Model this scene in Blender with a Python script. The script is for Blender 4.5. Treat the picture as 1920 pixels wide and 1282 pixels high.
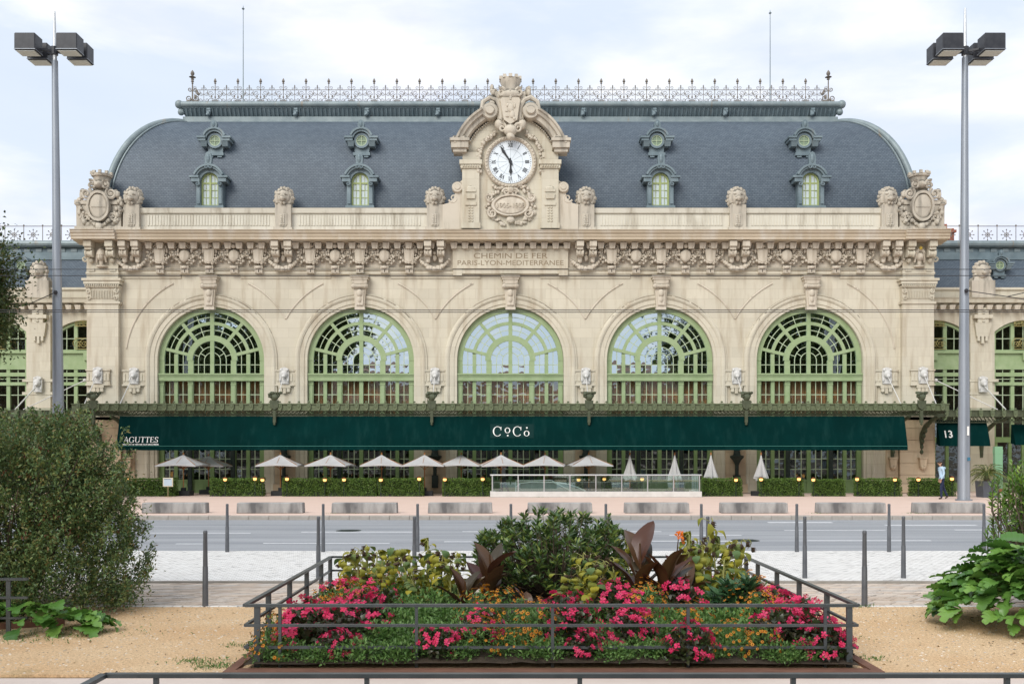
import bpy, bmesh, math, random
import numpy as np
from mathutils import Vector, Matrix, noise
R = math.radians
PI = math.pi
random.seed(7)
rng = np.random.default_rng(7)
scene = bpy.context.scene
for o in list(bpy.data.objects):
    bpy.data.objects.remove(o)
# ------------------------------------------------------------------ camera, sky, sun, exposure
F = 1820.0          # focal length in pixels of the 1920 wide photograph
HC = 2.0            # eye height over the far pavement
cam_d = bpy.data.cameras.new('camera')
cam = bpy.data.objects.new('camera', cam_d)
scene.collection.objects.link(cam)
cam.location = (0, 0, HC)
cam.rotation_euler = (R(90), 0, 0)
cam_d.sensor_width = 36
cam_d.lens = 36 * F / 1920
cam_d.shift_x = 3 / 1920
cam_d.shift_y = (854 - 641) / 1920
cam_d.clip_start = 0.1
cam_d.clip_end = 2000
scene.camera = cam

SUN_EL, SUN_AZ = R(38), R(208)      # azimuth clockwise from +Y: behind the camera, to its left
world = bpy.data.worlds.new('World')
scene.world = world
world.use_nodes = True
wn, wl = world.node_tree.nodes, world.node_tree.links
wn.clear()
w_out = wn.new('ShaderNodeOutputWorld')
w_bg = wn.new('ShaderNodeBackground')
w_bg.inputs['Strength'].default_value = 0.0835
w_sky = wn.new('ShaderNodeTexSky')
w_sky.sky_type = 'NISHITA'
w_sky.sun_disc = False
w_sky.sun_elevation = SUN_EL
w_sky.sun_rotation = SUN_AZ
w_tc = wn.new('ShaderNodeTexCoord')
w_map = wn.new('ShaderNodeMapping')
w_map.inputs['Scale'].default_value = (2.2, 2.2, 7.0)
w_map.inputs['Location'].default_value = (0.35, 0.0, 0.9)
w_n = wn.new('ShaderNodeTexNoise')
w_n.inputs['Scale'].default_value = 1.5
w_n.inputs['Detail'].default_value = 7
w_n.inputs['Roughness'].default_value = 0.55
w_n.inputs['Distortion'].default_value = 0.25
w_r = wn.new('ShaderNodeValToRGB')
w_r.color_ramp.elements[0].position = 0.42
w_r.color_ramp.elements[0].color = (0.12, 0.12, 0.12, 1)
w_r.color_ramp.elements[1].position = 0.60
w_r.color_ramp.elements[1].color = (1, 1, 1, 1)
w_n2 = wn.new('ShaderNodeTexNoise')
w_n2.inputs['Scale'].default_value = 2.6
w_n2.inputs['Detail'].default_value = 6
w_cr = wn.new('ShaderNodeValToRGB')
w_cr.color_ramp.elements[0].position = 0.38
w_cr.color_ramp.elements[0].color = (7.6, 8.1, 9.4, 1)
w_cr.color_ramp.elements[1].position = 0.66
w_cr.color_ramp.elements[1].color = (10.4, 10.4, 10.5, 1)
w_mix = wn.new('ShaderNodeMix')
w_mix.data_type = 'RGBA'
w_hs = wn.new('ShaderNodeMix')      # the open sky between the clouds is veiled too
w_hs.data_type = 'RGBA'
w_hs.inputs[0].default_value = 0.85
w_hs.inputs[7].default_value = (7.5, 8.45, 9.7, 1)
wl.new(w_tc.outputs['Generated'], w_map.inputs['Vector'])
wl.new(w_map.outputs[0], w_n.inputs['Vector'])
wl.new(w_map.outputs[0], w_n2.inputs['Vector'])
wl.new(w_n.outputs['Fac'], w_r.inputs[0])
wl.new(w_n2.outputs['Fac'], w_cr.inputs[0])
wl.new(w_sky.outputs[0], w_hs.inputs[6])
wl.new(w_r.outputs[0], w_mix.inputs[0])
wl.new(w_hs.outputs[2], w_mix.inputs[6])
wl.new(w_cr.outputs[0], w_mix.inputs[7])
wl.new(w_mix.outputs[2], w_bg.inputs[0])
wl.new(w_bg.outputs[0], w_out.inputs[0])

sun_d = bpy.data.lights.new('sun', 'SUN')
sun_d.energy = 2.0
sun_d.angle = R(38)
sun_d.color = (1.0, 0.965, 0.91)
sun = bpy.data.objects.new('sun', sun_d)
scene.collection.objects.link(sun)
_sd = Vector((math.sin(SUN_AZ) * math.cos(SUN_EL), math.cos(SUN_AZ) * math.cos(SUN_EL), math.sin(SUN_EL)))
sun.rotation_euler = _sd.to_track_quat('Z', 'Y').to_euler()
sun.location = _sd * 60

scene.render.engine = 'CYCLES'
scene.view_settings.view_transform = 'Standard'
scene.view_settings.look = 'None'
scene.view_settings.gamma = 1
scene.view_settings.exposure = 0.43
scene.cycles.max_bounces = 7
scene.cycles.transparent_max_bounces = 16
scene.cycles.use_denoising = True

# ------------------------------------------------------------------ helpers
COL = scene.collection
def PX(px, d): return (px - 957.0) * d / F          # world X of a photo column at depth d
def PZ(py, d): return HC + (854.0 - py) * d / F     # world Z of a photo row at depth d

class MB:
    """collects geometry for one mesh"""
    def __init__(s): s.v = []; s.f = []; s.m = []; s.uv = None
    def add(s, vs, fs, mi=0):
        b = len(s.v); s.v += [tuple(p) for p in vs]
        for f in fs: s.f.append(tuple(i + b for i in f)); s.m.append(mi)
        return s
    def box(s, x0, x1, y0, y1, z0, z1, mi=0):
        return s.add([(x0,y0,z0),(x1,y0,z0),(x1,y1,z0),(x0,y1,z0),(x0,y0,z1),(x1,y0,z1),(x1,y1,z1),(x0,y1,z1)],
                     [(3,2,1,0),(4,5,6,7),(0,1,5,4),(1,2,6,5),(2,3,7,6),(3,0,4,7)], mi)
    def taper(s, x0, x1, y0, y1, z0, z1, k, mi=0):
        cx, cy = (x0+x1)/2, (y0+y1)/2
        a = [(cx+(x-cx)*k, cy+(y-cy)*k, z1) for x, y in ((x0,y0),(x1,y0),(x1,y1),(x0,y1))]
        return s.add([(x0,y0,z0),(x1,y0,z0),(x1,y1,z0),(x0,y1,z0)] + a,
                     [(3,2,1,0),(4,5,6,7),(0,1,5,4),(1,2,6,5),(2,3,7,6),(3,0,4,7)], mi)
    def bar(s, a, b, w, t, up=(0,1,0), mi=0):
        """rectangular bar from a to b: w across, t along 'up'"""
        a, b = Vector(a), Vector(b); d = (b-a).normalized(); u = Vector(up)
        sd = d.cross(u)
        if sd.length < 1e-5: sd = d.cross(Vector((1,0,0)))
        sd.normalize(); u = sd.cross(d).normalized()
        p = []
        for q in (a, b):
            for i, j in ((-1,-1),(1,-1),(1,1),(-1,1)): p.append(q + sd*(w/2*i) + u*(t/2*j))
        return s.add(p, [(3,2,1,0),(4,5,6,7),(0,1,5,4),(1,2,6,5),(2,3,7,6),(3,0,4,7)], mi)
    def tube(s, pts, r, n=8, mi=0, cap=True):
        pts = [Vector(p) for p in pts]; m = len(pts)
        rr = r if isinstance(r, (list, tuple)) else [r]*m
        vs = []; prev = None
        for i, p in enumerate(pts):
            t = (pts[min(i+1, m-1)] - pts[max(i-1, 0)]).normalized()
            if prev is None:
                a = t.cross(Vector((0,0,1)))
                if a.length < 0.05: a = t.cross(Vector((0,1,0)))
            else: a = prev - t*prev.dot(t)
            a.normalize(); prev = a; b = t.cross(a)
            for k in range(n):
                g = 2*PI*k/n; vs.append(p + a*(math.cos(g)*rr[i]) + b*(math.sin(g)*rr[i]))
        fs = []
        for i in range(m-1):
            for k in range(n):
                fs.append((i*n+k, i*n+(k+1)%n, (i+1)*n+(k+1)%n, (i+1)*n+k))
        if cap: fs += [tuple(range(n-1, -1, -1)), tuple(range((m-1)*n, m*n))]
        return s.add(vs, fs, mi)
    def lathe(s, prof, n=12, c=(0,0,0), axis='z', mi=0):
        vs = []
        for r, h in prof:
            for k in range(n):
                g = 2*PI*k/n; x, y = r*math.cos(g), r*math.sin(g)
                if axis == 'z': p = (x, y, h)
                elif axis == 'y': p = (x, h, y)
                else: p = (h, x, y)
                vs.append((c[0]+p[0], c[1]+p[1], c[2]+p[2]))
        fs = []
        for i in range(len(prof)-1):
            for k in range(n):
                q = (i*n+k, i*n+(k+1)%n, (i+1)*n+(k+1)%n, (i+1)*n+k)
                fs.append(q[::-1] if axis == 'y' else q)
        top = tuple(range((len(prof)-1)*n, len(prof)*n)); bot = tuple(range(n-1, -1, -1))
        fs += [top[::-1], bot[::-1]] if axis == 'y' else [top, bot]
        return s.add(vs, fs, mi)
    def ball(s, c, r, nu=8, nv=5, mi=0):
        if not isinstance(r, (list, tuple)): r = (r, r, r)
        vs = [(c[0], c[1], c[2]-r[2])]
        for j in range(1, nv):
            e = -PI/2 + PI*j/nv
            for k in range(nu):
                g = 2*PI*k/nu
                vs.append((c[0]+r[0]*math.cos(e)*math.cos(g), c[1]+r[1]*math.cos(e)*math.sin(g), c[2]+r[2]*math.sin(e)))
        vs.append((c[0], c[1], c[2]+r[2])); fs = []
        for k in range(nu): fs.append((0, 1+(k+1)%nu, 1+k))
        for j in range(nv-2):
            for k in range(nu):
                a = 1+j*nu+k; b = 1+j*nu+(k+1)%nu; fs.append((a, b, b+nu, a+nu))
        l = len(vs)-1; q = 1+(nv-2)*nu
        for k in range(nu): fs.append((q+k, q+(k+1)%nu, l))
        return s.add(vs, fs, mi)
    def prism(s, poly, y0, y1, mi=0):
        """polygon in XZ (anticlockwise seen from -Y) extruded from y0 (front) to y1"""
        n = len(poly)
        vs = [(x, y0, z) for x, z in poly] + [(x, y1, z) for x, z in poly]
        fs = [tuple(range(n)), tuple(range(2*n-1, n-1, -1))]
        for i in range(n): fs.append((i, i+n, (i+1)%n+n, (i+1)%n))
        return s.add(vs, fs, mi)
    def sweep(s, path, prof, mi=0, closed_prof=False, cap=True):
        """path in XZ; prof = (offset along the left normal, y)"""
        m = len(path); k = len(prof); vs = []
        for i, (x, z) in enumerate(path):
            def nrm(a, b):
                dx, dz = b[0]-a[0], b[1]-a[1]; l = math.hypot(dx, dz) or 1; return (-dz/l, dx/l)
            if i == 0: n = nrm(path[0], path[1]); sc = 1
            elif i == m-1: n = nrm(path[-2], path[-1]); sc = 1
            else:
                n1 = nrm(path[i-1], path[i]); n2 = nrm(path[i], path[i+1])
                n = (n1[0]+n2[0], n1[1]+n2[1]); l = math.hypot(*n) or 1; n = (n[0]/l, n[1]/l)
                sc = 1/max(0.35, n[0]*n1[0]+n[1]*n1[1])
            for o, y in prof: vs.append((x+n[0]*o*sc, y, z+n[1]*o*sc))
        fs = []
        for i in range(m-1):
            for j in range(k if closed_prof else k-1):
                j2 = (j+1) % k
                fs.append((i*k+j, i*k+j2, (i+1)*k+j2, (i+1)*k+j))
        if closed_prof and cap: fs += [tuple(range(k-1,-1,-1)), tuple(range((m-1)*k, m*k))]
        return s.add(vs, fs, mi)
    def runx(s, x0, x1, prof, mi=0):
        """straight moulding along X, closed profile of (y, z) points"""
        k = len(prof)
        vs = [(x0, y, z) for y, z in prof] + [(x1, y, z) for y, z in prof]
        fs = [tuple(range(k-1,-1,-1)), tuple(range(k, 2*k))]
        for j in range(k): fs.append((j, (j+1)%k, (j+1)%k+k, j+k))
        return s.add(vs, fs, mi)
    def ring(s, cx, cz, r0, r1, y0, y1, a0=0, a1=360, n=32, mi=0):
        pts = []; full = abs(a1-a0-360) < 1e-6
        for i in range(n+1):
            g = R(a0+(a1-a0)*i/n); c, q = math.cos(g), math.sin(g)
            pts += [(cx+r0*c, y0, cz+r0*q), (cx+r1*c, y0, cz+r1*q), (cx+r1*c, y1, cz+r1*q), (cx+r0*c, y1, cz+r0*q)]
        fs = []
        for i in range(n):
            a = i*4; b = a+4
            for j in range(4): fs.append((a+j, a+(j+1)%4, b+(j+1)%4, b+j))
        if not full: fs += [(3,2,1,0), (n*4, n*4+1, n*4+2, n*4+3)]
        return s.add(pts, fs, mi)
    def spiral(s, cx, y, cz, r, turns=1.6, tr=0.04, mirror=1, a0=0, n=22, yr=None, mi=0):
        pts = []
        for i in range(n+1):
            t = i/n; g = R(a0)+2*PI*turns*t; rr = r*(1-0.85*t)
            pts.append((cx+mirror*rr*math.cos(g), y, cz+rr*math.sin(g)))
        return s.tube(pts, [tr*(1-0.45*i/n) for i in range(n+1)], 6, mi)
    def xform(s, M, start=0):
        for i in range(start, len(s.v)): s.v[i] = tuple(M @ Vector(s.v[i]))
        return s
    def rough(s, amt, sc):
        for i, p in enumerate(s.v):
            q = Vector(p)*sc
            s.v[i] = (p[0]+amt*noise.noise(q), p[1]+amt*noise.noise(q+Vector((7,3,1))), p[2]+amt*noise.noise(q+Vector((2,9,5))))
        return s
    def mesh(s, name, mats, smooth=False):
        me = bpy.data.meshes.new(name)
        me.from_pydata(s.v, [], s.f)
        for m in (mats if isinstance(mats, (list, tuple)) else [mats]): me.materials.append(m)
        if any(s.m): me.polygons.foreach_set('material_index', s.m)
        bm = bmesh.new(); bm.from_mesh(me)
        bmesh.ops.recalc_face_normals(bm, faces=bm.faces); bm.to_mesh(me); bm.free()
        if smooth:
            me.polygons.foreach_set('use_smooth', [True]*len(me.polygons))
            try: me.set_sharp_from_angle(angle=R(42))
            except Exception: pass
        me.update()
        return me

def link(name, me, parent=None, loc=(0,0,0), rot=(0,0,0), scale=None):
    o = bpy.data.objects.new(name, me); COL.objects.link(o)
    o.location = loc; o.rotation_euler = rot
    if scale is not None: o.scale = scale if isinstance(scale, (tuple, list)) else (scale,)*3
    if parent is not None: o.parent = parent
    return o
def obj(name, mb, mat, parent=None, smooth=False, **k):
    return link(name, mb.mesh(name, mat, smooth), parent, **k)
def tag(o, label, cat, group=None):
    o['label'] = label; o['category'] = cat
    if group: o['group'] = group
    return o
def thing(name, label, cat, loc=(0,0,0), rotz=0, group=None):
    o = bpy.data.objects.new(name, None); COL.objects.link(o)
    o.location = loc; o.rotation_euler = (0,0,rotz); o.empty_display_size = 0.2
    return tag(o, label, cat, group)
def struct(o, kind='structure'):
    o['kind'] = kind; return o
def copy_tree(o, parent=None):
    c = o.copy(); COL.objects.link(c); c.parent = parent
    for ch in list(o.children): copy_tree(ch, c)
    return c
ORD = ['first','second','third','fourth','fifth','sixth','seventh','eighth','ninth','tenth','eleventh','twelfth','thirteenth','fourteenth','fifteenth','sixteenth','seventeenth','eighteenth','nineteenth','twentieth','twenty-first','twenty-second','twenty-third','twenty-fourth','twenty-fifth','twenty-sixth']

def arr_mesh(name, verts, faces, mats, smooth=False):
    me = bpy.data.meshes.new(name)
    verts = np.asarray(verts, dtype=np.float32); faces = np.asarray(faces, dtype=np.int32)
    k = faces.shape[1]
    me.vertices.add(len(verts)); me.vertices.foreach_set('co', verts.ravel())
    me.loops.add(faces.size); me.loops.foreach_set('vertex_index', faces.ravel())
    me.polygons.add(len(faces)); me.polygons.foreach_set('loop_start', np.arange(0, faces.size, k, dtype=np.int32))
    for m in (mats if isinstance(mats, (list, tuple)) else [mats]): me.materials.append(m)
    if smooth: me.polygons.foreach_set('use_smooth', [True]*len(faces))
    me.update(calc_edges=True)
    return me

def leaf_arrays(P, D, L, W, curl=0.15, roll=None):
    """P base points, D unit directions, L lengths, W widths -> folded two-quad leaves"""
    n = len(P); D = D/np.linalg.norm(D, axis=1, keepdims=True)
    up = rng.normal(size=(n,3)); up[:,2] += 1.4
    S = np.cross(D, up); S /= np.linalg.norm(S, axis=1, keepdims=True)+1e-9
    N = np.cross(S, D)
    L = np.broadcast_to(L, n)[:,None]; W = np.broadcast_to(W, n)[:,None]
    base = P; mid = P + D*L*0.5 + N*L*curl*0.5; tip = P + D*L - N*L*curl*0.6
    l = P + D*L*0.48 + S*W*0.5 + N*L*curl; r = P + D*L*0.48 - S*W*0.5 + N*L*curl
    V = np.stack([base, l, mid, r, tip], 1).reshape(-1,3)
    b = (np.arange(n)*5)[:,None]
    Fc = np.concatenate([b+np.array([[0,2,1,1]]), b+np.array([[1,2,4,4]]), b+np.array([[0,3,2,2]]), b+np.array([[3,4,2,2]])], 0)
    return V, Fc[:, :3]
def sph_dirs(n):
    d = rng.normal(size=(n,3)); return d/np.linalg.norm(d, axis=1, keepdims=True)

# text with the built-in font, standing upright in XZ and facing -Y
def text_mesh(body, size, mat, extrude=0.004, align='CENTER', offset=0.0, sx=1.0):
    c = bpy.data.curves.new('lettering', 'FONT'); c.body = body; c.size = size; c.extrude = extrude
    c.align_x = align; c.offset = offset; c.resolution_u = 3
    o = bpy.data.objects.new('lettering', c); COL.objects.link(o)
    dg = bpy.context.evaluated_depsgraph_get(); dg.update()
    me = bpy.data.meshes.new_from_object(o.evaluated_get(dg))
    bpy.data.objects.remove(o); bpy.data.curves.remove(c)
    for v in me.vertices: x, y, z = v.co; v.co = (x*sx, -z, y)
    me.materials.clear(); me.materials.append(mat); me.name = 'lettering'
    return me
# serif capitals drawn as strokes: (kind, ...) in a unit-high box
def serif_glyph(mb, ch, x, h, y0, y1, th=0.15, tn=0.055):
    def ln(x0, z0, x1, z1, t):
        dx, dz = x1-x0, z1-z0; l = math.hypot(dx, dz); nx, nz = -dz/l*t/2, dx/l*t/2
        mb.prism([(x+h*(x0+nx), h*(z0+nz)), (x+h*(x0-nx), h*(z0-nz)), (x+h*(x1-nx), h*(z1-nz)), (x+h*(x1+nx), h*(z1+nz))], y0, y1)
    def arc(cx, cz, rx, rz, a0, a1, n=18, tmax=th, tmin=tn):
        o, q = [], []
        for i in range(n+1):
            g = R(a0+(a1-a0)*i/n); c, s_ = math.cos(g), math.sin(g); t = tmin+(tmax-tmin)*c*c
            o.append((x+h*(cx+rx*c), h*(cz+rz*s_))); q.append((x+h*(cx+(rx-t)*c), h*(cz+(rz-t)*s_)))
        for i in range(n): mb.prism([q[i], o[i], o[i+1], q[i+1]], y0, y1)
    def sf(cx, z, w): ln(cx-w/2, z, cx+w/2, z, 0.045)
    if ch == 'A':
        ln(0.08,0,0.38,1,tn); ln(0.72,0,0.38,1,th); ln(0.2,0.34,0.58,0.34,0.045); sf(0.08,0.02,0.24); sf(0.72,0.02,0.3); return 0.8
    if ch == 'G':
        arc(0.45,0.5,0.45,0.52,40,320); ln(0.78,0.05,0.78,0.42,th*0.9); sf(0.76,0.42,0.3); ln(0.79,0.68,0.79,0.95,0.05); return 0.95
    if ch == 'C':
        arc(0.46,0.5,0.46,0.52,42,318); ln(0.81,0.62,0.81,0.97,0.06); return 0.9
    if ch == 'o':
        arc(0.3,0.3,0.3,0.31,0,360,24,0.11,0.05); return 0.66
    if ch == 'U':
        ln(0.14,0.3,0.14,1,th); ln(0.74,0.3,0.74,1,tn); arc(0.435,0.32,0.37,0.34,180,360); sf(0.14,0.98,0.3); sf(0.74,0.98,0.24); return 0.9
    if ch == 'T':
        ln(0.36,0,0.36,1,th); ln(0.02,0.97,0.70,0.97,0.06); ln(0.03,0.8,0.03,1,0.05); ln(0.69,0.8,0.69,1,0.05); sf(0.36,0.02,0.3); return 0.74
    if ch == 'E':
        ln(0.14,0,0.14,1,th); ln(0.1,0.97,0.58,0.97,0.055); ln(0.1,0.03,0.62,0.03,0.055); ln(0.1,0.52,0.48,0.52,0.045)
        ln(0.58,0.8,0.58,1,0.05); ln(0.62,0,0.62,0.24,0.05); ln(0.48,0.42,0.48,0.62,0.04); return 0.7
    if ch == 'S':
        arc(0.3,0.74,0.26,0.27,20,270); arc(0.3,0.26,0.28,0.28,-160,90); ln(0.55,0.72,0.55,0.97,0.045); ln(0.03,0.03,0.03,0.3,0.045); return 0.64
    if ch == 'I':
        ln(0.14,0,0.14,1,th); sf(0.14,0.02,0.28); sf(0.14,0.98,0.28); return 0.32
    if ch == 'V':
        ln(0.1,1,0.36,0,th); ln(0.62,1,0.36,0,tn); sf(0.1,0.98,0.28); sf(0.62,0.98,0.22); return 0.74
    if ch == 'X':
        ln(0.08,1,0.56,0,th); ln(0.56,1,0.08,0,tn); sf(0.08,0.98,0.24); sf(0.56,0.98,0.22); sf(0.08,0.02,0.22); sf(0.56,0.02,0.24); return 0.66
    return 0.4
def serif_word(word, h, y0, y1, gap=0.06, **k):
    mb = MB(); x = 0
    for ch in word: x += h*(serif_glyph(mb, ch, x, h, y0, y1, **k)+gap)
    w = x-h*gap
    mb.v = [(a-w/2, b, c) for a, b, c in mb.v]
    return mb

# ------------------------------------------------------------------ materials
def mat(name, col, rough=0.7, metal=0.0, spec=0.4):
    m = bpy.data.materials.new(name); m.use_nodes = True
    b = m.node_tree.nodes['Principled BSDF']
    b.inputs['Base Color'].default_value = (*col, 1); b.inputs['Roughness'].default_value = rough
    b.inputs['Metallic'].default_value = metal; b.inputs['Specular IOR Level'].default_value = spec
    return m
def nd(m, t, **k):
    n = m.node_tree.nodes.new(t)
    for a, v in k.items(): setattr(n, a, v)
    return n
def lk(m, a, b): m.node_tree.links.new(a, b)
def ramp(m, src, stops):
    r = nd(m, 'ShaderNodeValToRGB'); e = r.color_ramp.elements
    while len(e) < len(stops): e.new(0.5)
    for i, (p, c) in enumerate(stops): e[i].position = p; e[i].color = (*c, 1)
    lk(m, src, r.inputs[0]); return r.outputs[0]
def tex_noise(m, scale, detail=4, rough=0.55, vec=None, sc=None, coord='Object'):
    tc = nd(m, 'ShaderNodeTexCoord'); n = nd(m, 'ShaderNodeTexNoise')
    n.inputs['Scale'].default_value = scale; n.inputs['Detail'].default_value = detail; n.inputs['Roughness'].default_value = rough
    src = vec or tc.outputs[coord]
    if sc:
        mp = nd(m, 'ShaderNodeMapping'); mp.inputs['Scale'].default_value = sc; lk(m, src, mp.inputs[0]); src = mp.outputs[0]
    lk(m, src, n.inputs['Vector']); return n.outputs['Fac']
def mixc(m, fac, a, b, mode='MIX'):
    x = nd(m, 'ShaderNodeMix'); x.data_type = 'RGBA'; x.blend_type = mode
    for i, v in ((0, fac), (6, a), (7, b)):
        if hasattr(v, 'is_output'): lk(m, v, x.inputs[i])
        else: x.inputs[i].default_value = v if i == 0 else (*v, 1)
    return x.outputs[2]
def bump(m, h, strength=0.3, dist=0.02):
    b = nd(m, 'ShaderNodeBump'); b.inputs['Strength'].default_value = strength; b.inputs['Distance'].default_value = dist
    lk(m, h, b.inputs['Height']); lk(m, b.outputs[0], m.node_tree.nodes['Principled BSDF'].inputs['Normal'])
def base(m): return m.node_tree.nodes['Principled BSDF'].inputs['Base Color']
def noisy(name, c0, c1, scale=6, rough=0.8, bs=0.2, bscale=None, detail=5, metal=0, spec=0.3, sc=None, lo=0.3, hi=0.7, bd=0.02):
    m = mat(name, c0, rough, metal, spec)
    n = tex_noise(m, scale, detail, sc=sc)
    lk(m, ramp(m, n, [(lo, c0), (hi, c1)]), base(m))
    if bs: bump(m, tex_noise(m, bscale or scale*4, 6), bs, bd)
    return m
def leafmat(name, cols, rough=0.45, trans=0.25, spec=0.35):
    m = mat(name, cols[0], rough, 0, spec)
    g = nd(m, 'ShaderNodeNewGeometry')
    k = len(cols)
    c = ramp(m, g.outputs['Random Per Island'], [(i/max(1, k-1), q) for i, q in enumerate(cols)])
    lk(m, c, base(m))
    t = nd(m, 'ShaderNodeBsdfTranslucent'); lk(m, c, t.inputs[0])
    mx = nd(m, 'ShaderNodeMixShader'); mx.inputs[0].default_value = trans
    out = m.node_tree.nodes['Material Output']
    lk(m, m.node_tree.nodes['Principled BSDF'].outputs[0], mx.inputs[1]); lk(m, t.outputs[0], mx.inputs[2]); lk(m, mx.outputs[0], out.inputs[0])
    return m

def stone_mat(name, c0, c1, soot, blocks=True, streak=(2.2, 2.2, 0.28)):
    m = mat(name, c0, 0.85, 0, 0.2)
    big = tex_noise(m, 0.55, 5, 0.6, coord='Object')
    col = ramp(m, big, [(0.3, c0), (0.7, c1)])
    tc = nd(m, 'ShaderNodeTexCoord')
    h = tex_noise(m, 26, 6)
    if blocks:
        sp = nd(m, 'ShaderNodeSeparateXYZ'); lk(m, tc.outputs['Object'], sp.inputs[0])
        cb = nd(m, 'ShaderNodeCombineXYZ'); lk(m, sp.outputs[0], cb.inputs[0]); lk(m, sp.outputs[2], cb.inputs[1])
        br = nd(m, 'ShaderNodeTexBrick'); lk(m, cb.outputs[0], br.inputs['Vector'])
        br.inputs['Scale'].default_value = 1.0; br.inputs['Brick Width'].default_value = 1.25; br.inputs['Row Height'].default_value = 0.52
        br.inputs['Mortar Size'].default_value = 0.007; br.inputs['Mortar Smooth'].default_value = 0.2; br.inputs['Bias'].default_value = 0
        br.inputs['Color1'].default_value = (0.945, 0.94, 0.93, 1); br.inputs['Color2'].default_value = (1.035, 1.03, 1.015, 1); br.inputs['Mortar'].default_value = (0.80, 0.77, 0.72, 1)
        col = mixc(m, 1.0, col, br.outputs['Color'], 'MULTIPLY')
    # rain streaks, with a shape of their own
    st = tex_noise(m, 1.0, 5, 0.6, sc=streak)
    col = mixc(m, ramp(m, st, [(0.50, (0,0,0)), (0.72, (0.8,0.8,0.8))]), col, soot)
    # lichen and soot that settles on upward faces
    g = nd(m, 'ShaderNodeNewGeometry'); sn = nd(m, 'ShaderNodeSeparateXYZ'); lk(m, g.outputs['Normal'], sn.inputs[0])
    ad = nd(m, 'ShaderNodeMath', operation='MULTIPLY_ADD'); lk(m, tex_noise(m, 3.0, 4), ad.inputs[0]); ad.inputs[1].default_value = 0.9; lk(m, sn.outputs[2], ad.inputs[2])
    col = mixc(m, ramp(m, ad.outputs[0], [(0.95, (0,0,0)), (1.35, (0.75,0.75,0.75))]), col, tuple(x*0.45 for x in soot))
    lk(m, col, base(m)); bump(m, h, 0.18, 0.01)
    return m
M = {}
M['stone'] = stone_mat('limestone', (0.565, 0.52, 0.415), (0.64, 0.595, 0.485), (0.41, 0.34, 0.24))
M['carved'] = stone_mat('carved_limestone', (0.55, 0.49, 0.39), (0.64, 0.575, 0.475), (0.33, 0.275, 0.20), blocks=False)
M['base_stone'] = stone_mat('base_stone', (0.52, 0.40, 0.27), (0.60, 0.48, 0.34), (0.36, 0.28, 0.19), blocks=False)
M['weathered'] = stone_mat('weathered_stone', (0.48, 0.43, 0.35), (0.62, 0.56, 0.46), (0.17, 0.155, 0.13), blocks=False)
M['cornice'] = stone_mat('cornice_stone', (0.46, 0.38, 0.27), (0.58, 0.49, 0.37), (0.66, 0.63, 0.57), blocks=False, streak=(0.9, 0.9, 0.05))
M['pale_stone'] = stone_mat('pale_limestone', (0.66, 0.615, 0.51), (0.72, 0.68, 0.58), (0.36, 0.31, 0.23), blocks=False)
M['groove_shade'] = mat('letter_groove_shade', (0.27, 0.21, 0.14), 0.9)  # dark stone tone painted for the shade inside cut letters
def slate():
    m = mat('slate', (0.09, 0.11, 0.14), 0.55, 0, 0.4)
    uv = nd(m, 'ShaderNodeUVMap'); uv.uv_map = 'slates'
    br = nd(m, 'ShaderNodeTexBrick'); lk(m, uv.outputs[0], br.inputs['Vector'])
    br.inputs['Scale'].default_value = 1; br.inputs['Brick Width'].default_value = 0.18; br.inputs['Row Height'].default_value = 0.10
    br.inputs['Mortar Size'].default_value = 0.011; br.inputs['Mortar Smooth'].default_value = 0.4
    br.inputs['Color1'].default_value = (0.080, 0.106, 0.134, 1); br.inputs['Color2'].default_value = (0.112, 0.143, 0.172, 1); br.inputs['Mortar'].default_value = (0.025, 0.036, 0.05, 1)
    n = tex_noise(m, 0.5, 4, 0.6, vec=uv.outputs[0])
    c = mixc(m, 1.0, br.outputs['Color'], ramp(m, n, [(0.3, (0.9,0.9,0.91)), (0.7, (1.1,1.1,1.1))]), 'MULTIPLY')
    lk(m, c, base(m)); bump(m, br.outputs['Fac'], -0.5, 0.02)
    return m
M['slate'] = slate()
def zinc(name, c0, c1, rust=0.5):
    m = mat(name, c0, 0.5, 0.15, 0.4)
    c = ramp(m, tex_noise(m, 1.6, 5), [(0.3, c0), (0.7, c1)])
    r = ramp(m, tex_noise(m, 1.0, 3, sc=(3.5, 1, 0.5)), [(0.64, (0,0,0)), (0.74, (rust,)*3)])
    lk(m, mixc(m, r, c, (0.30, 0.19, 0.09)), base(m)); return m
M['zinc'] = zinc('zinc', (0.17, 0.215, 0.228), (0.27, 0.32, 0.325))
M['zinc_dark'] = zinc('zinc_ornament', (0.12, 0.165, 0.185), (0.20, 0.255, 0.275), 0.15)
M['iron'] = noisy('crest_iron', (0.13, 0.12, 0.11), (0.26, 0.22, 0.18), 5, 0.7, 0)
M['green'] = noisy('green_paint', (0.27, 0.36, 0.18), (0.35, 0.43, 0.245), 2.5, 0.45, 0.05)
M['green_dark'] = noisy('green_door_paint', (0.19, 0.285, 0.115), (0.24, 0.34, 0.15), 2.5, 0.45, 0.05)
M['muntin'] = mat('muntin_paint', (0.42, 0.50, 0.33), 0.5)
M['canopy_iron'] = noisy('canopy_paint', (0.05, 0.062, 0.036), (0.095, 0.11, 0.065), 6, 0.55, 0.05)
M['canopy_light'] = noisy('canopy_paint_pale', (0.085, 0.108, 0.058), (0.15, 0.18, 0.10), 6, 0.55, 0)
M['dark_iron'] = noisy('dark_iron', (0.018, 0.028, 0.024), (0.035, 0.05, 0.042), 6, 0.5, 0)
M['awning'] = noisy('awning_canvas', (0.0003, 0.017, 0.016), (0.0005, 0.024, 0.0225), 0.7, 0.9, 0.12, 30, spec=0.06)
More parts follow.
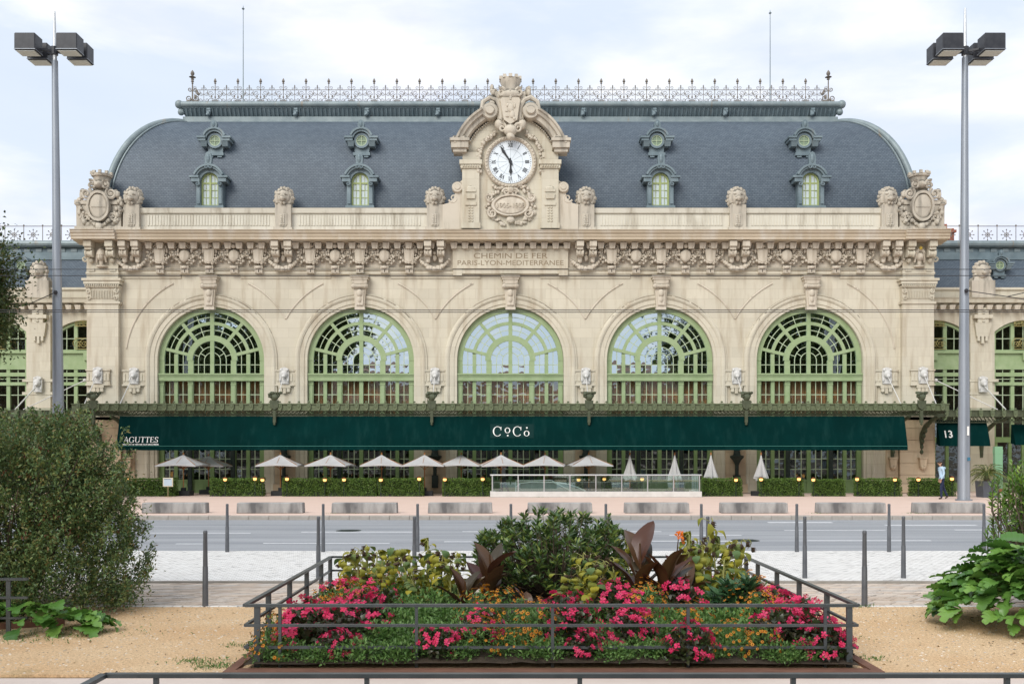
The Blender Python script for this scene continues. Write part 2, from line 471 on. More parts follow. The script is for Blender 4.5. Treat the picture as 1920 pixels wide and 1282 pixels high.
M['awning_patch'] = mat('awning_patch', (0.0008, 0.025, 0.023), 0.8, 0, 0.2)
M['awning_seam'] = mat('awning_seam', (0.04, 0.17, 0.14), 0.8)
M['white'] = mat('white_print', (0.82, 0.82, 0.78), 0.7)
M['white_paint'] = noisy('white_paint', (0.58, 0.57, 0.54), (0.66, 0.65, 0.62), 8, 0.5, 0)
M['dial'] = mat('clock_dial', (0.74, 0.80, 0.84), 0.35)
M['black'] = mat('black_paint', (0.02, 0.022, 0.025), 0.5)
M['gold'] = mat('gilding', (0.75, 0.50, 0.08), 0.35, 0.7)
M['gilt_iron'] = mat('gilded_ironwork', (0.30, 0.25, 0.09), 0.45, 0.3)
M['brick'] = noisy('chimney_brick', (0.28, 0.09, 0.06), (0.36, 0.14, 0.09), 8, 0.85, 0.3)
def glassmat(name, refl, tint, wav=0.05, wscale=3.0):
    m = bpy.data.materials.new(name); m.use_nodes = True; m.node_tree.nodes.clear()
    out = nd(m, 'ShaderNodeOutputMaterial'); gl = nd(m, 'ShaderNodeBsdfGlossy'); tr = nd(m, 'ShaderNodeBsdfTransparent')
    mx = nd(m, 'ShaderNodeMixShader'); mx.inputs[0].default_value = refl
    gl.inputs['Roughness'].default_value = 0.015; gl.inputs['Color'].default_value = (0.84, 0.95, 0.97, 1); tr.inputs['Color'].default_value = (*tint, 1)
    b = nd(m, 'ShaderNodeBump'); b.inputs['Strength'].default_value = wav; b.inputs['Distance'].default_value = 0.1
    lk(m, tex_noise(m, wscale, 1), b.inputs['Height']); lk(m, b.outputs[0], gl.inputs['Normal'])
    lk(m, tr.outputs[0], mx.inputs[1]); lk(m, gl.outputs[0], mx.inputs[2]); lk(m, mx.outputs[0], out.inputs[0])
    return m
M['glass'] = glassmat('window_glass', 0.68, (0.45, 0.5, 0.47), 0.05, 2.0)
M['glass_low'] = glassmat('transom_glass', 0.24, (0.85, 0.86, 0.84), 0.06, 3.0)
M['glass_door'] = glassmat('shop_glass', 0.11, (0.8, 0.81, 0.79), 0.05, 3.0)
M['glass_clear'] = glassmat('balustrade_glass', 0.16, (0.80, 0.90, 0.87), 0.0)
M['glass_roof'] = glassmat('canopy_glass', 0.25, (0.62, 0.68, 0.62), 0.0)
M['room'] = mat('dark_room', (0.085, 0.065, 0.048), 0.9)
def curtain():
    m = mat('curtain', (0.3, 0.2, 0.12), 0.9)
    n = tex_noise(m, 1.4, 3); lk(m, ramp(m, n, [(0.35, (0.30, 0.22, 0.16)), (0.65, (0.62, 0.33, 0.15))]), base(m)); return m
M['curtain'] = curtain()

def awning_dust():          # awning dust: pale rain runs and fading with a shape of their own
    m = M['awning']; b = base(m); old = b.links[0].from_socket
    f = ramp(m, tex_noise(m, 1.0, 5, 0.65, sc=(3.0, 3.0, 0.35)), [(0.50, (0,0,0)), (0.75, (0.15,)*3)])
    lk(m, mixc(m, f, old, (0.03, 0.10, 0.09)), b)
awning_dust()
# ================================================================== the setting
GZ = -0.12
M['soil_ground'] = noisy('ground_mat', (0.20, 0.17, 0.13), (0.26, 0.22, 0.17), 0.5)
g = MB(); g.add([(-900,-600,-0.17),(900,-600,-0.17),(900,1200,-0.17),(-900,1200,-0.17)], [(0,1,2,3)])
struct(obj('ground', g, M['soil_ground']))
def asphalt():
    m = mat('asphalt', (0.2, 0.2, 0.2), 0.75, 0, 0.3)
    a = ramp(m, tex_noise(m, 0.8, 5, sc=(0.12, 1.6, 1)), [(0.28, (0.225, 0.24, 0.26)), (0.5, (0.31, 0.32, 0.335)), (0.72, (0.385, 0.395, 0.41))])
    s = ramp(m, tex_noise(m, 60, 2), [(0.35, (0.85,)*3), (0.65, (1.12,)*3)])
    lk(m, mixc(m, 1.0, a, s, 'MULTIPLY'), base(m)); bump(m, tex_noise(m, 140, 2), 0.3, 0.005); return m
M['asphalt'] = asphalt()
def gravel():
    m = mat('gravel', (0.4, 0.3, 0.2), 0.9, 0, 0.2)
    a = ramp(m, tex_noise(m, 0.7, 5, 0.6), [(0.25, (0.68, 0.44, 0.235)), (0.75, (0.81, 0.60, 0.37))])
    s = ramp(m, tex_noise(m, 34, 3, 0.75), [(0.32, (0.66,0.64,0.62)), (0.5, (1.0,1.0,1.0)), (0.7, (1.22, 1.20, 1.18))])
    c = mixc(m, 1.0, a, s, 'MULTIPLY')
    c = mixc(m, ramp(m, tex_noise(m, 0.9, 6, 0.65), [(0.62, (0,0,0)), (0.76, (0.5,)*3)]), c, (0.22, 0.20, 0.07))
    lk(m, c, base(m)); bump(m, tex_noise(m, 45, 4, 0.7), 0.9, 0.03); return m
M['gravel'] = gravel()
def setts(name, c1, c2, mortar, bw, rh, bias=0.0):
    m = mat(name, c1, 0.8, 0, 0.25)
    tc = nd(m, 'ShaderNodeTexCoord'); br = nd(m, 'ShaderNodeTexBrick'); lk(m, tc.outputs['Object'], br.inputs['Vector'])
    br.inputs['Scale'].default_value = 1; br.inputs['Brick Width'].default_value = bw; br.inputs['Row Height'].default_value = rh
    br.inputs['Mortar Size'].default_value = 0.009; br.inputs['Mortar Smooth'].default_value = 0.5; br.inputs['Bias'].default_value = bias
    br.inputs['Color1'].default_value = (*c1, 1); br.inputs['Color2'].default_value = (*c2, 1); br.inputs['Mortar'].default_value = (*mortar, 1)
    sp = ramp(m, tex_noise(m, 5.0, 4, 0.7, sc=(1.0, 2.6, 1)), [(0.36, (0.42,)*3), (0.43, (1,)*3)])
    lk(m, mixc(m, 1.0, br.outputs['Color'], sp, 'MULTIPLY'), base(m)); bump(m, br.outputs['Fac'], -0.5, 0.015); return m
M['pale_setts'] = setts('pale_setts', (0.70, 0.68, 0.64), (0.80, 0.785, 0.75), (0.46, 0.44, 0.41), 0.13, 0.10)
M['pink'] = noisy('pink_paving', (0.66, 0.49, 0.40), (0.72, 0.55, 0.46), 1.2, 0.8, 0.1, 40, sc=(0.4, 2.0, 1))
M['kerbstone'] = noisy('kerbstone', (0.30, 0.27, 0.235), (0.42, 0.39, 0.35), 3, 0.85, 0.2)
M['concrete'] = noisy('concrete', (0.13, 0.13, 0.13), (0.40, 0.395, 0.38), 1.5, 0.85, 0.3, 20, sc=(1.6, 1.6, 0.5), lo=0.36, hi=0.66)
M['marking'] = noisy('road_paint', (0.62, 0.63, 0.64), (0.76, 0.77, 0.78), 10, 0.7, 0.1)
M['steel_rail'] = noisy('grey_steel', (0.055, 0.065, 0.068), (0.085, 0.095, 0.098), 6, 0.36, 0.03, metal=0.3, spec=0.6)
M['corten'] = noisy('corten_steel', (0.13, 0.06, 0.04), (0.20, 0.10, 0.065), 4, 0.8, 0.1)

def sheet(name, x0, x1, y0, y1, z, m, nx=1, ny=1):
    mb = MB()
    mb.box(x0, x1, y0, y1, z-0.03, z)
    return struct(obj(name, mb, m))
road = sheet('road', -90, 90, 21.7, 32.22, -0.130, M['asphalt'])
pave = sheet('pavement', -90, 90, 32.52, 75, 0.0, M['pink'])
mid = sheet('sett_strip', -60, 60, 16.45, 21.70, -0.122, M['pale_setts'])
path = sheet('gravel_path', -60, 60, 9.42, 13.62, GZ, M['gravel'])
slab = sheet('slab_path', -60, 60, -30, 9.42, GZ-0.035, noisy('slab_paving', (0.58,0.49,0.43), (0.66,0.57,0.50), 2, 0.85, 0.15, 30))
brown = sheet('paver_strip', -60, 60, 13.70, 16.36, -0.155, M['soil_ground'])
# brown pavers: real blocks, too small to pick apart one by one
pv = []; pf = []
M['paver'] = leafmat('brown_paver', [(0.46,0.37,0.295),(0.58,0.48,0.39),(0.52,0.465,0.41),(0.64,0.53,0.43)], 0.85, 0.0, 0.2)
def paver_obj_mat():
    m = mat('paver_stone', (0.4,0.33,0.27), 0.85, 0, 0.2); oi = nd(m, 'ShaderNodeObjectInfo')
    c = ramp(m, oi.outputs['Random'], [(0,(0.46,0.37,0.295)),(0.35,(0.58,0.48,0.39)),(0.65,(0.52,0.465,0.41)),(1,(0.64,0.53,0.43))])
    lk(m, mixc(m, 1.0, c, ramp(m, tex_noise(m, 14, 4), [(0.3,(0.8,)*3),(0.7,(1.12,)*3)]), 'MULTIPLY'), base(m)); bump(m, tex_noise(m, 40, 3), 0.4, 0.01); return m
M['paver_one'] = paver_obj_mat(); PWD, PDP, SK = 0.30, 0.19, 0.15
def pav_pts(w, t=0.0): return [(0.006,0.006,-0.15),(w-0.006,0.006,-0.15),(w-0.006+SK,PDP-0.006,-0.15),(0.006+SK,PDP-0.006,-0.15),(0.016,0.014,-0.122+t),(w-0.016,0.014,-0.121+t),(w-0.016+SK,PDP-0.014,-0.123+t),(0.016+SK,PDP-0.014,-0.122+t)]
PFC = [(4,5,6,7),(0,1,5,4),(1,2,6,5),(2,3,7,6),(3,0,4,7)]
pme_ = []
for wv_ in (0.27, 0.30, 0.33):
    q_ = MB(); q_.add(pav_pts(wv_), PFC); pme_.append((wv_, q_.mesh('paver', M['paver_one'])))
row = 0; npv = 0; yy = 13.715
while yy+PDP < 16.36:
    xx = -8.0*(yy/13.7) - random.uniform(0, 0.3); lim = 8.0*(yy/13.7)
    while xx < lim:
        wv_, me_ = random.choice(pme_)
        hid = -2.4 < xx < 3.1 and yy < 14.2
        if not hid:
            if npv < 300: link('paver', me_, brown, (xx, yy, random.uniform(-.006,.003)), (random.uniform(-.01,.01),random.uniform(-.01,.01),0)); npv += 1
            else:
                b = len(pv); pv += [(p[0]+xx, p[1]+yy, p[2]) for p in pav_pts(wv_, random.uniform(-.006,.003))]; pf += [tuple(i+b for i in f) for f in PFC]
        xx += wv_
    yy += PDP; row += 1
struct(link('brown_pavers', arr_mesh('brown_pavers', pv, pf, M['paver']), brown), 'stuff')
# edging lines of the strips
k = MB(); k.box(-60, 60, 16.36, 16.45, -0.16, -0.112); struct(obj('sett_edging', k, M['kerbstone'], mid))
k = MB(); k.box(-60, 60, 13.62, 13.70, -0.16, -0.112); struct(obj('gravel_edging', k, M['pale_setts'], brown))
# kerb of single stones
kerb = bpy.data.objects.new('kerb', None); COL.objects.link(kerb); struct(kerb)
kb = MB(); kb.add([(0,0,-0.16),(0.655,0,-0.16),(0.655,0.3,-0.16),(0,0.3,-0.16),(0,0.012,-0.02),(0.655,0.012,-0.02),(0,0.035,0.006),(0.655,0.035,0.006),(0.655,0.3,0.006),(0,0.3,0.006)],
    [(0,1,5,4),(4,5,7,6),(6,7,8,9),(0,4,6,9,3),(1,2,8,7,5),(2,3,9,8)])
kme = kb.mesh('kerb_stone', M['kerbstone'])
for i in range(-34, 35): link('kerb_stone', kme, kerb, (i*0.668, 32.22, random.uniform(-.004,.004)))
k = MB(); k.box(-90, -34*0.668-0.01, 32.22, 32.52, -0.16, 0.004); k.box(35*0.668, 90, 32.22, 32.52, -0.16, 0.004); struct(obj('far_kerb', k, M['kerbstone'], kerb))
# lane markings
def mark(px0, px1, py, wd=0.10):
    d = (HC+0.13)*F/(py-854); k = MB(); k.box(PX(px0, d), PX(px1, d), d-wd/2, d+wd/2, -0.131, -0.126); struct(obj('lane_marking', k, M['marking'], road))
for a in ((230,470,999),(565,772,997),(867,1010,996),(1060,1240,996),(1255,1390,1003),(1471,1660,994),(330,380,1019),(494,731,1018),(833,905,1015),(1190,1405,1014),(1515,1745,1013),(1790,2100,993)):
    mark(*a)
mark(1440, 1560, 979, 0.25); mark(1660, 1830, 984, 0.2)

# ================================================================== the station pavilion
D0 = 52.0                                   # depth of the main wall
def X0(px, d=D0): return PX(px, d)
def Z0(py, d=D0): return PZ(py, d)
st = thing('station_building', 'cream stone railway station pavilion with five arched windows, clock and curved slate roof', 'building', (0, D0, 0))
def spart(name, mb, m, parent=None, smooth=False):      # geometry is given in world space, the root sits at y = D0
    for i, p in enumerate(mb.v): mb.v[i] = (p[0], p[1]-D0, p[2])
    return obj(name, mb, m, parent or st, smooth)
BAY = 8.02
CX = [-2*BAY, -BAY, 0, BAY, 2*BAY]
ZC = 7.11                                   # centre of the window circle
U = 0.00468                                 # metres per unit of the window drawing
RW = 605*U
RO = RW + 0.02                              # radius of the opening in the stone
ZT = 11.62
# wall with five arched openings
w = MB(); XE = 22.3; NA = 24
arch = [(RO*math.cos(PI*i/NA), ZC+RO*math.sin(PI*i/NA)) for i in range(NA+1)]      # right springing to left springing
edges = [-XE]+[(CX[i]+CX[i+1])/2 for i in range(4)]+[XE]
for i, cx in enumerate(CX):
    xl, xr = edges[i], edges[i+1]; y = D0
    w.add([(xl,y,0),(cx-RO,y,0),(cx-RO,y,ZC),(xl,y,ZC)], [(0,1,2,3)])
    w.add([(cx+RO,y,0),(xr,y,0),(xr,y,ZC),(cx+RO,y,ZC)], [(0,1,2,3)])
    w.add([(xl,y,ZC),(cx-RO,y,ZC),(cx-RO,y,ZT),(xl,y,ZT)], [(0,1,2,3)])
    w.add([(cx+RO,y,ZC),(xr,y,ZC),(xr,y,ZT),(cx+RO,y,ZT)], [(0,1,2,3)])
    for j in range(NA):
        a, b = arch[j], arch[j+1]
        w.add([(cx+a[0],y,a[1]),(cx+a[0],y,ZT),(cx+b[0],y,ZT),(cx+b[0],y,b[1])], [(0,1,2,3)])
    pth = [(cx+RO,0.0)]+[(cx+a, z) for a, z in arch]+[(cx-RO,0.0)]
    w.sweep(pth, [(0, D0), (0, D0+0.42)])
w.box(-XE, XE, D0+0.02, D0+0.6, ZT-0.02, 15.0)
for s in (-1, 1): w.box(s*XE-0.01 if s > 0 else -XE-0.4, XE+0.4 if s > 0 else -XE+0.01, D0+0.01, D0+13, 0, 14.6)
w.box(-XE, XE, D0+12.6, D0+13, 0, 14.6)
spart('wall', w, M['stone'])
# room behind the glass
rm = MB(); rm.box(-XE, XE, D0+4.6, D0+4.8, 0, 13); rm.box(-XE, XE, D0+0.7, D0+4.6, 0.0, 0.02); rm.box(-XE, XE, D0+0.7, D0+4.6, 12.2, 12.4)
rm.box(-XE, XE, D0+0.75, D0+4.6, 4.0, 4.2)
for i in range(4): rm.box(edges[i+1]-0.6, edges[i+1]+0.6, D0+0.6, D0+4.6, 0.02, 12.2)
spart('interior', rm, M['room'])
# archivolts: stepped mouldings running up the jambs and round the arches
for i, cx in enumerate(CX):
    a = MB()
    pth = [(cx+RO,0.02)]+[(cx+q, z) for q, z in [(RO*math.cos(PI*j/40), ZC+RO*math.sin(PI*j/40)) for j in range(41)]]+[(cx-RO,0.02)]
    y = D0
    a.sweep(pth, [(-0.005,y+0.05),(-0.005,y-0.05),(-0.16,y-0.05),(-0.17,y-0.09),(-0.40,y-0.09),(-0.42,y-0.13),(-0.50,y-0.17),(-0.58,y-0.17),(-0.66,y-0.10),(-0.70,y-0.10),(-0.72,y+0.02)])
    spart('archivolt', a, M['stone'], smooth=False)
    # raised fillet of the large arc, meeting its neighbours in a V
    RR = 4.57
    for s in (-1, 1):
        a = MB()
        lo = 29 if not ((i == 0 and s < 0) or (i == 4 and s > 0)) else 8
        pts = [(cx+s*RR*math.cos(R(lo+(64-lo)*j/20)), ZC+RR*math.sin(R(lo+(64-lo)*j/20))) for j in range(21)]
        a.tube([(x, D0-0.005, z) for x, z in pts], 0.05, 6)
        spart('arc_fillet', a, M['carved'], smooth=True)
# ---------------- arched windows
def win_bars():
    b = MB(); y0, y1 = 0.20, 0.34
    b.ring(0,0, 548*U, 606*U, y0-0.03, y1, 0, 180, 40)
    b.ring(0,0, 408*U, 445*U, y0, y1, 14, 166, 32)
    b.ring(0,0, 225*U, 290*U, y0-0.02, y1, 0, 180, 28)
    b.box(-22*U, 22*U, y0-0.012, y1, -150*U, 560*U)
    for a in (14, 51, 129, 166):
        c, s = math.cos(R(a)), math.sin(R(a)); b.bar((275*U*c, 0.268, 275*U*s), (560*U*c, 0.268, 560*U*s), 36*U, 0.145, (0,1,0))
    for s in (-1, 1):
        for x0, x1, t in ((548,606,0.0),(393,435,75),(215,277,0.0)):
            b.box(min(s*x0,s*x1)*U, max(s*x0,s*x1)*U, y0-0.008, y1-0.004, -150*U, (t if t else 2)*U)
    m = MB(); t = 8*U; ya, yb = 0.235, 0.275      # thin glazing bars
    for r0, r1 in ((445,548),(290,408)):
        rm_ = (r0+r1)/2; m.ring(0,0,(rm_-4)*U,(rm_+4)*U, ya, yb, 14, 166, 40)
        for a in (32.5, 70.5, 109.5, 147.5):
            c, s = math.cos(R(a)), math.sin(R(a)); m.bar((r0*U*c,0.255,r0*U*s),(r1*U*c,0.255,r1*U*s), t, 0.035, (0,1,0))
    for r in (160, 92):
        m.ring(0,0,(r-4)*U,(r+4)*U, ya, yb, 0, 180, 28)
        for s in (-1,1): m.box((s*r-4)*U, (s*r+4)*U, ya, yb, -150*U, 0)
    for r0, r1, a in ((160,225,18),(160,225,50),(92,160,32)):
        for q in (a, 180-a):
            c, s = math.cos(R(q)), math.sin(R(q)); m.bar((r0*U*c,0.255,r0*U*s),(r1*U*c,0.255,r1*U*s), t, 0.035, (0,1,0))
    for s in (-1,1):
        for x0, x1 in ((22,215),(277,393),(435,548)): m.box(min(s*x0,s*x1)*U, max(s*x0,s*x1)*U, ya, yb, -52*U, -44*U)
        for xm, zt in ((335,78),(490,118)): m.box((s*xm-4)*U, (s*xm+4)*U, ya, yb, -150*U, zt*U)
    return b, m
def poly_panes():
    """outlines of the panes of the upper light in drawing units"""
    P = []
    def polar(r0, r1, a0, a1, n=4):
        o = [(r1*math.cos(R(a0+(a1-a0)*i/n)), r1*math.sin(R(a0+(a1-a0)*i/n))) for i in range(n+1)]
        q = [(r0*math.cos(R(a1+(a0-a1)*i/n)), r0*math.sin(R(a1+(a0-a1)*i/n))) for i in range(n+1)]
        return o+q
    for r0, r1 in ((445,548),(290,408)):
        rm_ = (r0+r1)/2
        for a, b in ((14,32.5),(32.5,51),(51,70.5),(70.5,90)):
            for p, q in ((r0,rm_),(rm_,r1)):
                P.append(polar(p,q,a,b)); P.append(polar(p,q,180-b,180-a))
    def both(pl): P.append(pl); P.append([(-x, z) for x, z in pl[::-1]])
    def tz(x): return x*math.tan(R(14))
    for x0, x1 in ((277,335),(335,393),(435,490),(490,548)):
        both([(x0,-150),(x1,-150),(x1,-48),(x0,-48)]); both([(x0,-48),(x1,-48),(x1,tz(x1)-8),(x0,tz(x0)-8)])
    def arcp(r, a0, a1, n=5): return [(r*math.cos(R(a0+(a1-a0)*i/n)), r*math.sin(R(a0+(a1-a0)*i/n))) for i in range(n+1)]
    for x0, x1 in ((0,92),(92,160),(160,225)): both([(x0,-150),(x1,-150),(x1,-48),(x0,-48)])
    both([(0,-48),(92,-48)]+arcp(92,0,90,6))
    both([(92,-48),(160,-48)]+arcp(160,0,32)+arcp(92,32,0)); both(arcp(160,32,90)+arcp(92,90,32))
    both([(160,-48),(225,-48)]+arcp(225,0,18,3)+arcp(160,18,0,3)); both(arcp(225,18,50)+arcp(160,50,18)); both(arcp(225,50,90)+arcp(160,90,50))
    return P
bmesh_b, bmesh_m = win_bars()
win_frame = bmesh_b.mesh('window_frame', M['green']); win_munt = bmesh_m.mesh('glazing_bars', M['muntin'])
pane_meshes = []
for pl in poly_panes():
    cx = sum(p[0] for p in pl)/len(pl); cz = sum(p[1] for p in pl)/len(pl)
    mb = MB(); mb.add([((x-cx)*U, 0, (z-cz)*U) for x, z in pl], [tuple(range(len(pl)))])
    me = mb.mesh('pane', M['glass']); pane_meshes.append((me, cx*U, cz*U))
# transom and the lower lights, down to the canopy; below them the doors of the ground floor
COLS = ((107,220,(165,)),(262,378,(318,)),(440,632,(505,572)))
def low_frame():
    b = MB(); m = MB(); gl = MB()
    L = 655
    b.box(-RO+0.01, RO-0.01, 0.06, 0.40, -1.10, -0.79); b.box(-RO+0.005, RO-0.005, 0.00, 0.40, -0.79, -0.70); b.box(-RO+0.005, RO-0.005, 0.03, 0.40, -0.86, -0.82)
    zt, zb = -1.10, -3.2
    bars = [(50,107),(220,262),(378,440),(632,678),(870,932),(1048,1090),(1203,1260)]
    for x0, x1 in bars: b.box((x0-L)*U+0.003, (x1-L)*U-0.003, 0.17, 0.34, zb, zt)
    for x0, x1 in ((50,107),(378,440),(870,932),(1203,1260)):      # small capitals
        b.box((x0-L)*U-0.0, (x1-L)*U, 0.13, 0.345, zt-0.22, zt-0.16); b.box((x0-L)*U, (x1-L)*U, 0.14, 0.345, zt-0.08, zt-0.01); b.box((x0-L)*U+0.05, (x1-L)*U-0.05, 0.13, 0.2, zb, zt-0.24)
    cols = [c for c in COLS]+[(2*L-c[1], 2*L-c[0], tuple(2*L-q for q in c[2])) for c in COLS]
    for x0, x1, sp in cols:
        m.box((x0-L)*U, (x1-L)*U, 0.235, 0.275, -1.85, -1.81); m.box((x0-L)*U, (x1-L)*U, 0.235, 0.275, -2.6, -2.56)
        for q in sp: m.box((q-4-L)*U, (q+4-L)*U, 0.236, 0.274, zb, zt)
        xs = [x0]+sorted(sp)+[x1]
        for a, c in zip(xs, xs[1:]):
            for z0, z1 in ((-3.2,-2.58),(-2.58,-1.83),(-1.83,-1.1)):
                t = random.uniform(-0.006,0.006); q = random.uniform(-0.006,0.006)
                gl.add([((a-L)*U,0.255+t,z0),((c-L)*U,0.255-t,z0),((c-L)*U,0.255-t+q,z1),((a-L)*U,0.255+t+q,z1)], [(0,1,2,3)])
    return b, m, gl
def door_frame():
    b = MB(); m = MB(); gl = MB(); L = 655; k = MB()
    bars = [(50,107),(220,262),(378,440),(632,678),(870,932),(1048,1090),(1203,1260)]
    zt = 3.75; sill = 0.95
    for x0, x1 in bars: b.box((x0-L)*U+0.003, (x1-L)*U-0.003, 0.17, 0.34, 0.0, zt)
    b.box(-RO+0.01, RO-0.01, 0.12, 0.36, zt, 4.0)
    k.box((378-L)*U+0.04, (440-L)*U-0.04, 0.02, 0.165, 0.0, zt)
    cols = [c for c in COLS]+[(2*L-c[1], 2*L-c[0], tuple(2*L-q for q in c[2])) for c in COLS]
    for n, (x0, x1, sp) in enumerate(cols):
        zs = 0.72
        xa, xb = (x0-L)*U, (x1-L)*U
        b.box(xa, xb, 0.20, 0.32, 0.0, zs-0.1); b.box(xa, xb, 0.18, 0.33, zs-0.1, zs)
        nq = 3 if len(sp) > 1 else 2
        for q in range(nq):
            xw = (xb-xa)/nq; b.box(xa+q*xw+0.05, xa+(q+1)*xw-0.05, 0.185, 0.21, 0.1, zs-0.17)
        rows = [zs+0.555*j for j in range(6)]
        for z in rows[1:]: m.box(xa, xb, 0.235, 0.275, z-0.02, z+0.02)
        for q in sp: m.box((q-5-L)*U, (q+5-L)*U, 0.236, 0.274, zs, zt)
        xs = [x0]+sorted(sp)+[x1]; zz = rows+[zt]
        for a, c in zip(xs, xs[1:]):
            for z0, z1 in zip(zz, zz[1:]):
                t = random.uniform(-0.005,0.005); q = random.uniform(-0.005,0.005)
                gl.add([((a-L)*U,0.255+t,z0),((c-L)*U,0.255-t,z0),((c-L)*U,0.255-t+q,z1),((a-L)*U,0.255+t+q,z1)], [(0,1,2,3)])
    return b, m, gl, k
lf = [x.mesh(n, q) for x, n, q in zip(low_frame(), ('transom_window','glazing_bars','glazing'), (M['green'], M['muntin'], M['glass_low']))]
df = [x.mesh(n, q) for x, n, q in zip(door_frame(), ('door_front','glazing_bars','glazing','door_post'), (M['green_dark'], M['muntin'], M['glass_door'], M['dark_iron']))]
cu = MB()
NX = 90
for i in range(NX+1):
    x = -2.7+5.4*i/NX; y = 0.62+0.05*math.sin(i*1.9)+0.03*math.sin(i*0.7)
    cu.v += [(x, y, -3.2), (x, y, -0.75)]
for i in range(NX): cu.f.append((2*i, 2*i+2, 2*i+3, 2*i+1)); cu.m.append(0)
cume = cu.mesh('curtain', M['curtain'])
for cx in CX:
    wf = link('arched_window', win_frame, st, (cx, 0, ZC)); link('glazing_bars', win_munt, wf)
    for me, px, pz in pane_meshes:
        link('pane', me, wf, (px, 0.255, pz), (random.gauss(0, 0.006), 0, random.gauss(0, 0.008)))
    lw = link('transom_window', lf[0], st, (cx, 0, ZC)); link('glazing_bars', lf[1], lw); struct(link('glazing', lf[2], lw), 'stuff'); link('curtain', cume, lw)
    dw = link('door_front', df[0], st, (cx, 0, 0)); link('glazing_bars', df[1], dw); struct(link('glazing', df[2], dw), 'stuff'); link('door_post', df[3], dw); link('door_post', df[3], dw, ((870-378)*U,0,0))
# ---------------- keystones
def keystone():
    k = MB()
    k.box(-0.50, 0.50, -0.52, 0.0, 1.62, 1.72); k.box(-0.45, 0.45, -0.46, 0.0, 1.50, 1.62)
    k.taper(-0.36, 0.36, -0.40, 0.0, 1.20, 1.50, 1.12)
    k.lathe([(0.0,-0.44),(0.10,-0.44),(0.15,-0.38),(0.16,-0.30),(0.13,-0.26),(0.13,0.26),(0.16,0.30),(0.15,0.38),(0.10,0.44),(0.0,0.44)], 12, (0,-0.34,1.16), 'x')
    k.prism([(-0.24,0.0),(0.24,0.0),(0.33,1.1),(-0.33,1.1)], -0.30, 0.0)
    k.prism([(-0.17,0.12),(0.17,0.12),(0.22,0.9),(-0.22,0.9)], -0.37, -0.295)
    k.ball((0,-0.38,0.78), (0.17,0.08,0.22)); k.ball((0,-0.36,0.45), (0.14,0.06,0.2)); k.box(-0.27, 0.27, -0.34, 0, -0.12, 0.02)
    return k
km = keystone().mesh('keystone', M['carved'], True)
for cx in CX: link('keystone', km, st, (cx, -0.02, Z0(578)), scale=(1,1,0.98))
# ---------------- string course, frieze, cornice
def mould(name, x0, x1, prof, m='stone'):
    k = MB(); k.runx(x0, x1, prof); return spart(name, k, M[m])
y = D0
for i in range(6):      # the string under the frieze stops short of the keystones
    xs = [-21.0]+[c for c in CX]+[21.0]
    a = xs[i]+(1.6 if i > 0 else 0); b = xs[i+1]-(1.6 if i < 5 else 0)
    mould('string_course', a, b, [(y+0.01,11.46),(y-0.05,11.48),(y-0.06,11.56),(y-0.11,11.60),(y-0.11,11.66),(y+0.01,11.66)])
mould('architrave', -XE, XE, [(y,11.66),(y-0.14,11.70),(y-0.14,11.86),(y-0.20,11.88),(y-0.24,12.00),(y-0.10,12.06),(y+0.01,12.06)])
mould('frieze', -XE, XE, [(y,12.062),(y-0.10,12.062),(y-0.10,13.40),(y,13.40)], 'carved')
zc0 = PZ(448, 50.95); zc1 = PZ(430.5, 50.9)
def cornice(name, x0, x1, fwd=0.0):
    f = fwd
    mould(name, x0, x1, [(y,zc0-0.10),(y-0.35,zc0-0.06),(y-0.98-f,zc0),(y-0.98-f,zc0+0.14),(y-1.02-f,zc0+0.16),(y-1.03-f,zc0+0.27),(y-1.10-f,zc0+0.33),(y-1.12-f,zc0+0.45),(y-1.16-f,zc1-0.03),(y-1.16-f,zc1),(y,zc1+0.10)], 'cornice')
XCE = 20.75
cornice('cornice', -XCE, XCE)
for s in (-1, 1): cornice('cornice', min(s*XCE, s*23.05), max(s*XCE, s*23.05), 0.14)
# dentil blocks under the cornice
db = MB(); db.taper(-0.14, 0.14, -0.42, 0, 0.06, 0.36, 1.3); dme = db.mesh('dentil', M['carved'])
nd_ = 69
for i in range(nd_):
    x = (i-(nd_-1)/2)*0.600
    link('dentil', dme, st, (x, -0.101, zc0-0.44))
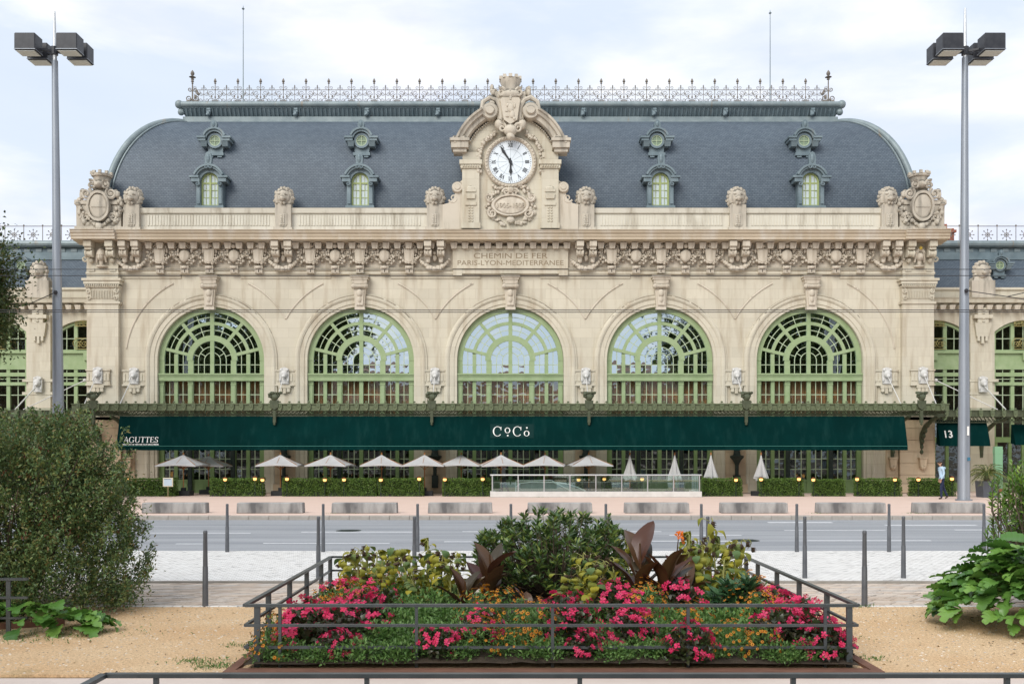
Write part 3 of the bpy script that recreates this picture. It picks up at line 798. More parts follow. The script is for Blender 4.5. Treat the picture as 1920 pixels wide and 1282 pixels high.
# shields with scrolls and garlands
def carve_base(): return MB()
def garland(k, x0, x1, z, sag, r, n, y=-0.2, wob=0.03):
    for i in range(n+1):
        t = i/n; x = x0+(x1-x0)*t; zz = z-sag*4*t*(1-t); rr = r*(0.65+0.7*math.sin(PI*t))
        for q in range(2):
            k.ball((x+random.uniform(-wob,wob), y-0.05*q+random.uniform(-0.03,0.03), zz+random.uniform(-wob,wob)), (rr*random.uniform(.8,1.2), rr*0.8, rr*random.uniform(.8,1.2)), 6, 4)
def shield(oval):
    k = MB()
    if oval:
        k.lathe([(0.0,-0.36),(0.20,-0.35),(0.27,-0.30),(0.31,-0.22),(0.31,0.0)], 16, (0,0,0.52), 'y')
        for i in range(len(k.v)): x, yy_, z = k.v[i]; k.v[i] = (x, yy_, 0.52+(z-0.52)*1.22)
    else:
        k.prism([(-0.22,0.18),(0,0.08),(0.22,0.18),(0.30,0.88),(-0.30,0.88)], -0.31, 0); k.prism([(-0.17,0.24),(0,0.15),(0.17,0.24),(0.23,0.82),(-0.23,0.82)], -0.335, -0.305)
    k.ball((0,-0.30,1.04), (0.15,0.12,0.14)); k.ball((0,-0.26,1.22), (0.11,0.1,0.12))
    for s in (-1,1):
        k.spiral(s*0.25, -0.26, 1.03, 0.13, 1.4, 0.045, s, 90); k.ball((s*0.36,-0.2,0.8), (0.07,0.08,0.16), 6, 4); k.spiral(s*0.56, -0.18, 0.72, 0.15, 1.3, 0.05, -s, 60)
        k.ball((s*0.65,-0.2,0.72), 0.1, 8, 5)
        for j in range(8): k.ball((s*(0.45+random.uniform(-.16,.18)), -0.12-random.uniform(0,.1), 0.3+random.uniform(-.25,.75)), (random.uniform(.06,.11),0.1,random.uniform(.06,.11)), 6, 4)
        for j in range(9): k.ball((s*(0.62-0.055*j)+random.uniform(-.03,.03), -0.22-random.uniform(0,.1), 0.56-0.055*j+random.uniform(-.04,.04)), (random.uniform(.055,.10),0.09,random.uniform(.05,.09)), 6, 4)
    for s in (-1,1): k.taper(s*0.11-0.08, s*0.11+0.08, -0.24, 0, -0.38, -0.02, 1.3)
    k.ball((0,-0.26,-0.1), (0.2,0.1,0.1)); k.box(-0.2,0.2,-0.22,0,-0.42,-0.36)
    return k
shm = [shield(False).rough(0.02, 6).mesh('shield', M['carved'], True), shield(True).rough(0.02, 6).mesh('shield', M['carved'], True)]
Zs = 12.12
for bx in (-2, -1, 1, 2):
    for j in range(5):
        x = bx*BAY+(j-2)*1.315
        link('shield', shm[j % 2], st, (x, -0.08, Zs), scale=(1,1,0.98))
def console_pair():
    k = MB()
    for s in (-1,1):
        x = s*0.34
        k.box(x-0.19,x+0.19,-0.80,0,1.02,1.30); k.box(x-0.16,x+0.16,-0.70,0,0.86,1.02)
        k.lathe([(0.0,-0.19),(0.2,-0.19),(0.2,-0.13),(0.17,-0.1),(0.17,0.1),(0.2,0.13),(0.2,0.19),(0,0.19)], 12, (x,-0.45,0.72), 'x')
        k.taper(x-0.10,x+0.10,-0.34,0,0.3,0.65,1.3); k.ball((x,-0.3,0.32),(0.12,0.1,0.12))
        for j in range(3): k.ball((x,-0.655,0.64+0.08*j),(0.05,0.03,0.03),6,4)
    k.ball((0,-0.2,0.5),(0.13,0.12,0.2)); k.ball((0,-0.25,0.75),0.1)
    garland(k, -0.78, 0.78, 0.42, 0.50, 0.115, 16, -0.2)
    return k
cpm = console_pair().rough(0.015, 6).mesh('console', M['carved'], True)
LX = [X0(251), X0(533.5), X0(816), -X0(816), -X0(533.5), -X0(251)]
for x in LX: link('console', cpm, st, (x, -0.08, Zs-0.1))
# tablet
tb = MB(); ya = y-0.20
tb.box(X0(849,51.8), X0(1065,51.8), y-0.32, y, 11.96, 13.02); tb.box(X0(849,51.8)-0.05, X0(1065,51.8)+0.05, y-0.38, y, 13.02, 13.14); tb.box(X0(862,51.8), X0(1052,51.8), y-0.25, y, 11.70, 11.9)
for s in (-1,1): tb.box(s*2.82-0.24, s*2.82+0.24, y-0.28, y, 11.60, 11.96)
tab = spart('tablet', tb, M['stone'])
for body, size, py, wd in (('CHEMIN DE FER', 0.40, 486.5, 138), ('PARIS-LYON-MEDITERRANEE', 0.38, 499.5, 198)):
    me = text_mesh(body, size, M['groove_shade'], 0.004, offset=0.0)
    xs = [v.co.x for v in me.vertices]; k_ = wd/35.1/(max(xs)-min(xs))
    link('groove_shade_lettering', me, tab, (0, -0.324, PZ(py, 51.8)+0.04), scale=(k_,1,1))  # letters stand slightly proud; the groove shade is only their colour
# ---------------- corner pilasters
def pilaster():
    k = MB(); w2 = 0.84
    k.box(-w2, w2, -0.30, 0.1, 3.9, 10.08); k.box(-w2-0.10, w2+0.10, -0.36, 0.1, 10.08, 10.2)
    k.taper(-w2, w2, -0.30, 0.1, 10.2, 10.95, 1.06)
    for i in range(15): k.box(-0.6+i*0.085-0.02, -0.6+i*0.085+0.02, -0.36, -0.3, 10.36, 10.80)
    for s in (-1,1): k.spiral(s*0.76, -0.34, 10.75, 0.13, 1.4, 0.05, s, 90); k.spiral(s*0.70, -0.34, 10.38, 0.12, 1.4, 0.045, -s, 0)
    for i in range(16): k.ball((-0.87+i*0.116,-0.42,11.05), (0.05,0.06,0.07), 6, 4)
    k.box(-w2-0.06, w2+0.06, -0.40, 0.1, 10.95, 11.06); k.box(-w2-0.12, w2+0.12, -0.46, 0.1, 11.12, 11.30); k.box(-w2-0.2, w2+0.2, -0.52, 0.1, 11.30, 11.42)
    k.box(-w2, w2, -0.34, 0.1, 11.42, 12.1); k.box(-w2-.03, w2+.03, -0.38, 0.1, 11.66, 11.76); k.box(-w2, w2, -0.30, 0.1, 12.1, 13.3)
    for s in (-1,1):
        x = s*0.56
        k.box(x-0.2,x+0.2,-0.95,0,13.02,13.32); k.box(x-0.17,x+0.17,-0.85,0,12.86,13.02)
        k.lathe([(0.0,-0.2),(0.22,-0.2),(0.22,-0.13),(0.18,-0.1),(0.18,0.1),(0.22,0.13),(0.22,0.2),(0,0.2)], 12, (x,-0.6,12.70), 'x'); k.ball((x,-0.42,12.38),(0.13,0.14,0.16)); k.box(x-0.16,x+0.16,-0.40,-0.3,11.8,11.95)
        k.spiral(s*0.98, -0.2, 12.5, 0.2, 1.3, 0.07, s, 90)
    return k
plm = pilaster().mesh('pilaster', M['stone'], False)
def head(star):
    k = MB()
    k.ball((0,-0.50,12.55),(0.19,0.2,0.25),14,10); k.ball((0,-0.67,12.53),(0.035,0.06,0.08),6,5)                         # face and nose
    for s in (-1,1): k.ball((s*0.075,-0.66,12.60),(0.04,0.025,0.02),6,4); k.tube([(s*0.17,-0.52,12.72),(s*0.22,-0.48,12.5),(s*0.25,-0.44,12.25)],[0.07,0.075,0.05],6)
    k.ball((0,-0.665,12.425),(0.055,0.03,0.018),6,4); k.lathe([(0.10,12.1),(0.11,12.35)],8,(0,-0.45,0)); k.ball((0,-0.42,12.06),(0.3,0.14,0.1))
    if star:
        for i in range(5): g = R(36+27*i); k.taper(0.22*math.cos(g)-0.05,0.22*math.cos(g)+0.05,-0.55,-0.45,12.74,12.92+0.12*math.sin(g),0.2)
        k.ring(0,12.72,0.12,0.25,-0.6,-0.42,0,180,12)
    else: k.lathe([(0.24,12.62),(0.25,12.70),(0.21,12.84),(0.13,13.0),(0.02,13.08)],12,(0,-0.47,0))
    return k
for s in (-1, 1):
    pl_ = link('pilaster', plm, st, (s*21.72, 0, 0))
    hd = link('carved_head', head(s > 0).mesh('carved_head', M['carved'], True), pl_)
    if s > 0:
        k = MB(); pts = []
        for i in range(10): g = R(90+36*i); r_ = 0.13 if i % 2 == 0 else 0.05; pts.append((r_*math.cos(g), 12.98+r_*math.sin(g)))
        k.prism(pts, -0.66, -0.62); obj('gilt_star', k, M['gold'], pl_)
# rusticated base of the piers (below the canopy)
def pier_base(x0, x1, fwd):
    z = 0.0
    root = None
    for i, h in enumerate((0.5, 0.46, 0.62, 0.62, 0.62, 0.62, 0.62)):
        k = MB(); e = 0.03; k.box(x0-(0.08 if i == 0 else 0), x1+(0.08 if i == 0 else 0), D0-fwd-(0.08 if i == 0 else 0), D0+0.02, z+e, z+h)
        k.box(x0+0.03, x1-0.03, D0-fwd+0.03, D0+0.02, z, z+e)
        spart('stone_course', k, M['base_stone']); z += h
for e in edges[1:-1]: pier_base(e-0.55, e+0.55, 0.16)
for s in (-1, 1):
    pier_base(min(s*20.1, s*20.72), max(s*20.1, s*20.72), 0.12); pier_base(min(s*20.76, s*22.62), max(s*20.76, s*22.62), 0.30)
# band with lion-head anchors of the canopy ties
ab = MB()
ab.box(-0.62, 0.62, -0.10, 0, -0.42, 0.28); ab.box(-0.66, 0.66, -0.15, 0, 0.28, 0.36); ab.box(-0.66, 0.66, -0.15, 0, -0.50, -0.42)
for s in (-1,1):
    for q in (0.36, 0.54): ab.box(s*q-0.06, s*q+0.06, -0.14, -0.1, -0.25, 0.15)
for q in (-0.2, 0, 0.2): ab.box(q-0.08, q+0.08, -0.16, 0, -0.82-0.08*(q == 0), -0.62)
ab.box(-0.32,0.32,-0.18,0,-0.62,-0.50)
abm = ab.mesh('anchor_block', M['stone'])
lh = MB(); lh.prism([(-0.22,-0.40),(0.22,-0.40),(0.26,0.0),(0.24,0.42),(0,0.50),(-0.24,0.42),(-0.26,0.0)], -0.20, -0.1)
lh.ball((0,-0.26,0.12),(0.2,0.14,0.22),10,7); lh.ball((0,-0.38,-0.0),(0.11,0.08,0.1),8,6)
for s in (-1,1): lh.ball((s*0.17,-0.22,0.34),(0.08,0.08,0.09)); lh.ball((s*0.2,-0.2,-0.2),(0.07,0.07,0.14))
lhm = lh.rough(0.02,7).mesh('lion_anchor', M['white_paint'], True)
AX = [X0(190), X0(253.5), X0(534.5), X0(816), -X0(816), -X0(534.5), -X0(253.5), -X0(190)]
ZA = Z0(706)
for x in AX:
    f = 0.30 if abs(x) > 21 else 0.0
    a = link('anchor_block', abm, st, (x, -0.003-f, ZA)); link('lion_anchor', lhm, a)
# ---------------- parapet
zp0, zp1 = zc1+0.02, PZ(389, 51.75)
mould('parapet', -20.1, 20.1, [(y-0.16,zp0),(y-0.16,zp0+0.36),(y-0.10,zp0+0.38),(y-0.10,zp1-0.32),(y-0.20,zp1-0.28),(y-0.26,zp1-0.04),(y-0.20,zp1),(y+0.35,zp1),(y+0.35,zp0)], 'pale_stone')
fl = MB(); fl.box(-0.038,0.038,-0.02,0,0,zp1-0.36-(zp0+0.40)); flm = fl.mesh('flute', M['stone'])
xs = sorted([x for x in LX]+[-3.3, 3.3])
for a, b in zip(xs, xs[1:]):
    if abs(a+b) < 1: continue
    lo, hi = a+0.75, b-0.75
    if abs(b) < 3.4 or abs(a) < 3.4: continue
    n = int((hi-lo)/0.155); 
    k = MB()
    for i in range(n): x = lo+(i+0.5)*(hi-lo)/n; k.box(x-0.045, x+0.045, y-0.135, y-0.09, zp0+0.43, zp1-0.36)
    struct(spart('fluted_panel', k, M['pale_stone']), 'stuff')
def lion():
    k = MB(); H = zp1-zp0
    k.box(-0.50,0.50,-0.45,0.3,0,0.28); k.box(-0.42,0.42,-0.40,0.3,0.28,H+0.12)
    k.prism([(-0.22,0.42),(-0.15,0.32),(0.15,0.32),(0.22,0.42),(0.22,1.0),(-0.22,1.0)], -0.45, -0.39)
    for j in range(6): 
        for s in (-1,1): k.ball((s*0.07,-0.46,0.42+0.1*j),(0.07,0.05,0.07),6,4)
    k.ball((0,-0.18,H+0.55),(0.40,0.34,0.48),14,9)                                   # head
    k.ball((0,-0.52,H+0.42),(0.17,0.15,0.15),10,6); k.ball((0,-0.60,H+0.50),(0.08,0.06,0.05),6,4)
    for s in (-1,1):
        k.ball((s*0.13,-0.60,H+0.40),(0.09,0.07,0.08),6,4); k.ball((s*0.17,-0.47,H+0.66),(0.10,0.07,0.05),6,4); k.ball((s*0.08,-0.50,H+0.20),(0.08,0.06,0.10),6,4)
    k.ball((0,-0.50,H+0.24),(0.13,0.08,0.05),6,4)
    for i in range(34):                                                            # mane
        g = 2*PI*i/17; rr = 0.43 if i < 17 else 0.36; k.ball((rr*math.cos(g)*1.08, -0.08-(0.14 if i >= 17 else 0)+random.uniform(-.05,.05), H+0.52+rr*math.sin(g)*1.25), (random.uniform(.09,.15),0.14,random.uniform(.10,.17)), 6, 4)
    return k
lme = lion().rough(0.03,5).mesh('lion_head', [M['weathered']], True)
for x in LX: link('lion_head', lme, st, (x, 0, zp0))
def coat():
    k = MB(); H = 1.55
    k.box(-1.34,1.15,-0.42,0.4,0,0.32); k.box(-1.26,1.10,-0.36,0.4,0.32,H); k.box(-1.34,1.15,-0.44,0.4,H-0.05,H+0.18)
    k.lathe([(0,-0.62),(0.38,-0.62),(0.47,-0.58),(0.52,-0.50),(0.56,-0.42),(0.56,0.2)], 24, (0,0,0), 'y')
    n0 = 0
    for i in range(len(k.v)-24*6, len(k.v)): x, yy_, z = k.v[i]; k.v[i] = (x, yy_, z*1.38+1.36)
    k.ring(0,0,0.50,0.60,-0.66,-0.4,0,360,28); 
    for i in range(len(k.v)-29*4, len(k.v)): x, yy_, z = k.v[i]; k.v[i] = (x, yy_, z*1.36+1.36)
    k.bar((-0.36,-0.63,1.30),(0.36,-0.63,1.30),0.03,0.04)
    for s in (-1,1):
        k.spiral(s*0.66,-0.52,2.02,0.30,1.7,0.085,s,120); k.ball((s*0.66,-0.5,2.02),0.1)
        k.spiral(s*0.38,-0.50,2.52,0.25,1.6,0.08,s,60); k.ball((s*0.38,-0.5,2.52),0.08)
        k.spiral(s*0.72,-0.46,0.78,0.22,1.5,0.07,-s,0)
        for j in range(16): t = j/15; k.ball((s*(0.72+0.38*math.sin(PI*t*0.9))+random.uniform(-.08,.08), -0.36+random.uniform(-.1,.06), 0.45+1.75*t), (random.uniform(.09,.18),.13,random.uniform(.1,.18)),6,4)
        for j in range(9): k.ball((s*(0.12+0.1*j), -0.46+random.uniform(-.05,.05), 0.36+0.03*j+random.uniform(-.06,.06)+0.02*j*j*0.5), (random.uniform(.07,.12),.1,random.uniform(.07,.12)),6,4)
    k.ball((0,-0.5,0.30),(0.2,0.14,0.26)); k.ball((0,-0.42,2.55),(0.28,0.3,0.24)); k.box(-0.4,0.4,-0.3,0.3,1.6,2.5)
    k.lathe([(0.36,2.62),(0.40,2.72),(0.44,2.95),(0.52,3.0),(0.54,3.12),(0.46,3.13)], 14, (0,-0.12,0))
    for i in range(9): g = 2*PI*i/9; k.box(0.49*math.cos(g)-0.07,0.49*math.cos(g)+0.07,-0.12+0.49*math.sin(g)-0.07,-0.12+0.49*math.sin(g)+0.07,3.1,3.26)
    return k
cme = coat().rough(0.03,4).mesh('coat_of_arms', M['weathered'], True)
xc = PX(187, 51.6)
link('coat_of_arms', cme, st, (xc, 0, zp0)); link('coat_of_arms', cme, st, (-xc, 0, zp0), scale=(-1,1,1))
# ---------------- clock gable
DC = 51.55
def cx_(px): return PX(px, DC)-PX(956, DC)
def cz_(py): return PZ(py, DC)
gab = MB(); yb = DC
Zk = cz_(304.5)
pl = [(cx_(872), cz_(430)), (cx_(1041), cz_(430)), (cx_(1041), cz_(300))]
pl += [(2.42*math.cos(R(a)), Zk+2.42*math.sin(R(a))) for a in range(15, 166, 6)] + [(cx_(872), cz_(300))]
gab.prism(pl, yb, yb+0.9)
gable = spart('clock_gable', gab, M['stone'])
def gpart(name, mb, m='carved', smooth=True): return spart(name, mb, M[m], gable, smooth)
gx = lambda px: cx_(px)
for s in (-1, 1):
    k = MB(); xa, xb = sorted((s*cx_(1014), s*cx_(1046)))
    k.box(xa, xb, yb-0.22, yb+0.5, cz_(430), cz_(318)); k.box(xa-0.06, xb+0.06, yb-0.30, yb+0.5, cz_(430)-0.0, cz_(420))
    k.box(xa-0.08, xb+0.08, yb-0.30, yb+0.5, cz_(318), cz_(311)); k.box(xa-0.14, xb+0.14, yb-0.36, yb+0.5, cz_(311), cz_(303))
    k.box(xa+0.02, xb-0.02, yb-0.25, yb+0.5, cz_(303), cz_(288)); xm = (xa+xb)/2
    for i in range(7): k.ball((xa+0.06+i*(xb-xa-0.12)/6, yb-0.33, cz_(314.5)), (0.05,0.05,0.06),6,4)
    k.box(xm-0.30, xm+0.30, yb-0.28, yb-0.2, cz_(387), cz_(381)); k.taper(xm-0.22, xm+0.22, yb-0.30, yb-0.2, cz_(375), cz_(366), 1.2); k.box(xm-0.28, xm+0.28, yb-0.27, yb-0.2, cz_(362), cz_(357)); k.ball((xm,yb-0.22,cz_(356)),(0.24,0.06,0.16))
    for j in range(6):
        for q in (-1,1): k.ball((xm+q*0.08,yb-0.22,cz_(391+5*j)),(0.08,0.05,0.06),6,4)
    gpart('gable_pilaster', k, 'stone', False)
    # flaring side scroll
    k = MB(); x1 = s*cx_(1046)
    pts = [(x1, cz_(338)), (x1, cz_(430)), (s*cx_(1083), cz_(430)), (s*cx_(1083), cz_(384)), (s*cx_(1072), cz_(381)), (s*cx_(1062), cz_(372)), (s*cx_(1059), cz_(360)), (s*cx_(1055), cz_(345))]
    if s < 0: pts = pts[::-1]
    k.prism(pts[::-1], yb-0.05, yb+0.5); k.lathe([(0,-0.2),(0.14,-0.2),(0.16,-0.16),(0.26,-0.16),(0.30,-0.1),(0.30,0.3)], 16, (s*cx_(1055), yb-0.02, cz_(352)), 'y'); k.spiral(s*cx_(1063), yb-0.02, cz_(372), 0.26, 1.3, 0.06, -s, 200)
    gpart('side_scroll', k, 'carved')
    # hood moulding
    k = MB(); r = 2.5; pth = [(s*r*math.cos(R(a)), Zk+r*math.sin(R(a))) for a in range(16, 62, 3)]
    prof = [(0,yb+0.3),(0,yb-0.2),(0.06,yb-0.34),(0.26,yb-0.36),(0.30,yb-0.5),(0.44,yb-0.54),(0.48,yb-0.64),(0.58,yb-0.66),(0.62,yb+0.3)]
    k.sweep(pth if s < 0 else pth, [(o*(-1 if s > 0 else 1), yy_) for o, yy_ in prof], closed_prof=True)
    xa, xb = sorted((s*cx_(1034), s*cx_(1066))); 
    k.box(xa, xb, yb-0.62, yb+0.3, cz_(283), cz_(271)); k.box(min(xa, xa+0.0)-0.06, xb+0.06, yb-0.70, yb+0.3, cz_(271), cz_(266)); k.box(xa+0.1, xb-0.1, yb-0.5, yb+0.3, cz_(290), cz_(283)); k.taper(xa+0.02,xb-0.02,yb-0.6,yb+0.3,cz_(266),cz_(260),0.75)
    gpart('hood_moulding', k, 'weathered', False)
    k = MB()
    for i in range(15): g = R(18+3*i); k.ball((s*2.38*math.cos(g), yb-0.1, Zk+2.38*math.sin(g)), (0.05,0.08,0.05),6,4)
    for i in range(13):                                                                 # laurel swag beside the dial
        g = R(-18+i*6.5); r = 1.72+0.03*math.sin(i)
        for q in range(4): k.ball((s*(r+random.uniform(-.09,.09))*math.cos(g), yb-0.1-random.uniform(0,.1), Zk+(r+random.uniform(-.09,.09))*math.sin(g)+random.uniform(-.07,.07)), (random.uniform(.07,.12),.1,random.uniform(.07,.12)),6,4)
    struct(gpart('laurel_swag', k.rough(0.02,6), 'carved'), 'stuff')
    k = MB(); xs_, zs_ = s*cx_(994), cz_(213)
    k.lathe([(0,-0.62),(0.2,-0.62),(0.24,-0.56),(0.25,-0.5),(0.40,-0.5),(0.44,-0.44),(0.46,-0.36),(0.46,0.2)], 20, (xs_, yb, zs_), 'y')
    k.tube([(xs_+s*0.42,yb-0.3,zs_+0.1),(xs_+s*0.36,yb-0.3,zs_+0.5),(xs_,yb-0.3,zs_+0.75),(xs_-s*0.35,yb-0.3,zs_+0.6),(xs_-s*0.55,yb-0.3,zs_+0.2),(xs_-s*0.6,yb-0.3,zs_-0.3),(xs_-s*0.45,yb-0.3,zs_-0.75)], [0.12,0.13,0.14,0.14,0.14,0.15,0.12], 8)
    for j in range(10): k.ball((s*(0.62+0.05*j)+random.uniform(-.1,.1), yb-0.25, cz_(196)+0.12*j*(1 if j < 6 else -0.2)+random.uniform(-.1,.1)), (random.uniform(.12,.2),.16,random.uniform(.14,.24)),6,4)
    gpart('volute', k.rough(0.02,5), 'weathered')
k = MB()                                                                               # cartouche with the lion
k.prism([(-0.36,cz_(232)),(0,cz_(240)),(0.36,cz_(232)),(0.52,cz_(195)),(0.46,cz_(191)),(-0.46,cz_(191)),(-0.52,cz_(195))], yb-0.62, yb+0.2)
for x, z, rx, rz in ((0.02,210,.16,.26),(0.1,222,.14,.2),(-0.12,205,.09,.12),(-0.2,216,.1,.05),(-0.18,226,.1,.05),(0.2,230,.08,.1),(0.22,206,.05,.16)): k.ball((x,yb-0.63,cz_(z)),(rx,.05,rz),8,5)
k.prism([(-0.7,cz_(236)),(0.7,cz_(236)),(0.62,cz_(185)),(-0.62,cz_(185))], yb-0.35, yb+0.25); k.ball((0,yb-0.5,cz_(250)),(0.36,.28,.34)); k.ball((0,yb-0.55,cz_(262)),(0.22,.2,.24))
for s in (-1,1): k.spiral(s*0.42,yb-0.5,cz_(246),0.24,1.4,0.08,s,60); k.ball((s*0.62,yb-0.4,cz_(238)),(.22,.2,.3))
gpart('cartouche', k.rough(0.025,5), 'carved')
k = MB(); zc = cz_(188)                                                                # mural crown
k.ball((0,yb-0.3,zc+0.15),(0.62,0.4,0.34),12,6)
for s in (-1,1): k.spiral(s*0.46,yb-0.52,cz_(180),0.24,1.5,0.08,s,60); [k.ball((s*(0.62+0.09*j),yb-0.1,cz_(184)+0.10*j+random.uniform(-.08,.08)),(.12,.14,.24),6,4) for j in range(5)]
k.lathe([(0.40,cz_(178)),(0.44,cz_(172)),(0.46,cz_(164)),(0.54,cz_(158)),(0.56,cz_(152)),(0.5,cz_(151.5))], 16, (0,yb-0.1,0))
for i in range(10): g = 2*PI*(i+0.5)/10; k.box(0.52*math.cos(g)-0.09,0.52*math.cos(g)+0.09,yb-0.1+0.52*math.sin(g)-0.09,yb-0.1+0.52*math.sin(g)+0.09,cz_(153),cz_(147))
for q in range(6): k.ball((0,yb-0.62,cz_(176)-0.1*q),(.07,.06,.06),6,4)
gpart('mural_crown', k.rough(0.02,5), 'weathered')
k = MB(); zd = cz_(386)                                                                 # date cartouche
k.lathe([(0,-0.16),(0.74,-0.16),(0.80,-0.12),(0.86,-0.22),(0.98,-0.22),(1.04,-0.1),(1.04,0.1)], 32, (0,yb,0), 'y')
for i, p in enumerate(k.v): k.v[i] = (p[0], p[1], p[2]*0.58+zd)
for s in (-1,1):
    k.spiral(s*1.10,yb-0.14,zd+0.42,0.24,1.6,0.07,s,200); k.spiral(s*0.96,yb-0.14,zd-0.42,0.24,1.5,0.07,-s,160); k.spiral(s*0.22,yb-0.18,zd+0.68,0.2,1.5,0.07,s,0)
    for j in range(26): g = R(-75+150*j/25); k.ball((s*(1.22+random.uniform(-.16,.16))*math.cos(g), yb-0.04-random.uniform(0,.08), zd+(0.98+random.uniform(-.14,.14))*math.sin(g)), (random.uniform(.07,.15),.07,random.uniform(.07,.15)),6,4)
    for j in range(7): k.ball((s*(0.2+.12*j),yb-0.1,zd+0.95+random.uniform(-.1,.1)),(.1,.1,.1),6,4)
k.ball((0,yb-0.18,zd-0.78),(.22,.12,.2)); k.ball((0,yb-0.18,zd+0.80),(.2,.16,.2))
dc = gpart('date_cartouche', k.rough(0.02,6), 'carved')
link('raised_date', text_mesh('1905-1908', 0.36, M['carved'], 0.03), dc, (0, DC-D0-0.18, zd-0.13))
# the clock
ck = MB(); ck.lathe([(1.14,0.0),(1.16,-0.12),(1.22,-0.18),(1.34,-0.18),(1.40,-0.1),(1.40,0.1)], 48, (0,yb-0.02,Zk), 'y')
ck.f = ck.f[:-2]; ck.m = ck.m[:-2]
for i in range(44): g = 2*PI*i/44; ck.ball((1.28*math.cos(g),yb-0.2,Zk+1.28*math.sin(g)),(.07,.05,.07),6,4)
clock = spart('clock', ck, M['carved'], None, True)
def kpart(name, mb, m): return spart(name, mb, M[m], clock)
k = MB(); k.lathe([(1.15,0),(1.15,-0.04)], 48, (0,yb-0.03,Zk), 'y'); kpart('clock_face', k, 'dial')
def dialpiece(mb, ang, r): mb.xform(Matrix.Translation((0,0,Zk)) @ Matrix.Rotation(R(ang),4,'Y') @ Matrix.Translation((0,0,r)))
for i, nm in enumerate(('XII','I','II','III','IIII','V','VI','VII','VIII','IX','X','XI')):
    k = serif_word(nm, 0.21, yb-0.085, yb-0.072, -0.04, th=0.15, tn=0.07); k.v = [(a, b, c-0.115) for a, b, c in k.v]; dialpiece(k, 30*i, 0.90); kpart('numeral', k, 'black')
k = MB()
for i in range(60): g = 2*PI*i/60; k.lathe([(0.018 if i % 5 else 0.028,-0.012),(0.018 if i % 5 else 0.028,0)], 6, (1.08*math.sin(g),yb-0.072,Zk+1.08*math.cos(g)), 'y')
struct(kpart('minute_dots', k, 'black'), 'stuff')
k = MB(); k.ring(0,Zk,0.655,0.665,yb-0.076,yb-0.069,0,360,40)
for i in range(12): g = 2*PI*i/12; k.bar((0.2*math.sin(g),yb-0.073,Zk+0.2*math.cos(g)),(0.76*math.sin(g),yb-0.073,Zk+0.76*math.cos(g)),0.009,0.006)
struct(kpart('dial_lines', k, 'zinc'), 'stuff')
def hand(ang, ln, w, yy_):
    k = MB(); k.prism([(-0.035,-0.2),(0.035,-0.2),(0.05,ln*0.45),(w,ln*0.68),(0.03,ln*0.8),(0.0,ln),(-0.03,ln*0.8),(-w,ln*0.68),(-0.05,ln*0.45)], yy_, yy_+0.015); k.lathe([(0.09,0),(0.09,0.02)],14,(0,yy_-0.005,0),'y')
    dialpiece(k, ang, 0.0); kpart('clock_hand', k, 'black')
hand(178, 0.78, 0.10, yb-0.11); hand(326, 1.02, 0.08, yb-0.13)

# ---------------- slate roof
RY, RX0, RR_, RH = 52.55, 21.96, 3.36, 21.1-zp1+0.25
RZ = zp1-0.25
DEP = 13.2
rf = MB(); uvs = []; NT = 20
loops = []
for i in range(NT+1):
    t = PI/2*i/NT*0.97; ins = RR_*(1-math.cos(t)); z = RZ+RH*math.sin(t)/math.sin(PI/2*0.97)
    loops.append((ins, z))
arc = [0]
for i in range(NT): arc.append(arc[-1]+math.hypot(loops[i+1][0]-loops[i][0], loops[i+1][1]-loops[i][1]))
for i in range(NT):
    (a, z0), (b, z1) = loops[i], loops[i+1]
    def cor(n, z): return [(-RX0+n,RY+n,z),(RX0-n,RY+n,z),(RX0-n,RY+DEP-n,z),(-RX0+n,RY+DEP-n,z)]
    lo, hi = cor(a, z0), cor(b, z1)
    for s in range(4):
        p, q = lo[s], lo[(s+1)%4]; p2, q2 = hi[s], hi[(s+1)%4]
        rf.add([p, q, q2, p2], [(0,1,2,3)]); ax = 0 if s % 2 == 0 else 1
        uvs += [(p[ax],arc[i]),(q[ax],arc[i]),(q2[ax],arc[i+1]),(p2[ax],arc[i+1])]
me = bpy.data.meshes.new('roof'); me.from_pydata([(x, yy_-D0, z) for x, yy_, z in rf.v], [], rf.f); me.materials.append(M['slate'])
ul = me.uv_layers.new(name='slates')
for i, l in enumerate(me.loops): ul.data[i].uv = uvs[l.vertex_index]
me.polygons.foreach_set('use_smooth', [True]*len(me.polygons)); me.update()
roof = link('roof', me, st)
for s in (-1, 1):
    k = MB(); k.tube([(s*(RX0-n), RY+n-0.02, z+0.02) for n, z in loops], 0.17, 10); k.tube([(s*(RX0-n-0.28), RY+n-0.02, z+0.03) for n, z in loops], 0.05, 6); spart('hip_roll', k, M['zinc'], roof, True)
# zinc crown of the roof
TI, TZ = loops[-1]; TX = RX0-TI; TY = RY+TI; TB = RY+DEP-TI
def ringbox(mb, e, z0, z1, e1=None):
    e1 = e if e1 is None else e1
    a = [(-TX-e,TY-e,z0),(TX+e,TY-e,z0),(TX+e,TB+e,z0),(-TX-e,TB+e,z0)]; b = [(-TX-e1,TY-e1,z1),(TX+e1,TY-e1,z1),(TX+e1,TB+e1,z1),(-TX-e1,TB+e1,z1)]
    mb.add(a+b, [(3,2,1,0),(4,5,6,7),(0,1,5,4),(1,2,6,5),(2,3,7,6),(3,0,4,7)])
k = MB(); ringbox(k, 0.12, TZ-0.12, TZ+0.10); ringbox(k, 0.04, TZ+0.10, TZ+0.34); crown = spart('zinc_crown', k, M['zinc'])
k = MB(); ringbox(k, -0.10, TZ+0.34, TZ+0.78, 0.18); ringbox(k, 0.22, TZ+0.78, TZ+0.84); spart('cove', k, M['zinc_dark'], crown)
k = MB(); n = 150
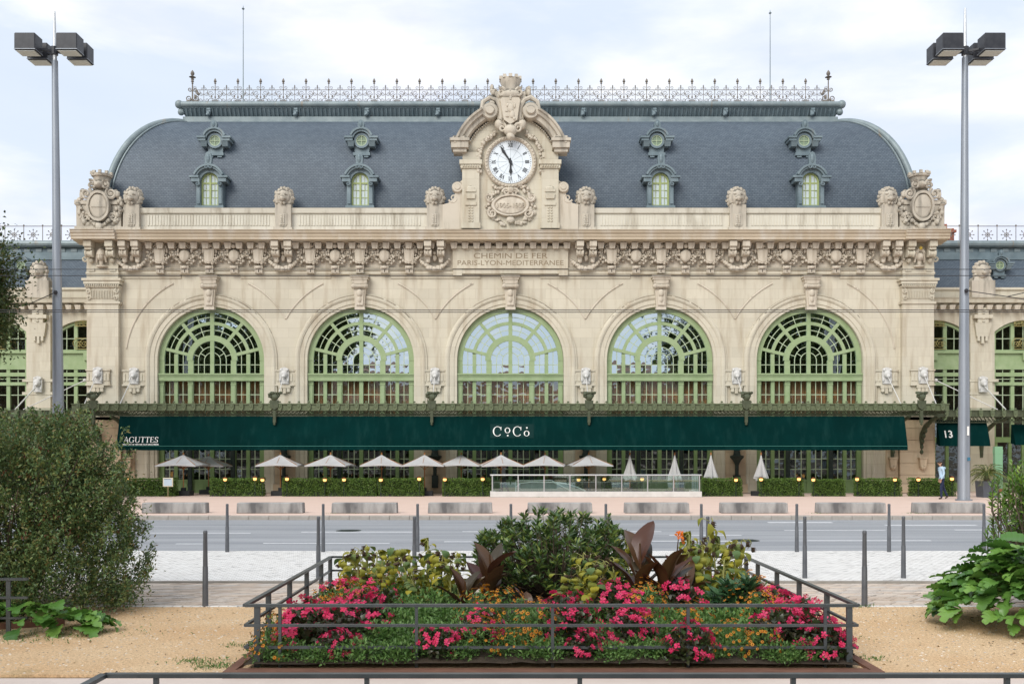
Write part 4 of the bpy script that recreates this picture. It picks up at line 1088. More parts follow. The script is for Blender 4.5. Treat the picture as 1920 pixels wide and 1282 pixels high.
for i in range(n):
    x = -TX+0.2+(2*TX-0.4)*i/(n-1); k.tube([(x,TY+0.06,TZ+0.36),(x,TY-0.06,TZ+0.52),(x,TY-0.19,TZ+0.77)], [0.06,0.065,0.06], 6)
struct(spart('cove_flutes', k, M['zinc_dark'], crown, True), 'stuff')
k = MB(); r_ = 0.17; zz = TZ+0.98
k.tube([(-TX-0.2,TY-0.2,zz),(TX+0.2,TY-0.2,zz)], r_, 12); k.tube([(-TX-0.2,TY-0.2,zz),(-TX-0.2,TB+0.2,zz)], r_, 12); k.tube([(TX+0.2,TY-0.2,zz),(TX+0.2,TB+0.2,zz)], r_, 12)
for s in (-1,1): k.ball((s*(TX+0.2),TY-0.2,zz),0.24,10,7); k.ball((s*(TX+0.12),TY-0.1,zz-0.4),0.2,8,6)
spart('crown_roll', k, M['zinc'], crown, True)
k = MB(); ringbox(k, 0.1, zz+0.02, zz+0.2); spart('crown_deck', k, M['zinc'], crown)
pm = MB()
for i in range(8): pm.ball((random.uniform(-.1,.1),-0.04,random.uniform(-.16,.16)),(.09,.07,.1),6,4)
pm.ball((0,0,0),(0.14,0.08,0.24)); pmm = pm.mesh('palmette', M['zinc_dark'], True)
for px in (392, 555, 688, 821, 1093, 1226, 1359, 1522): link('palmette', pmm, crown, (PX(px,55.7), TY-0.18-D0, TZ+0.56))
# ---------------- iron cresting
def crest_unit():
    k = MB(); W = 1.295; t = 0.018
    for z in (0.05, 0.98): k.bar((-W/2,0,z),(W/2,0,z),0.03,0.03)
    k.tube([(-W/2,0,0),(-W/2,0,1.02),(-W/2,0,1.45)],0.022,6); k.lathe([(0.0,1.38),(0.07,1.42),(0.035,1.50),(0.09,1.54),(0.05,1.68),(0.0,1.78)],8,(-W/2,0,0)); k.ball((-W/2,0,0.5),0.055,6,5); k.ball((-W/2,0,1.0),0.05,6,5)
    k.tube([(0,0,0),(0,0,1.22)],0.016,6); k.ball((0,0,1.12),0.045,6,5); k.lathe([(0,1.18),(0.05,1.22),(0.0,1.34)],6); k.ball((0,0,0.1),0.06,6,4)
    for s in (-1,1):
        c = s*W/2
        k.spiral(c-s*0.24,0,0.78,0.17,1.5,t,-s,200); k.spiral(c-s*0.24,0,0.30,0.19,1.5,t,-s,160); k.spiral(s*0.16,0,0.72,0.13,1.4,t,s,180); k.spiral(s*0.17,0,0.32,0.12,1.4,t,s,180)
        k.tube([(c,0,0.1),(c-s*0.08,0,0.35),(c-s*0.30,0,0.52),(c-s*0.45,0,0.75),(c-s*0.42,0,0.93)],t,6); k.spiral(c-s*0.12,0,1.14,0.11,1.3,0.014,-s,270); k.spiral(s*0.09,0,1.08,0.07,1.2,0.012,s,270)
        k.ball((c-s*0.13,0,0.2),(.06,.03,.1),6,4); k.ball((c-s*0.2,0,0.55),(.05,.02,.07),6,4)
    return k
cru = crest_unit().mesh('crest_panel', M['iron'])
zcr = zz+0.19; yc = TY+0.35-D0
x_l = PX(363, 56.3); NP = 28; stepx = (-2*x_l)/NP
for i in range(NP): link('crest_panel', cru, crown, (x_l+stepx*(i+0.5), yc, zcr), scale=(stepx/1.295,1,0.86))
def finial():
    k = MB(); k.tube([(0,0,0),(0,0,1.9)],[0.05,0.03],8); k.lathe([(0,1.55),(0.10,1.58),(0.05,1.66),(0.20,1.72),(0.05,1.80),(0.12,1.92),(0.1,2.02),(0,2.18)],8)
    for s in (-1,1): k.spiral(s*0.2,0,0.4,0.2,1.5,0.035,s,180); k.spiral(s*0.14,0,0.95,0.14,1.4,0.03,s,180); k.ball((s*0.25,0,0.15),(.14,.1,.16),6,4)
    for j in range(10): k.ball((random.uniform(-.1,.5),0,random.uniform(0,.9)),(.07,.05,.09),6,4)
    return k
fm = finial().mesh('crest_finial', M['iron'], True)
link('crest_finial', fm, crown, (x_l, yc, zcr), scale=(1,1,0.92)); link('crest_finial', fm, crown, (-x_l, yc, zcr), scale=(-1,1,0.92))
for px, top in ((456, 12), (1444, 20)):
    k = MB(); d = 57.5; x = PX(px, d); k.tube([(x,d,zz),(x,d,PZ(top+6,d))],[0.035,0.02],6); k.lathe([(0,PZ(top+8,d)),(0.09,PZ(top+5,d)),(0.03,PZ(top+3,d)),(0,PZ(top-2,d))],8,(x,d,0)); spart('lightning_rod', k, M['zinc'])
# ---------------- dormers
def dormer():
    k = MB(); w, H = 0.47, 1.30       # half opening, springing height
    for s in (-1,1):
        k.box(min(s*w,s*(w+0.24)),max(s*w,s*(w+0.24)),-0.16,1.6,0,H); k.box(min(s*(w+.03),s*(w+0.2)),max(s*(w+.03),s*(w+0.2)),-0.22,0,0.12,H-0.2)
        k.box(min(s*(w+0.02),s*(w+0.46)),max(s*(w+0.02),s*(w+0.46)),-0.34,1.4,H-0.02,H+0.2); k.box(min(s*(w+0.05),s*(w+0.56)),max(s*(w+0.05),s*(w+0.56)),-0.40,1.4,H+0.2,H+0.3); k.spiral(s*(w+0.14),-0.3,H-0.12,0.12,1.3,0.05,s,90)
    k.ring(0,H+0.05,w,w+0.20,-0.18,1.7,0,180,20); k.ring(0,H+0.05,w+0.20,w+0.30,-0.34,1.8,18,162,18); k.ring(0,H+0.05,w+0.30,w+0.40,-0.42,1.9,22,158,18)
    k.spiral(-0.12,-0.38,H+0.78,0.13,1.3,0.05,-1,60); k.spiral(0.12,-0.38,H+0.78,0.13,1.3,0.05,1,60)
    k.prism([(-0.16,H+0.85),(0.16,H+0.85),(0.2,H+1.25),(0.12,H+1.5),(0,H+1.58),(-0.12,H+1.5),(-0.2,H+1.25)],-0.40,-0.2); k.ball((0,-0.38,H+1.2),(0.12,.08,.26)); k.box(-w-.3,w+.3,-0.26,0.2,-0.14,0.02)
    return k
dorm = dormer().mesh('dormer', M['zinc_dark'], False)
k = MB(); w, H = 0.47, 1.30
k.ring(0,H+0.05,w-0.09,w+0.005,0.0,0.1,0,180,20)
for s in (-1,1): k.box(min(s*(w-.09),s*(w+.004)),max(s*(w-.09),s*(w+.004)),0.0,0.1,0.02,H+0.05)
k.box(-0.05,0.05,-0.01,0.1,0.02,H+0.45); k.box(-w,w,0.005,0.1,H-0.06,H+0.02); k.box(-w,w,0.005,0.1,0.02,0.12)
for s in (-1,1): k.box(s*0.23-0.014,s*0.23+0.014,0.02,0.07,0.1,H+0.35)
for z in (0.5,0.9): k.box(-w,w,0.021,0.069,z-0.014,z+0.014)
dwf = k.mesh('dormer_window', mat('dormer_frame', (0.34,0.40,0.16), 0.5))
M['dormer_glass'] = mat('dormer_glass', (0.55,0.62,0.62), 0.12, 0.0, 0.8)
pm_ = []
for s in (0,1):
    for a in (0,1):
        x0 = (-w+0.09, -0.23, 0.05, 0.23)[s*2+a]; x1 = (-0.23,-0.05,0.23,w-0.09)[s*2+a]
        for z0, z1 in ((0.12,0.5),(0.5,0.9),(0.9,H-0.06)):
            q = MB(); q.add([(x0,0,z0),(x1,0,z0),(x1,0,z1),(x0,0,z1)],[(0,1,2,3)]); pm_.append(q.mesh('pane', M['dormer_glass']))
        q = MB(); f = lambda x: H+0.05+math.sqrt(max(0,(w-0.05)**2-x*x)); q.add([(x0,0,H),(x1,0,H),(x1,0,f(x1)),((x0+x1)/2,0,f((x0+x1)/2)),(x0,0,f(x0))],[(0,1,2,3,4)]); pm_.append(q.mesh('pane', M['dormer_glass']))
def ocu():
    k = MB(); k.prism([(-0.38,-0.72),(0.38,-0.72),(0.44,-0.1),(0.44,0.3),(-0.44,0.3),(-0.44,-0.1)],0.02,1.6); k.box(-0.46,0.46,-0.1,0.8,-0.80,-0.64); k.box(-0.36,-0.12,-0.06,0.8,-0.9,-0.8); k.box(0.12,0.36,-0.06,0.8,-0.9,-0.8)
    k.ring(0,0,0.30,0.42,-0.14,0.3,0,360,24); k.ring(0,0.02,0.44,0.56,-0.26,1.6,10,170,18); k.ring(0,0.02,0.56,0.66,-0.34,1.7,20,160,16)
    for s in (-1,1): k.box(min(s*.46,s*.86),max(s*.46,s*.86),-0.32,1.0,-0.06,0.08); k.box(min(s*.46,s*.92),max(s*.46,s*.92),-0.38,1.0,0.08,0.18); k.taper(min(s*.42,s*.72),max(s*.42,s*.72),-0.2,0.8,-0.34,-0.06,1.2)
    k.prism([(-0.15,0.6),(0.15,0.6),(0.18,0.85),(0.1,1.02),(0,1.08),(-0.1,1.02),(-0.18,0.85)],-0.34,-0.1); k.ball((0,-0.32,0.82),(.1,.07,.18))
    return k
ocm = ocu().mesh('oculus_dormer', M['zinc_dark'])
k = MB(); k.lathe([(0.31,0),(0.31,-0.03)],20,(0,-0.02,0),'y'); ocg = k.mesh('oculus_glass', mat('oculus_glass', (0.20,0.27,0.17), 0.15, 0, 0.8))
k = MB(); k.box(-0.3,0.3,-0.09,-0.055,-0.015,0.015); k.box(-0.015,0.015,-0.092,-0.057,-0.3,0.3); k.ring(0,0,0.25,0.30,-0.1,-0.05,0,360,20); ocb = k.mesh('oculus_bars', M['muntin'])
for px in (395, 676, 1237.5, 1518.5):
    d = 52.38; a = link('dormer', dorm, st, (PX(px,d), d-D0-0.05, PZ(388,d)-0.02)); b = link('dormer_window', dwf, a, (0,0,0))
    for q in pm_: link('pane', q, b, (0,0.045,0), (random.gauss(0,.01),0,random.gauss(0,.01)))
for px in (404, 678.5, 1231, 1506.5):
    d = 53.05; a = link('oculus_dormer', ocm, st, (PX(px,d), d-D0, PZ(265,d))); link('oculus_glass', ocg, a); link('oculus_bars', ocb, a)

# ================================================================== the wings
DW = 54.6
def wing(s, label):
    root = thing('wing_building', label, 'building', (0, DW, 0))
    def wp(name, mb, m, par=None, smooth=False):
        mb.v = [(s*p[0], p[1], p[2]) for p in mb.v]; return obj(name, mb, M[m], par or root, smooth)
    wx = lambda px: abs(PX(px, DW)); wz = lambda py: PZ(py, DW)
    xi, xo = 22.75, 50.0
    bayw = wx(1920)-wx(1838)-0.0; pc0 = wx(1838)       # pilaster centre and half bay
    BW = 5.05; cs = [pc0-BW/2+BW*i for i in range(6)]   # window centres
    hw = 1.72; z0, z1 = 0.0, wz(628)
    k = MB(); RA = 2.6; zc = wz(600)-RA
    top = wz(575); ed = [xi]+[c+BW/2 for c in cs]
    for i, c in enumerate(cs):
        a, b = ed[i], ed[i+1]; l, r = max(xi, c-hw), c+hw; zs = zc+math.sqrt(RA*RA-hw*hw)
        if l > a: k.add([(a,0,0),(l,0,0),(l,0,top),(a,0,top)],[(0,1,2,3)])
        k.add([(r,0,0),(b,0,0),(b,0,top),(r,0,top)],[(0,1,2,3)]); n = 12; pts = []
        for j in range(n+1): x = l+(r-l)*j/n; pts.append((x, zc+math.sqrt(max(0,RA*RA-(x-c)**2))))
        for p, q in zip(pts, pts[1:]): k.add([(p[0],0,p[1]),(q[0],0,q[1]),(q[0],0,top),(p[0],0,top)],[(0,1,2,3)]); k.add([(p[0],0,p[1]),(q[0],0,q[1]),(q[0],0.4,q[1]),(p[0],0.4,p[1])],[(0,1,2,3)])
        for x in (l, r): k.add([(x,0,0),(x,0.4,0),(x,0.4,zs),(x,0,zs)],[(0,1,2,3)])
    k.box(xi, xo+4, 0.5, 10, top-0.05, top+0.5); k.box(xo+3.6, xo+4, 0.01, 10, 0, top)
    wp('wall', k, 'stone')
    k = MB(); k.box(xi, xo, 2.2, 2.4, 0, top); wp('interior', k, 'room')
    k = MB(); zt = wz(575)
    k.runx(xi-0.05, xo+4.3, [(0,zt-0.02),(-0.16,zt),(-0.16,zt+0.12),(-0.50,zt+0.16),(-0.55,zt+0.34),(-0.62,zt+0.42),(0,zt+0.48)]); k.runx(xi-0.05, xo+4, [(-0.1,zt+0.47),(-0.1,wz(546)),(-0.2,wz(544)),(-0.2,wz(540)),(0.4,wz(540)),(0.4,zt+0.4)])
    wp('cornice', k, 'stone')
    dm = MB(); dm.taper(-0.13,0.13,-0.42,0,-0.18,0.06,1.3); dmm = dm.mesh('dentil', M['carved'])
    for i in range(52): link('dentil', dmm, root, (s*(xi+0.35+i*0.52), -0.02, zt-0.03))
    # slate roof, zinc edge and railing
    ru = MB(); za, zb = wz(541), PZ(485, 56.2); ya, yb_ = 0.3, 1.75
    k = MB(); k.add([(xi-2,ya,za),(xo+4,ya,za),(xo+4,yb_,zb),(xi-2,yb_,zb)],[(0,1,2,3)]); k.add([(xi-2,9,za),(xo+4,9,za),(xo+4,yb_+5,zb),(xi-2,yb_+5,zb)],[(0,1,2,3)])
    k.v = [(s*p[0],p[1],p[2]) for p in k.v]; me = bpy.data.meshes.new('roof'); me.from_pydata(k.v,[],k.f); me.materials.append(M['slate']); ul = me.uv_layers.new(name='slates')
    for l in me.loops: v = me.vertices[l.vertex_index].co; ul.data[l.index].uv = (v.x, (v.z-za)*1.3)
    link('roof', me, root)
    zz_ = PZ(452, 56.3)
    k = MB(); k.box(xi-2, xo+4, yb_-0.1, yb_+5, zb-0.05, zb+0.38); k.box(xi-2, xo+4, yb_+0.05, yb_+5, zb+0.38, zz_-0.3); wp('zinc_band', k, 'zinc_dark')
    k = MB(); k.tube([(xi-2,yb_-0.1,zz_-0.18),(xo+4,yb_-0.1,zz_-0.18)],0.2,10); k.box(xi-2,xo+4,yb_-0.05,yb_+5,zz_-0.2,zz_); wp('zinc_roll', k, 'zinc')
    k = MB(); k.box(-0.17, 0.17, yb_+0.0, yb_+0.06, zb+0.42, zz_-0.42); bpm = k.mesh('band_panel', M['zinc'])
    for i in range(12): link('band_panel', bpm, root, (s*(xi-0.8+i*0.68),0,0))
    u = MB(); W = 1.1; H = 0.92
    for z in (0.06, H): u.bar((0,0,z),(W,0,z),0.035,0.035)
    u.bar((0,0,0),(0,0,H),0.03,0.03,(0,1,0)); u.ball((0,0,H+0.05),0.05,6,4); u.ring(W/2,0.42,0.10,0.13,-0.015,0.015,0,360,14)
    for i in range(8): g = 2*PI*i/8; u.bar((W/2,0,0.42),(W/2+0.3*math.cos(g),0,0.42+0.3*math.sin(g)),0.02,0.02); u.ball((W/2+0.3*math.cos(g),0,0.42+0.3*math.sin(g)),0.04,6,4)
    um = u.mesh('railing_panel', M['iron'])
    for i in range(25): link('railing_panel', um, root, (s*(xi-1.0+i*W) if s > 0 else s*(xi-1.0+(i+1)*W), yb_+0.2, zz_))
    k = MB(); k.tube([(xi-0.3,yb_-0.1,zz_),(xi-0.3,yb_-0.1,zz_+1.1)],0.05,6); k.lathe([(0,zz_+1.0),(0.14,zz_+1.05),(0.05,zz_+1.12),(0.1,zz_+1.25),(0,zz_+1.45)],8,(xi-0.3,yb_-0.1,0)); wp('corner_finial', k, 'iron', None, True)
    if s > 0:
        k = MB(); x = wx(1808); k.box(x-0.62,x+0.62,2.6,3.6,zz_-0.1,zz_+0.95); k.box(x-0.72,x+0.72,2.5,3.7,zz_+0.7,zz_+0.85); k.box(x-0.3,x+0.3,2.8,3.4,zz_+0.95,zz_+1.25); wp('chimney', k, 'brick')
    # lions on the parapet, pilasters, consoles, anchors, windows
    pil = MB(); pil.box(-0.62,0.62,-0.14,0,0,zt-0.5); pil.box(-0.30,0.30,-0.36,0,zt-0.95,zt-0.1); pil.taper(-0.34,0.34,-0.30,0,zt-1.7,zt-0.95,1.35); pil.box(-0.52,0.52,-0.42,0,zt-0.7,zt-0.5)
    for q in (-0.22,0,0.22): pil.box(q-0.07,q+0.07,-0.3,0,zt-1.95-(0.15 if q == 0 else 0),zt-1.7)
    for i in range(5): pil.ball((0,-0.38,zt-0.25-0.15*i),(.1,.05,.07),6,4)
    pil.box(-0.95,0.95,-0.17,0,wz(716),wz(711)); pil.box(-0.95,0.95,-0.17,0,wz(740),wz(735)); pilm = pil.mesh('pilaster', M['stone'])
    li = MB(); li.box(-0.65,0.65,-0.35,0.4,0,0.95); li.taper(-0.55,0.55,-0.3,0.4,0.95,1.2,0.8); li.ball((0,-0.1,1.5),(.42,.32,.5),10,7)
    for i in range(14): g = 2*PI*i/14; li.ball((.42*math.cos(g),-0.1,1.5+.5*math.sin(g)),(.14,.14,.14),6,4)
    li.ball((0,-0.4,1.4),(.15,.12,.13),6,5); lim = li.rough(.03,5).mesh('lion_head', M['weathered'], True)
    for i, c in enumerate(cs[:-1]):
        x = c+BW/2; link('pilaster', pilm, root, (s*x,0.0,0)); link('lion_head', lim, root, (s*x,-0.05,zt+0.46)); link('lion_anchor', lhm, root, (s*x,-0.15,wz(722)))
    fr = MB(); ba = MB(); gl = MB(); gi = MB(); ye = 0.2
    zs = lambda x: zc+math.sqrt(RA*RA-x*x)-0.03
    fr.sweep([(hw,3.0)]+[(hw*math.cos(PI*j/16) if 0 else hw-2*hw*j/16, zs(hw-2*hw*j/16)) for j in range(17)]+[(-hw,3.0)], [(0,ye-0.05),(0,ye+0.15),(0.14,ye+0.15),(0.14,ye-0.05)], closed_prof=True)
    for x in (-0.62, 0.62): fr.box(x-0.10,x+0.10,ye-0.03,ye+0.12,3.0,zs(x)-0.01)
    for py0, py1, f in ((690,655,0.0),(705,698,0.03),(722,716,0.03)): fr.box(-hw,hw,ye-0.06-f,ye+0.13,wz(py0) if py0 != 690 else wz(692),wz(py1))
    fr.box(-hw,hw,ye-0.2,ye+0.13,wz(662),wz(657)); fr.box(-0.12,0.12,ye-0.22,ye,wz(675),wz(662))
    for x in (-1.15, 0, 1.15): ba.box(x-0.02,x+0.02,ye+0.02,ye+0.07,3.0,zs(x)-0.05)
    for py in (634, 710, 740): ba.box(-hw,hw,ye+0.02,ye+0.07,wz(py)-0.02,wz(py)+0.02)
    n = 10
    for j in range(n): a = -hw+2*hw*j/n; b = a+2*hw/n; gl.add([(a,ye+0.045,3.0),(b,ye+0.045,3.0),(b,ye+0.045,zs(b)),(a,ye+0.045,zs(a))],[(0,1,2,3)])
    gis = []
    for zlo, zhi in ((wz(654),wz(634)),(wz(611),wz(602))):
        gi = MB(); gis.append(gi)
        gi.bar((-0.62,ye-0.16,zlo),(0.62,ye-0.16,zlo),0.04,0.04); gi.bar((-0.62,ye-0.16,zhi),(0.62,ye-0.16,zhi),0.04,0.04); h = zhi-zlo; m_ = (zlo+zhi)/2
        for q in (-0.4,0,0.4): gi.spiral(q-0.1,ye-0.16,m_,h*0.42,1.6,0.022,1,90); gi.spiral(q+0.1,ye-0.16,m_,h*0.3,1.4,0.02,-1,270)
    ms = [fr.mesh('window', M['green']), ba.mesh('glazing_bars', M['muntin']), gl.mesh('pane', M['glass_low'])]+[g_.mesh('balcony_grille', M['gilt_iron']) for g_ in gis]
    for i, c in enumerate(cs[:4]):
        a = link('window', ms[0], root, (s*c,0,0)); 
        for q, nm in zip(ms[1:], ('glazing_bars','pane','balcony_grille','balcony_grille')): link(nm, q, a)
    dr = MB(); dr.box(-hw,hw,0.2,0.3,0,0.5); dr.box(-hw,hw,0.12,0.32,2.75,3.05)
    for x in (-1.55,-0.75,0,0.75,1.55): dr.box(x-0.09,x+0.09,0.19,0.31,0.5,2.75)
    dg_ = MB(); dg_.add([(-hw,0.25,0.4),(hw,0.25,0.4),(hw,0.25,2.8),(-hw,0.25,2.8)],[(0,1,2,3)])
    dms = dr.mesh('door', M['green_dark']), dg_.mesh('pane', M['glass_door'])
    for c in cs[:4]: a = link('door', dms[0], root, (s*c,0,0)); link('pane', dms[1], a)
    # oculus in the slates
    a = link('oculus_dormer', ocm, root, (s*wx(1886), 0.75, wz(493)), scale=0.8); link('oculus_glass', ocg, a); link('oculus_bars', ocb, a)
    return root
wing(1, 'lower cream stone wing with green windows and red brick chimney beside lamp post')
wing(-1, 'lower cream stone wing with green windows behind the tall dark bush')
# ================================================================== iron and glass canopy
DK = 48.7
can = thing('iron_canopy', 'long olive green iron and glass canopy across the station front', 'canopy', (0, DK, 0))
XC = 22.0
zt_, zf = PZ(757.5, DK), PZ(768, DK)
k = MB(); k.box(-XC, XC, 0, 0.10, zf, zt_-0.02); k.box(-XC-0.03, XC+0.03, -0.05, 0.14, zt_-0.02, zt_+0.03); k.box(-XC-0.02, XC+0.02, -0.03, 0.13, zf-0.04, zf)
for s in (-1,1): k.box(s*XC-0.06, s*XC+0.06, 0.1, DW-DK if 0 else 3.2, zf+0.01, zt_-0.03)
obj('fascia', k, M['canopy_light'], can)
k = MB(); k.prism([(-0.09,0.0),(0,-0.09),(0.09,0.0),(0.11,0.16),(0.10,0.30),(-0.10,0.30),(-0.11,0.16)],-0.09,-0.04); k.ball((0,-0.06,0.36),(0.07,0.05,0.05),6,4); k.ball((0,-0.09,0.14),(0.06,0.04,0.1),6,4)
shd = k.mesh('shield_ornament', M['canopy_light'])
n = 91
for i in range(n): link('shield_ornament', shd, can, ((i-(n-1)/2)*0.4815, 0, zf+0.03))
k = MB(); k.prism([(-0.2,0.0),(0,-0.14),(0.2,0.0),(0.22,0.35),(-0.22,0.35)],-0.14,-0.05)
for i in range(16): k.ball((random.uniform(-.3,.3),random.uniform(-.2,0.05),0.42+random.uniform(0,.32)),(random.uniform(.06,.12),.08,random.uniform(.06,.1)),6,4)
k.ball((0,-.1,.5),(.2,.12,.2)); fin = k.rough(.03,7).mesh('leaf_finial', M['canopy_iron'], True)
pend = MB(); pend.box(-0.07,0.07,-0.05,0.1,-0.62,-0.02); pend.ball((0,0,-0.68),0.07,6,5); pendm = pend.mesh('pendant', M['canopy_iron'])
for x in (-20.9,-3.94*3,-3.94,3.94,3.94*3,20.6):
    link('leaf_finial', fin, can, (x,0,zt_-0.16)); link('pendant', pendm, can, (x,-0.06,zf-0.03))
def lattice(y, z0, z1, x0=-XC, x1=XC, st_=0.2):
    k = MB(); k.box(x0,x1,y-0.04,y+0.04,z1-0.04,z1); k.box(x0,x1,y-0.04,y+0.04,z0,z0+0.04); n = int((x1-x0)/st_)
    for i in range(n):
        a = x0+i*st_; k.bar((a,y,z0+0.03),(a+st_,y,z1-0.03),0.022,0.02); k.bar((a+st_,y+0.02,z0+0.03),(a,y+0.02,z1-0.03),0.022,0.02)
    return k
for i, (yy_, z0, z1) in enumerate(((0.30,zf-0.30,zf-0.05),(1.5,zf-0.20,zf+0.10),(2.7,zf-0.12,zf+0.2))):
    obj('lattice_girder', lattice(yy_, z0, z1), M['canopy_iron'], can)
k = MB(); k.add([(-XC,0.1,zf+0.10),(XC,0.1,zf+0.10),(XC,3.28,zf+0.5),(-XC,3.28,zf+0.5)],[(0,1,2,3)]); obj('glass_roof', k, M['glass_roof'], can)
rb = MB(); rb.prism([(0,0)]*0 or [(-0.05,0),(0.05,0),(0.05,0.28),(-0.05,0.28)],0.11,3.25); 
rbm = rb.mesh('rafter', M['canopy_iron'])
for i in range(-8, 9): link('rafter', rbm, can, (i*2.66,0,zf-0.1), (R(5),0,0))
td = MB()
for x in AX:
    if abs(x) < 21: xs_ = x
for x in AX:
    f = 0.3 if abs(x) > 21 else 0
    k = MB(); a = Vector((x, D0-DK-f-0.36, ZA-0.05)); b = Vector((x, 1.15, zf+0.25)); k.tube([a,b],0.023,8); k.ball(a,0.07,8,6); obj('tie_rod', k, M['white_paint'], can)
for s in (-1,1):
    k = MB(); a = Vector((s*22.75, D0-DK-0.1, ZA-0.2)); b = Vector((s*25.4, 1.9, zf+0.1)); k.tube([a,b],0.023,8); k.ball(a,0.10,8,6); obj('tie_rod', k, M['white_paint'], can)
# curved iron brackets on the piers
br = MB()
pts = [(0,3.12,1.9),(0,3.10,2.5),(0,2.95,3.1),(0,2.5,3.55),(0,1.7,3.85),(0,0.9,4.0)]
br.tube(pts,[0.10,0.12,0.14,0.13,0.11,0.08],8); br.tube([(0,3.14,1.9),(0,3.14,4.1)],0.07,8); br.box(-0.05,0.05,0.3,3.2,zf-0.16,zf-0.02)
for i in range(6): br.ball((0,3.0-0.08*i*i*0.4,2.2+0.28*i),(.10,.14,.14),6,4)
brm = br.rough(.01,5).mesh('bracket', M['canopy_iron'], True)
cor = MB(); cor.taper(-0.2,0.2,2.95,3.3,1.25,1.9,1.25); cor.box(-0.3,0.3,2.86,3.3,1.86,1.96); cor.ball((0,3.05,1.25),(.2,.16,.2)); corm = cor.mesh('corbel', M['base_stone'])
for x in (-21.9,-20.4,20.4,21.9): link('bracket', brm, can, (x,0,0)); link('corbel', corm, can, (x,0.62 if abs(x) < 21 else 0.40,0.45), scale=(0.75,0.8,0.75))
# dark iron lamp brackets on the piers between the doors
lp = MB(); lp.lathe([(0,0.95),(0.10,0.95),(0.10,1.5),(0.14,1.6),(0.22,1.75),(0.36,1.9),(0.38,1.98),(0.2,2.04),(0.14,2.4),(0.12,3.7)],10,(0,2.85,0)); lp.box(-0.16,0.16,2.7,3.1,0.3,0.96)
for s in (-1,1): lp.tube([(s*.1,2.85,2.3),(s*.36,2.75,2.4),(s*.34,2.75,2.75),(s*.1,2.85,3.1)],0.05,6)
lpm = lp.mesh('iron_column', M['dark_iron'], True)
for e in edges[1:-1]: link('iron_column', lpm, can, (e,0,0))

# ================================================================== green awnings
AWF = 48.45
awn = thing('awning', 'long dark green canvas awning with white CoCo and AGUTTES lettering', 'awning', (0, AWF, 0))
xa, xb = PX(218, AWF), PX(1702, AWF); za, zb, zv = PZ(780, DK), PZ(836, AWF), PZ(843.5, AWF)
k = MB(); NXA = 150; cols_ = []
for i in range(NXA+1):
    x = xa+(xb-xa)*i/NXA
    fold = 0.03*noise.noise(Vector((x*0.35,2,7)))+0.007*abs(math.sin(x*PI/1.2))**12+0.012*noise.noise(Vector((x*0.8,0,3)))+0.01*math.exp(-((x+6.3)/0.25)**2)*math.sin(x*30)+0.012*math.exp(-((x-6.4)/0.3)**2)*math.sin(x*28)
    for j, (yy_, z) in enumerate(((0.42,za),(0.28,za+(zb-za)*.33),(0.14,za+(zb-za)*.66),(0.0,zb),(0.0,zv))):
        k.v.append((x, yy_-fold*(1 if j in (1,2,3) else .5), z+(0.022*noise.noise(Vector((x*1.3,5,1)))-0.012*math.sin(x*PI/3.94)**2 if j == 4 else 0)))
for i in range(NXA):
    for j in range(4): a = i*5+j; k.f.append((a,a+5,a+6,a+1)); k.m.append(0)
obj('awning_canvas', k, M['awning'], awn, True)
k = MB(); k.box(xa,xb,-0.022,-0.008,zb-0.012,zb+0.014); obj('awning_seam', k, M['awning_seam'], awn)
for x in (xa, xb):
    k = MB(); k.add([(x,0.42,za),(x,0.0,zb),(x,0.0,zv),(x,0.46,zv+0.1)],[(0,1,2,3)]); obj('awning_side', k, M['awning'], awn)
SL = -math.atan2(0.42, za-zb)       # tilt of the canvas
def on_awning(name, me, px, py, m=None, off=0.035):
    z = PZ(py, AWF); t = (za-z)/(za-zb); return link(name, me, awn, (PX(px,AWF), 0.42*(1-t)-off, z), (SL,0,0))
k = MB(); k.box(PX(919,AWF)-PX(960,AWF),PX(1001,AWF)-PX(960,AWF),0,0.006,-0.36,0.38); on_awning('sign_patch', k.mesh('sign_patch', M['awning_patch']), 960, 808, off=0.028)
for ch, px, py, h in (('C',932.5,817.3,0.50),('o',952,811.5,0.47),('C',970,817.3,0.50),('o',988,817.3,0.47)):
    on_awning('letter', serif_word(ch, h, -0.012, 0, th=0.12, tn=0.045).mesh('letter', M['white']), px, py, off=0.04)
for px, py in ((952,816.2),(988,801.5)):
    k = MB(); k.lathe([(0.042,-0.012),(0.042,0)],10,(0,0,0),'y'); on_awning('letter_dot', k.mesh('letter_dot', M['white']), px, py, off=0.04)
w_ = serif_word('AGUTTES', 0.30, -0.012, 0, gap=0.05); on_awning('lettering', w_.mesh('lettering', M['white']), 264, 829.5, off=0.04)
me = text_mesh('MAISON DE VENTES AUX ENCHÈRES', 0.095, M['white'], 0.004, offset=0.003); xs_ = [v.co.x for v in me.vertices]; o = on_awning('lettering', me, 264, 834.2, off=0.045); o.scale = (1.80/(max(xs_)-min(xs_)),1,1)
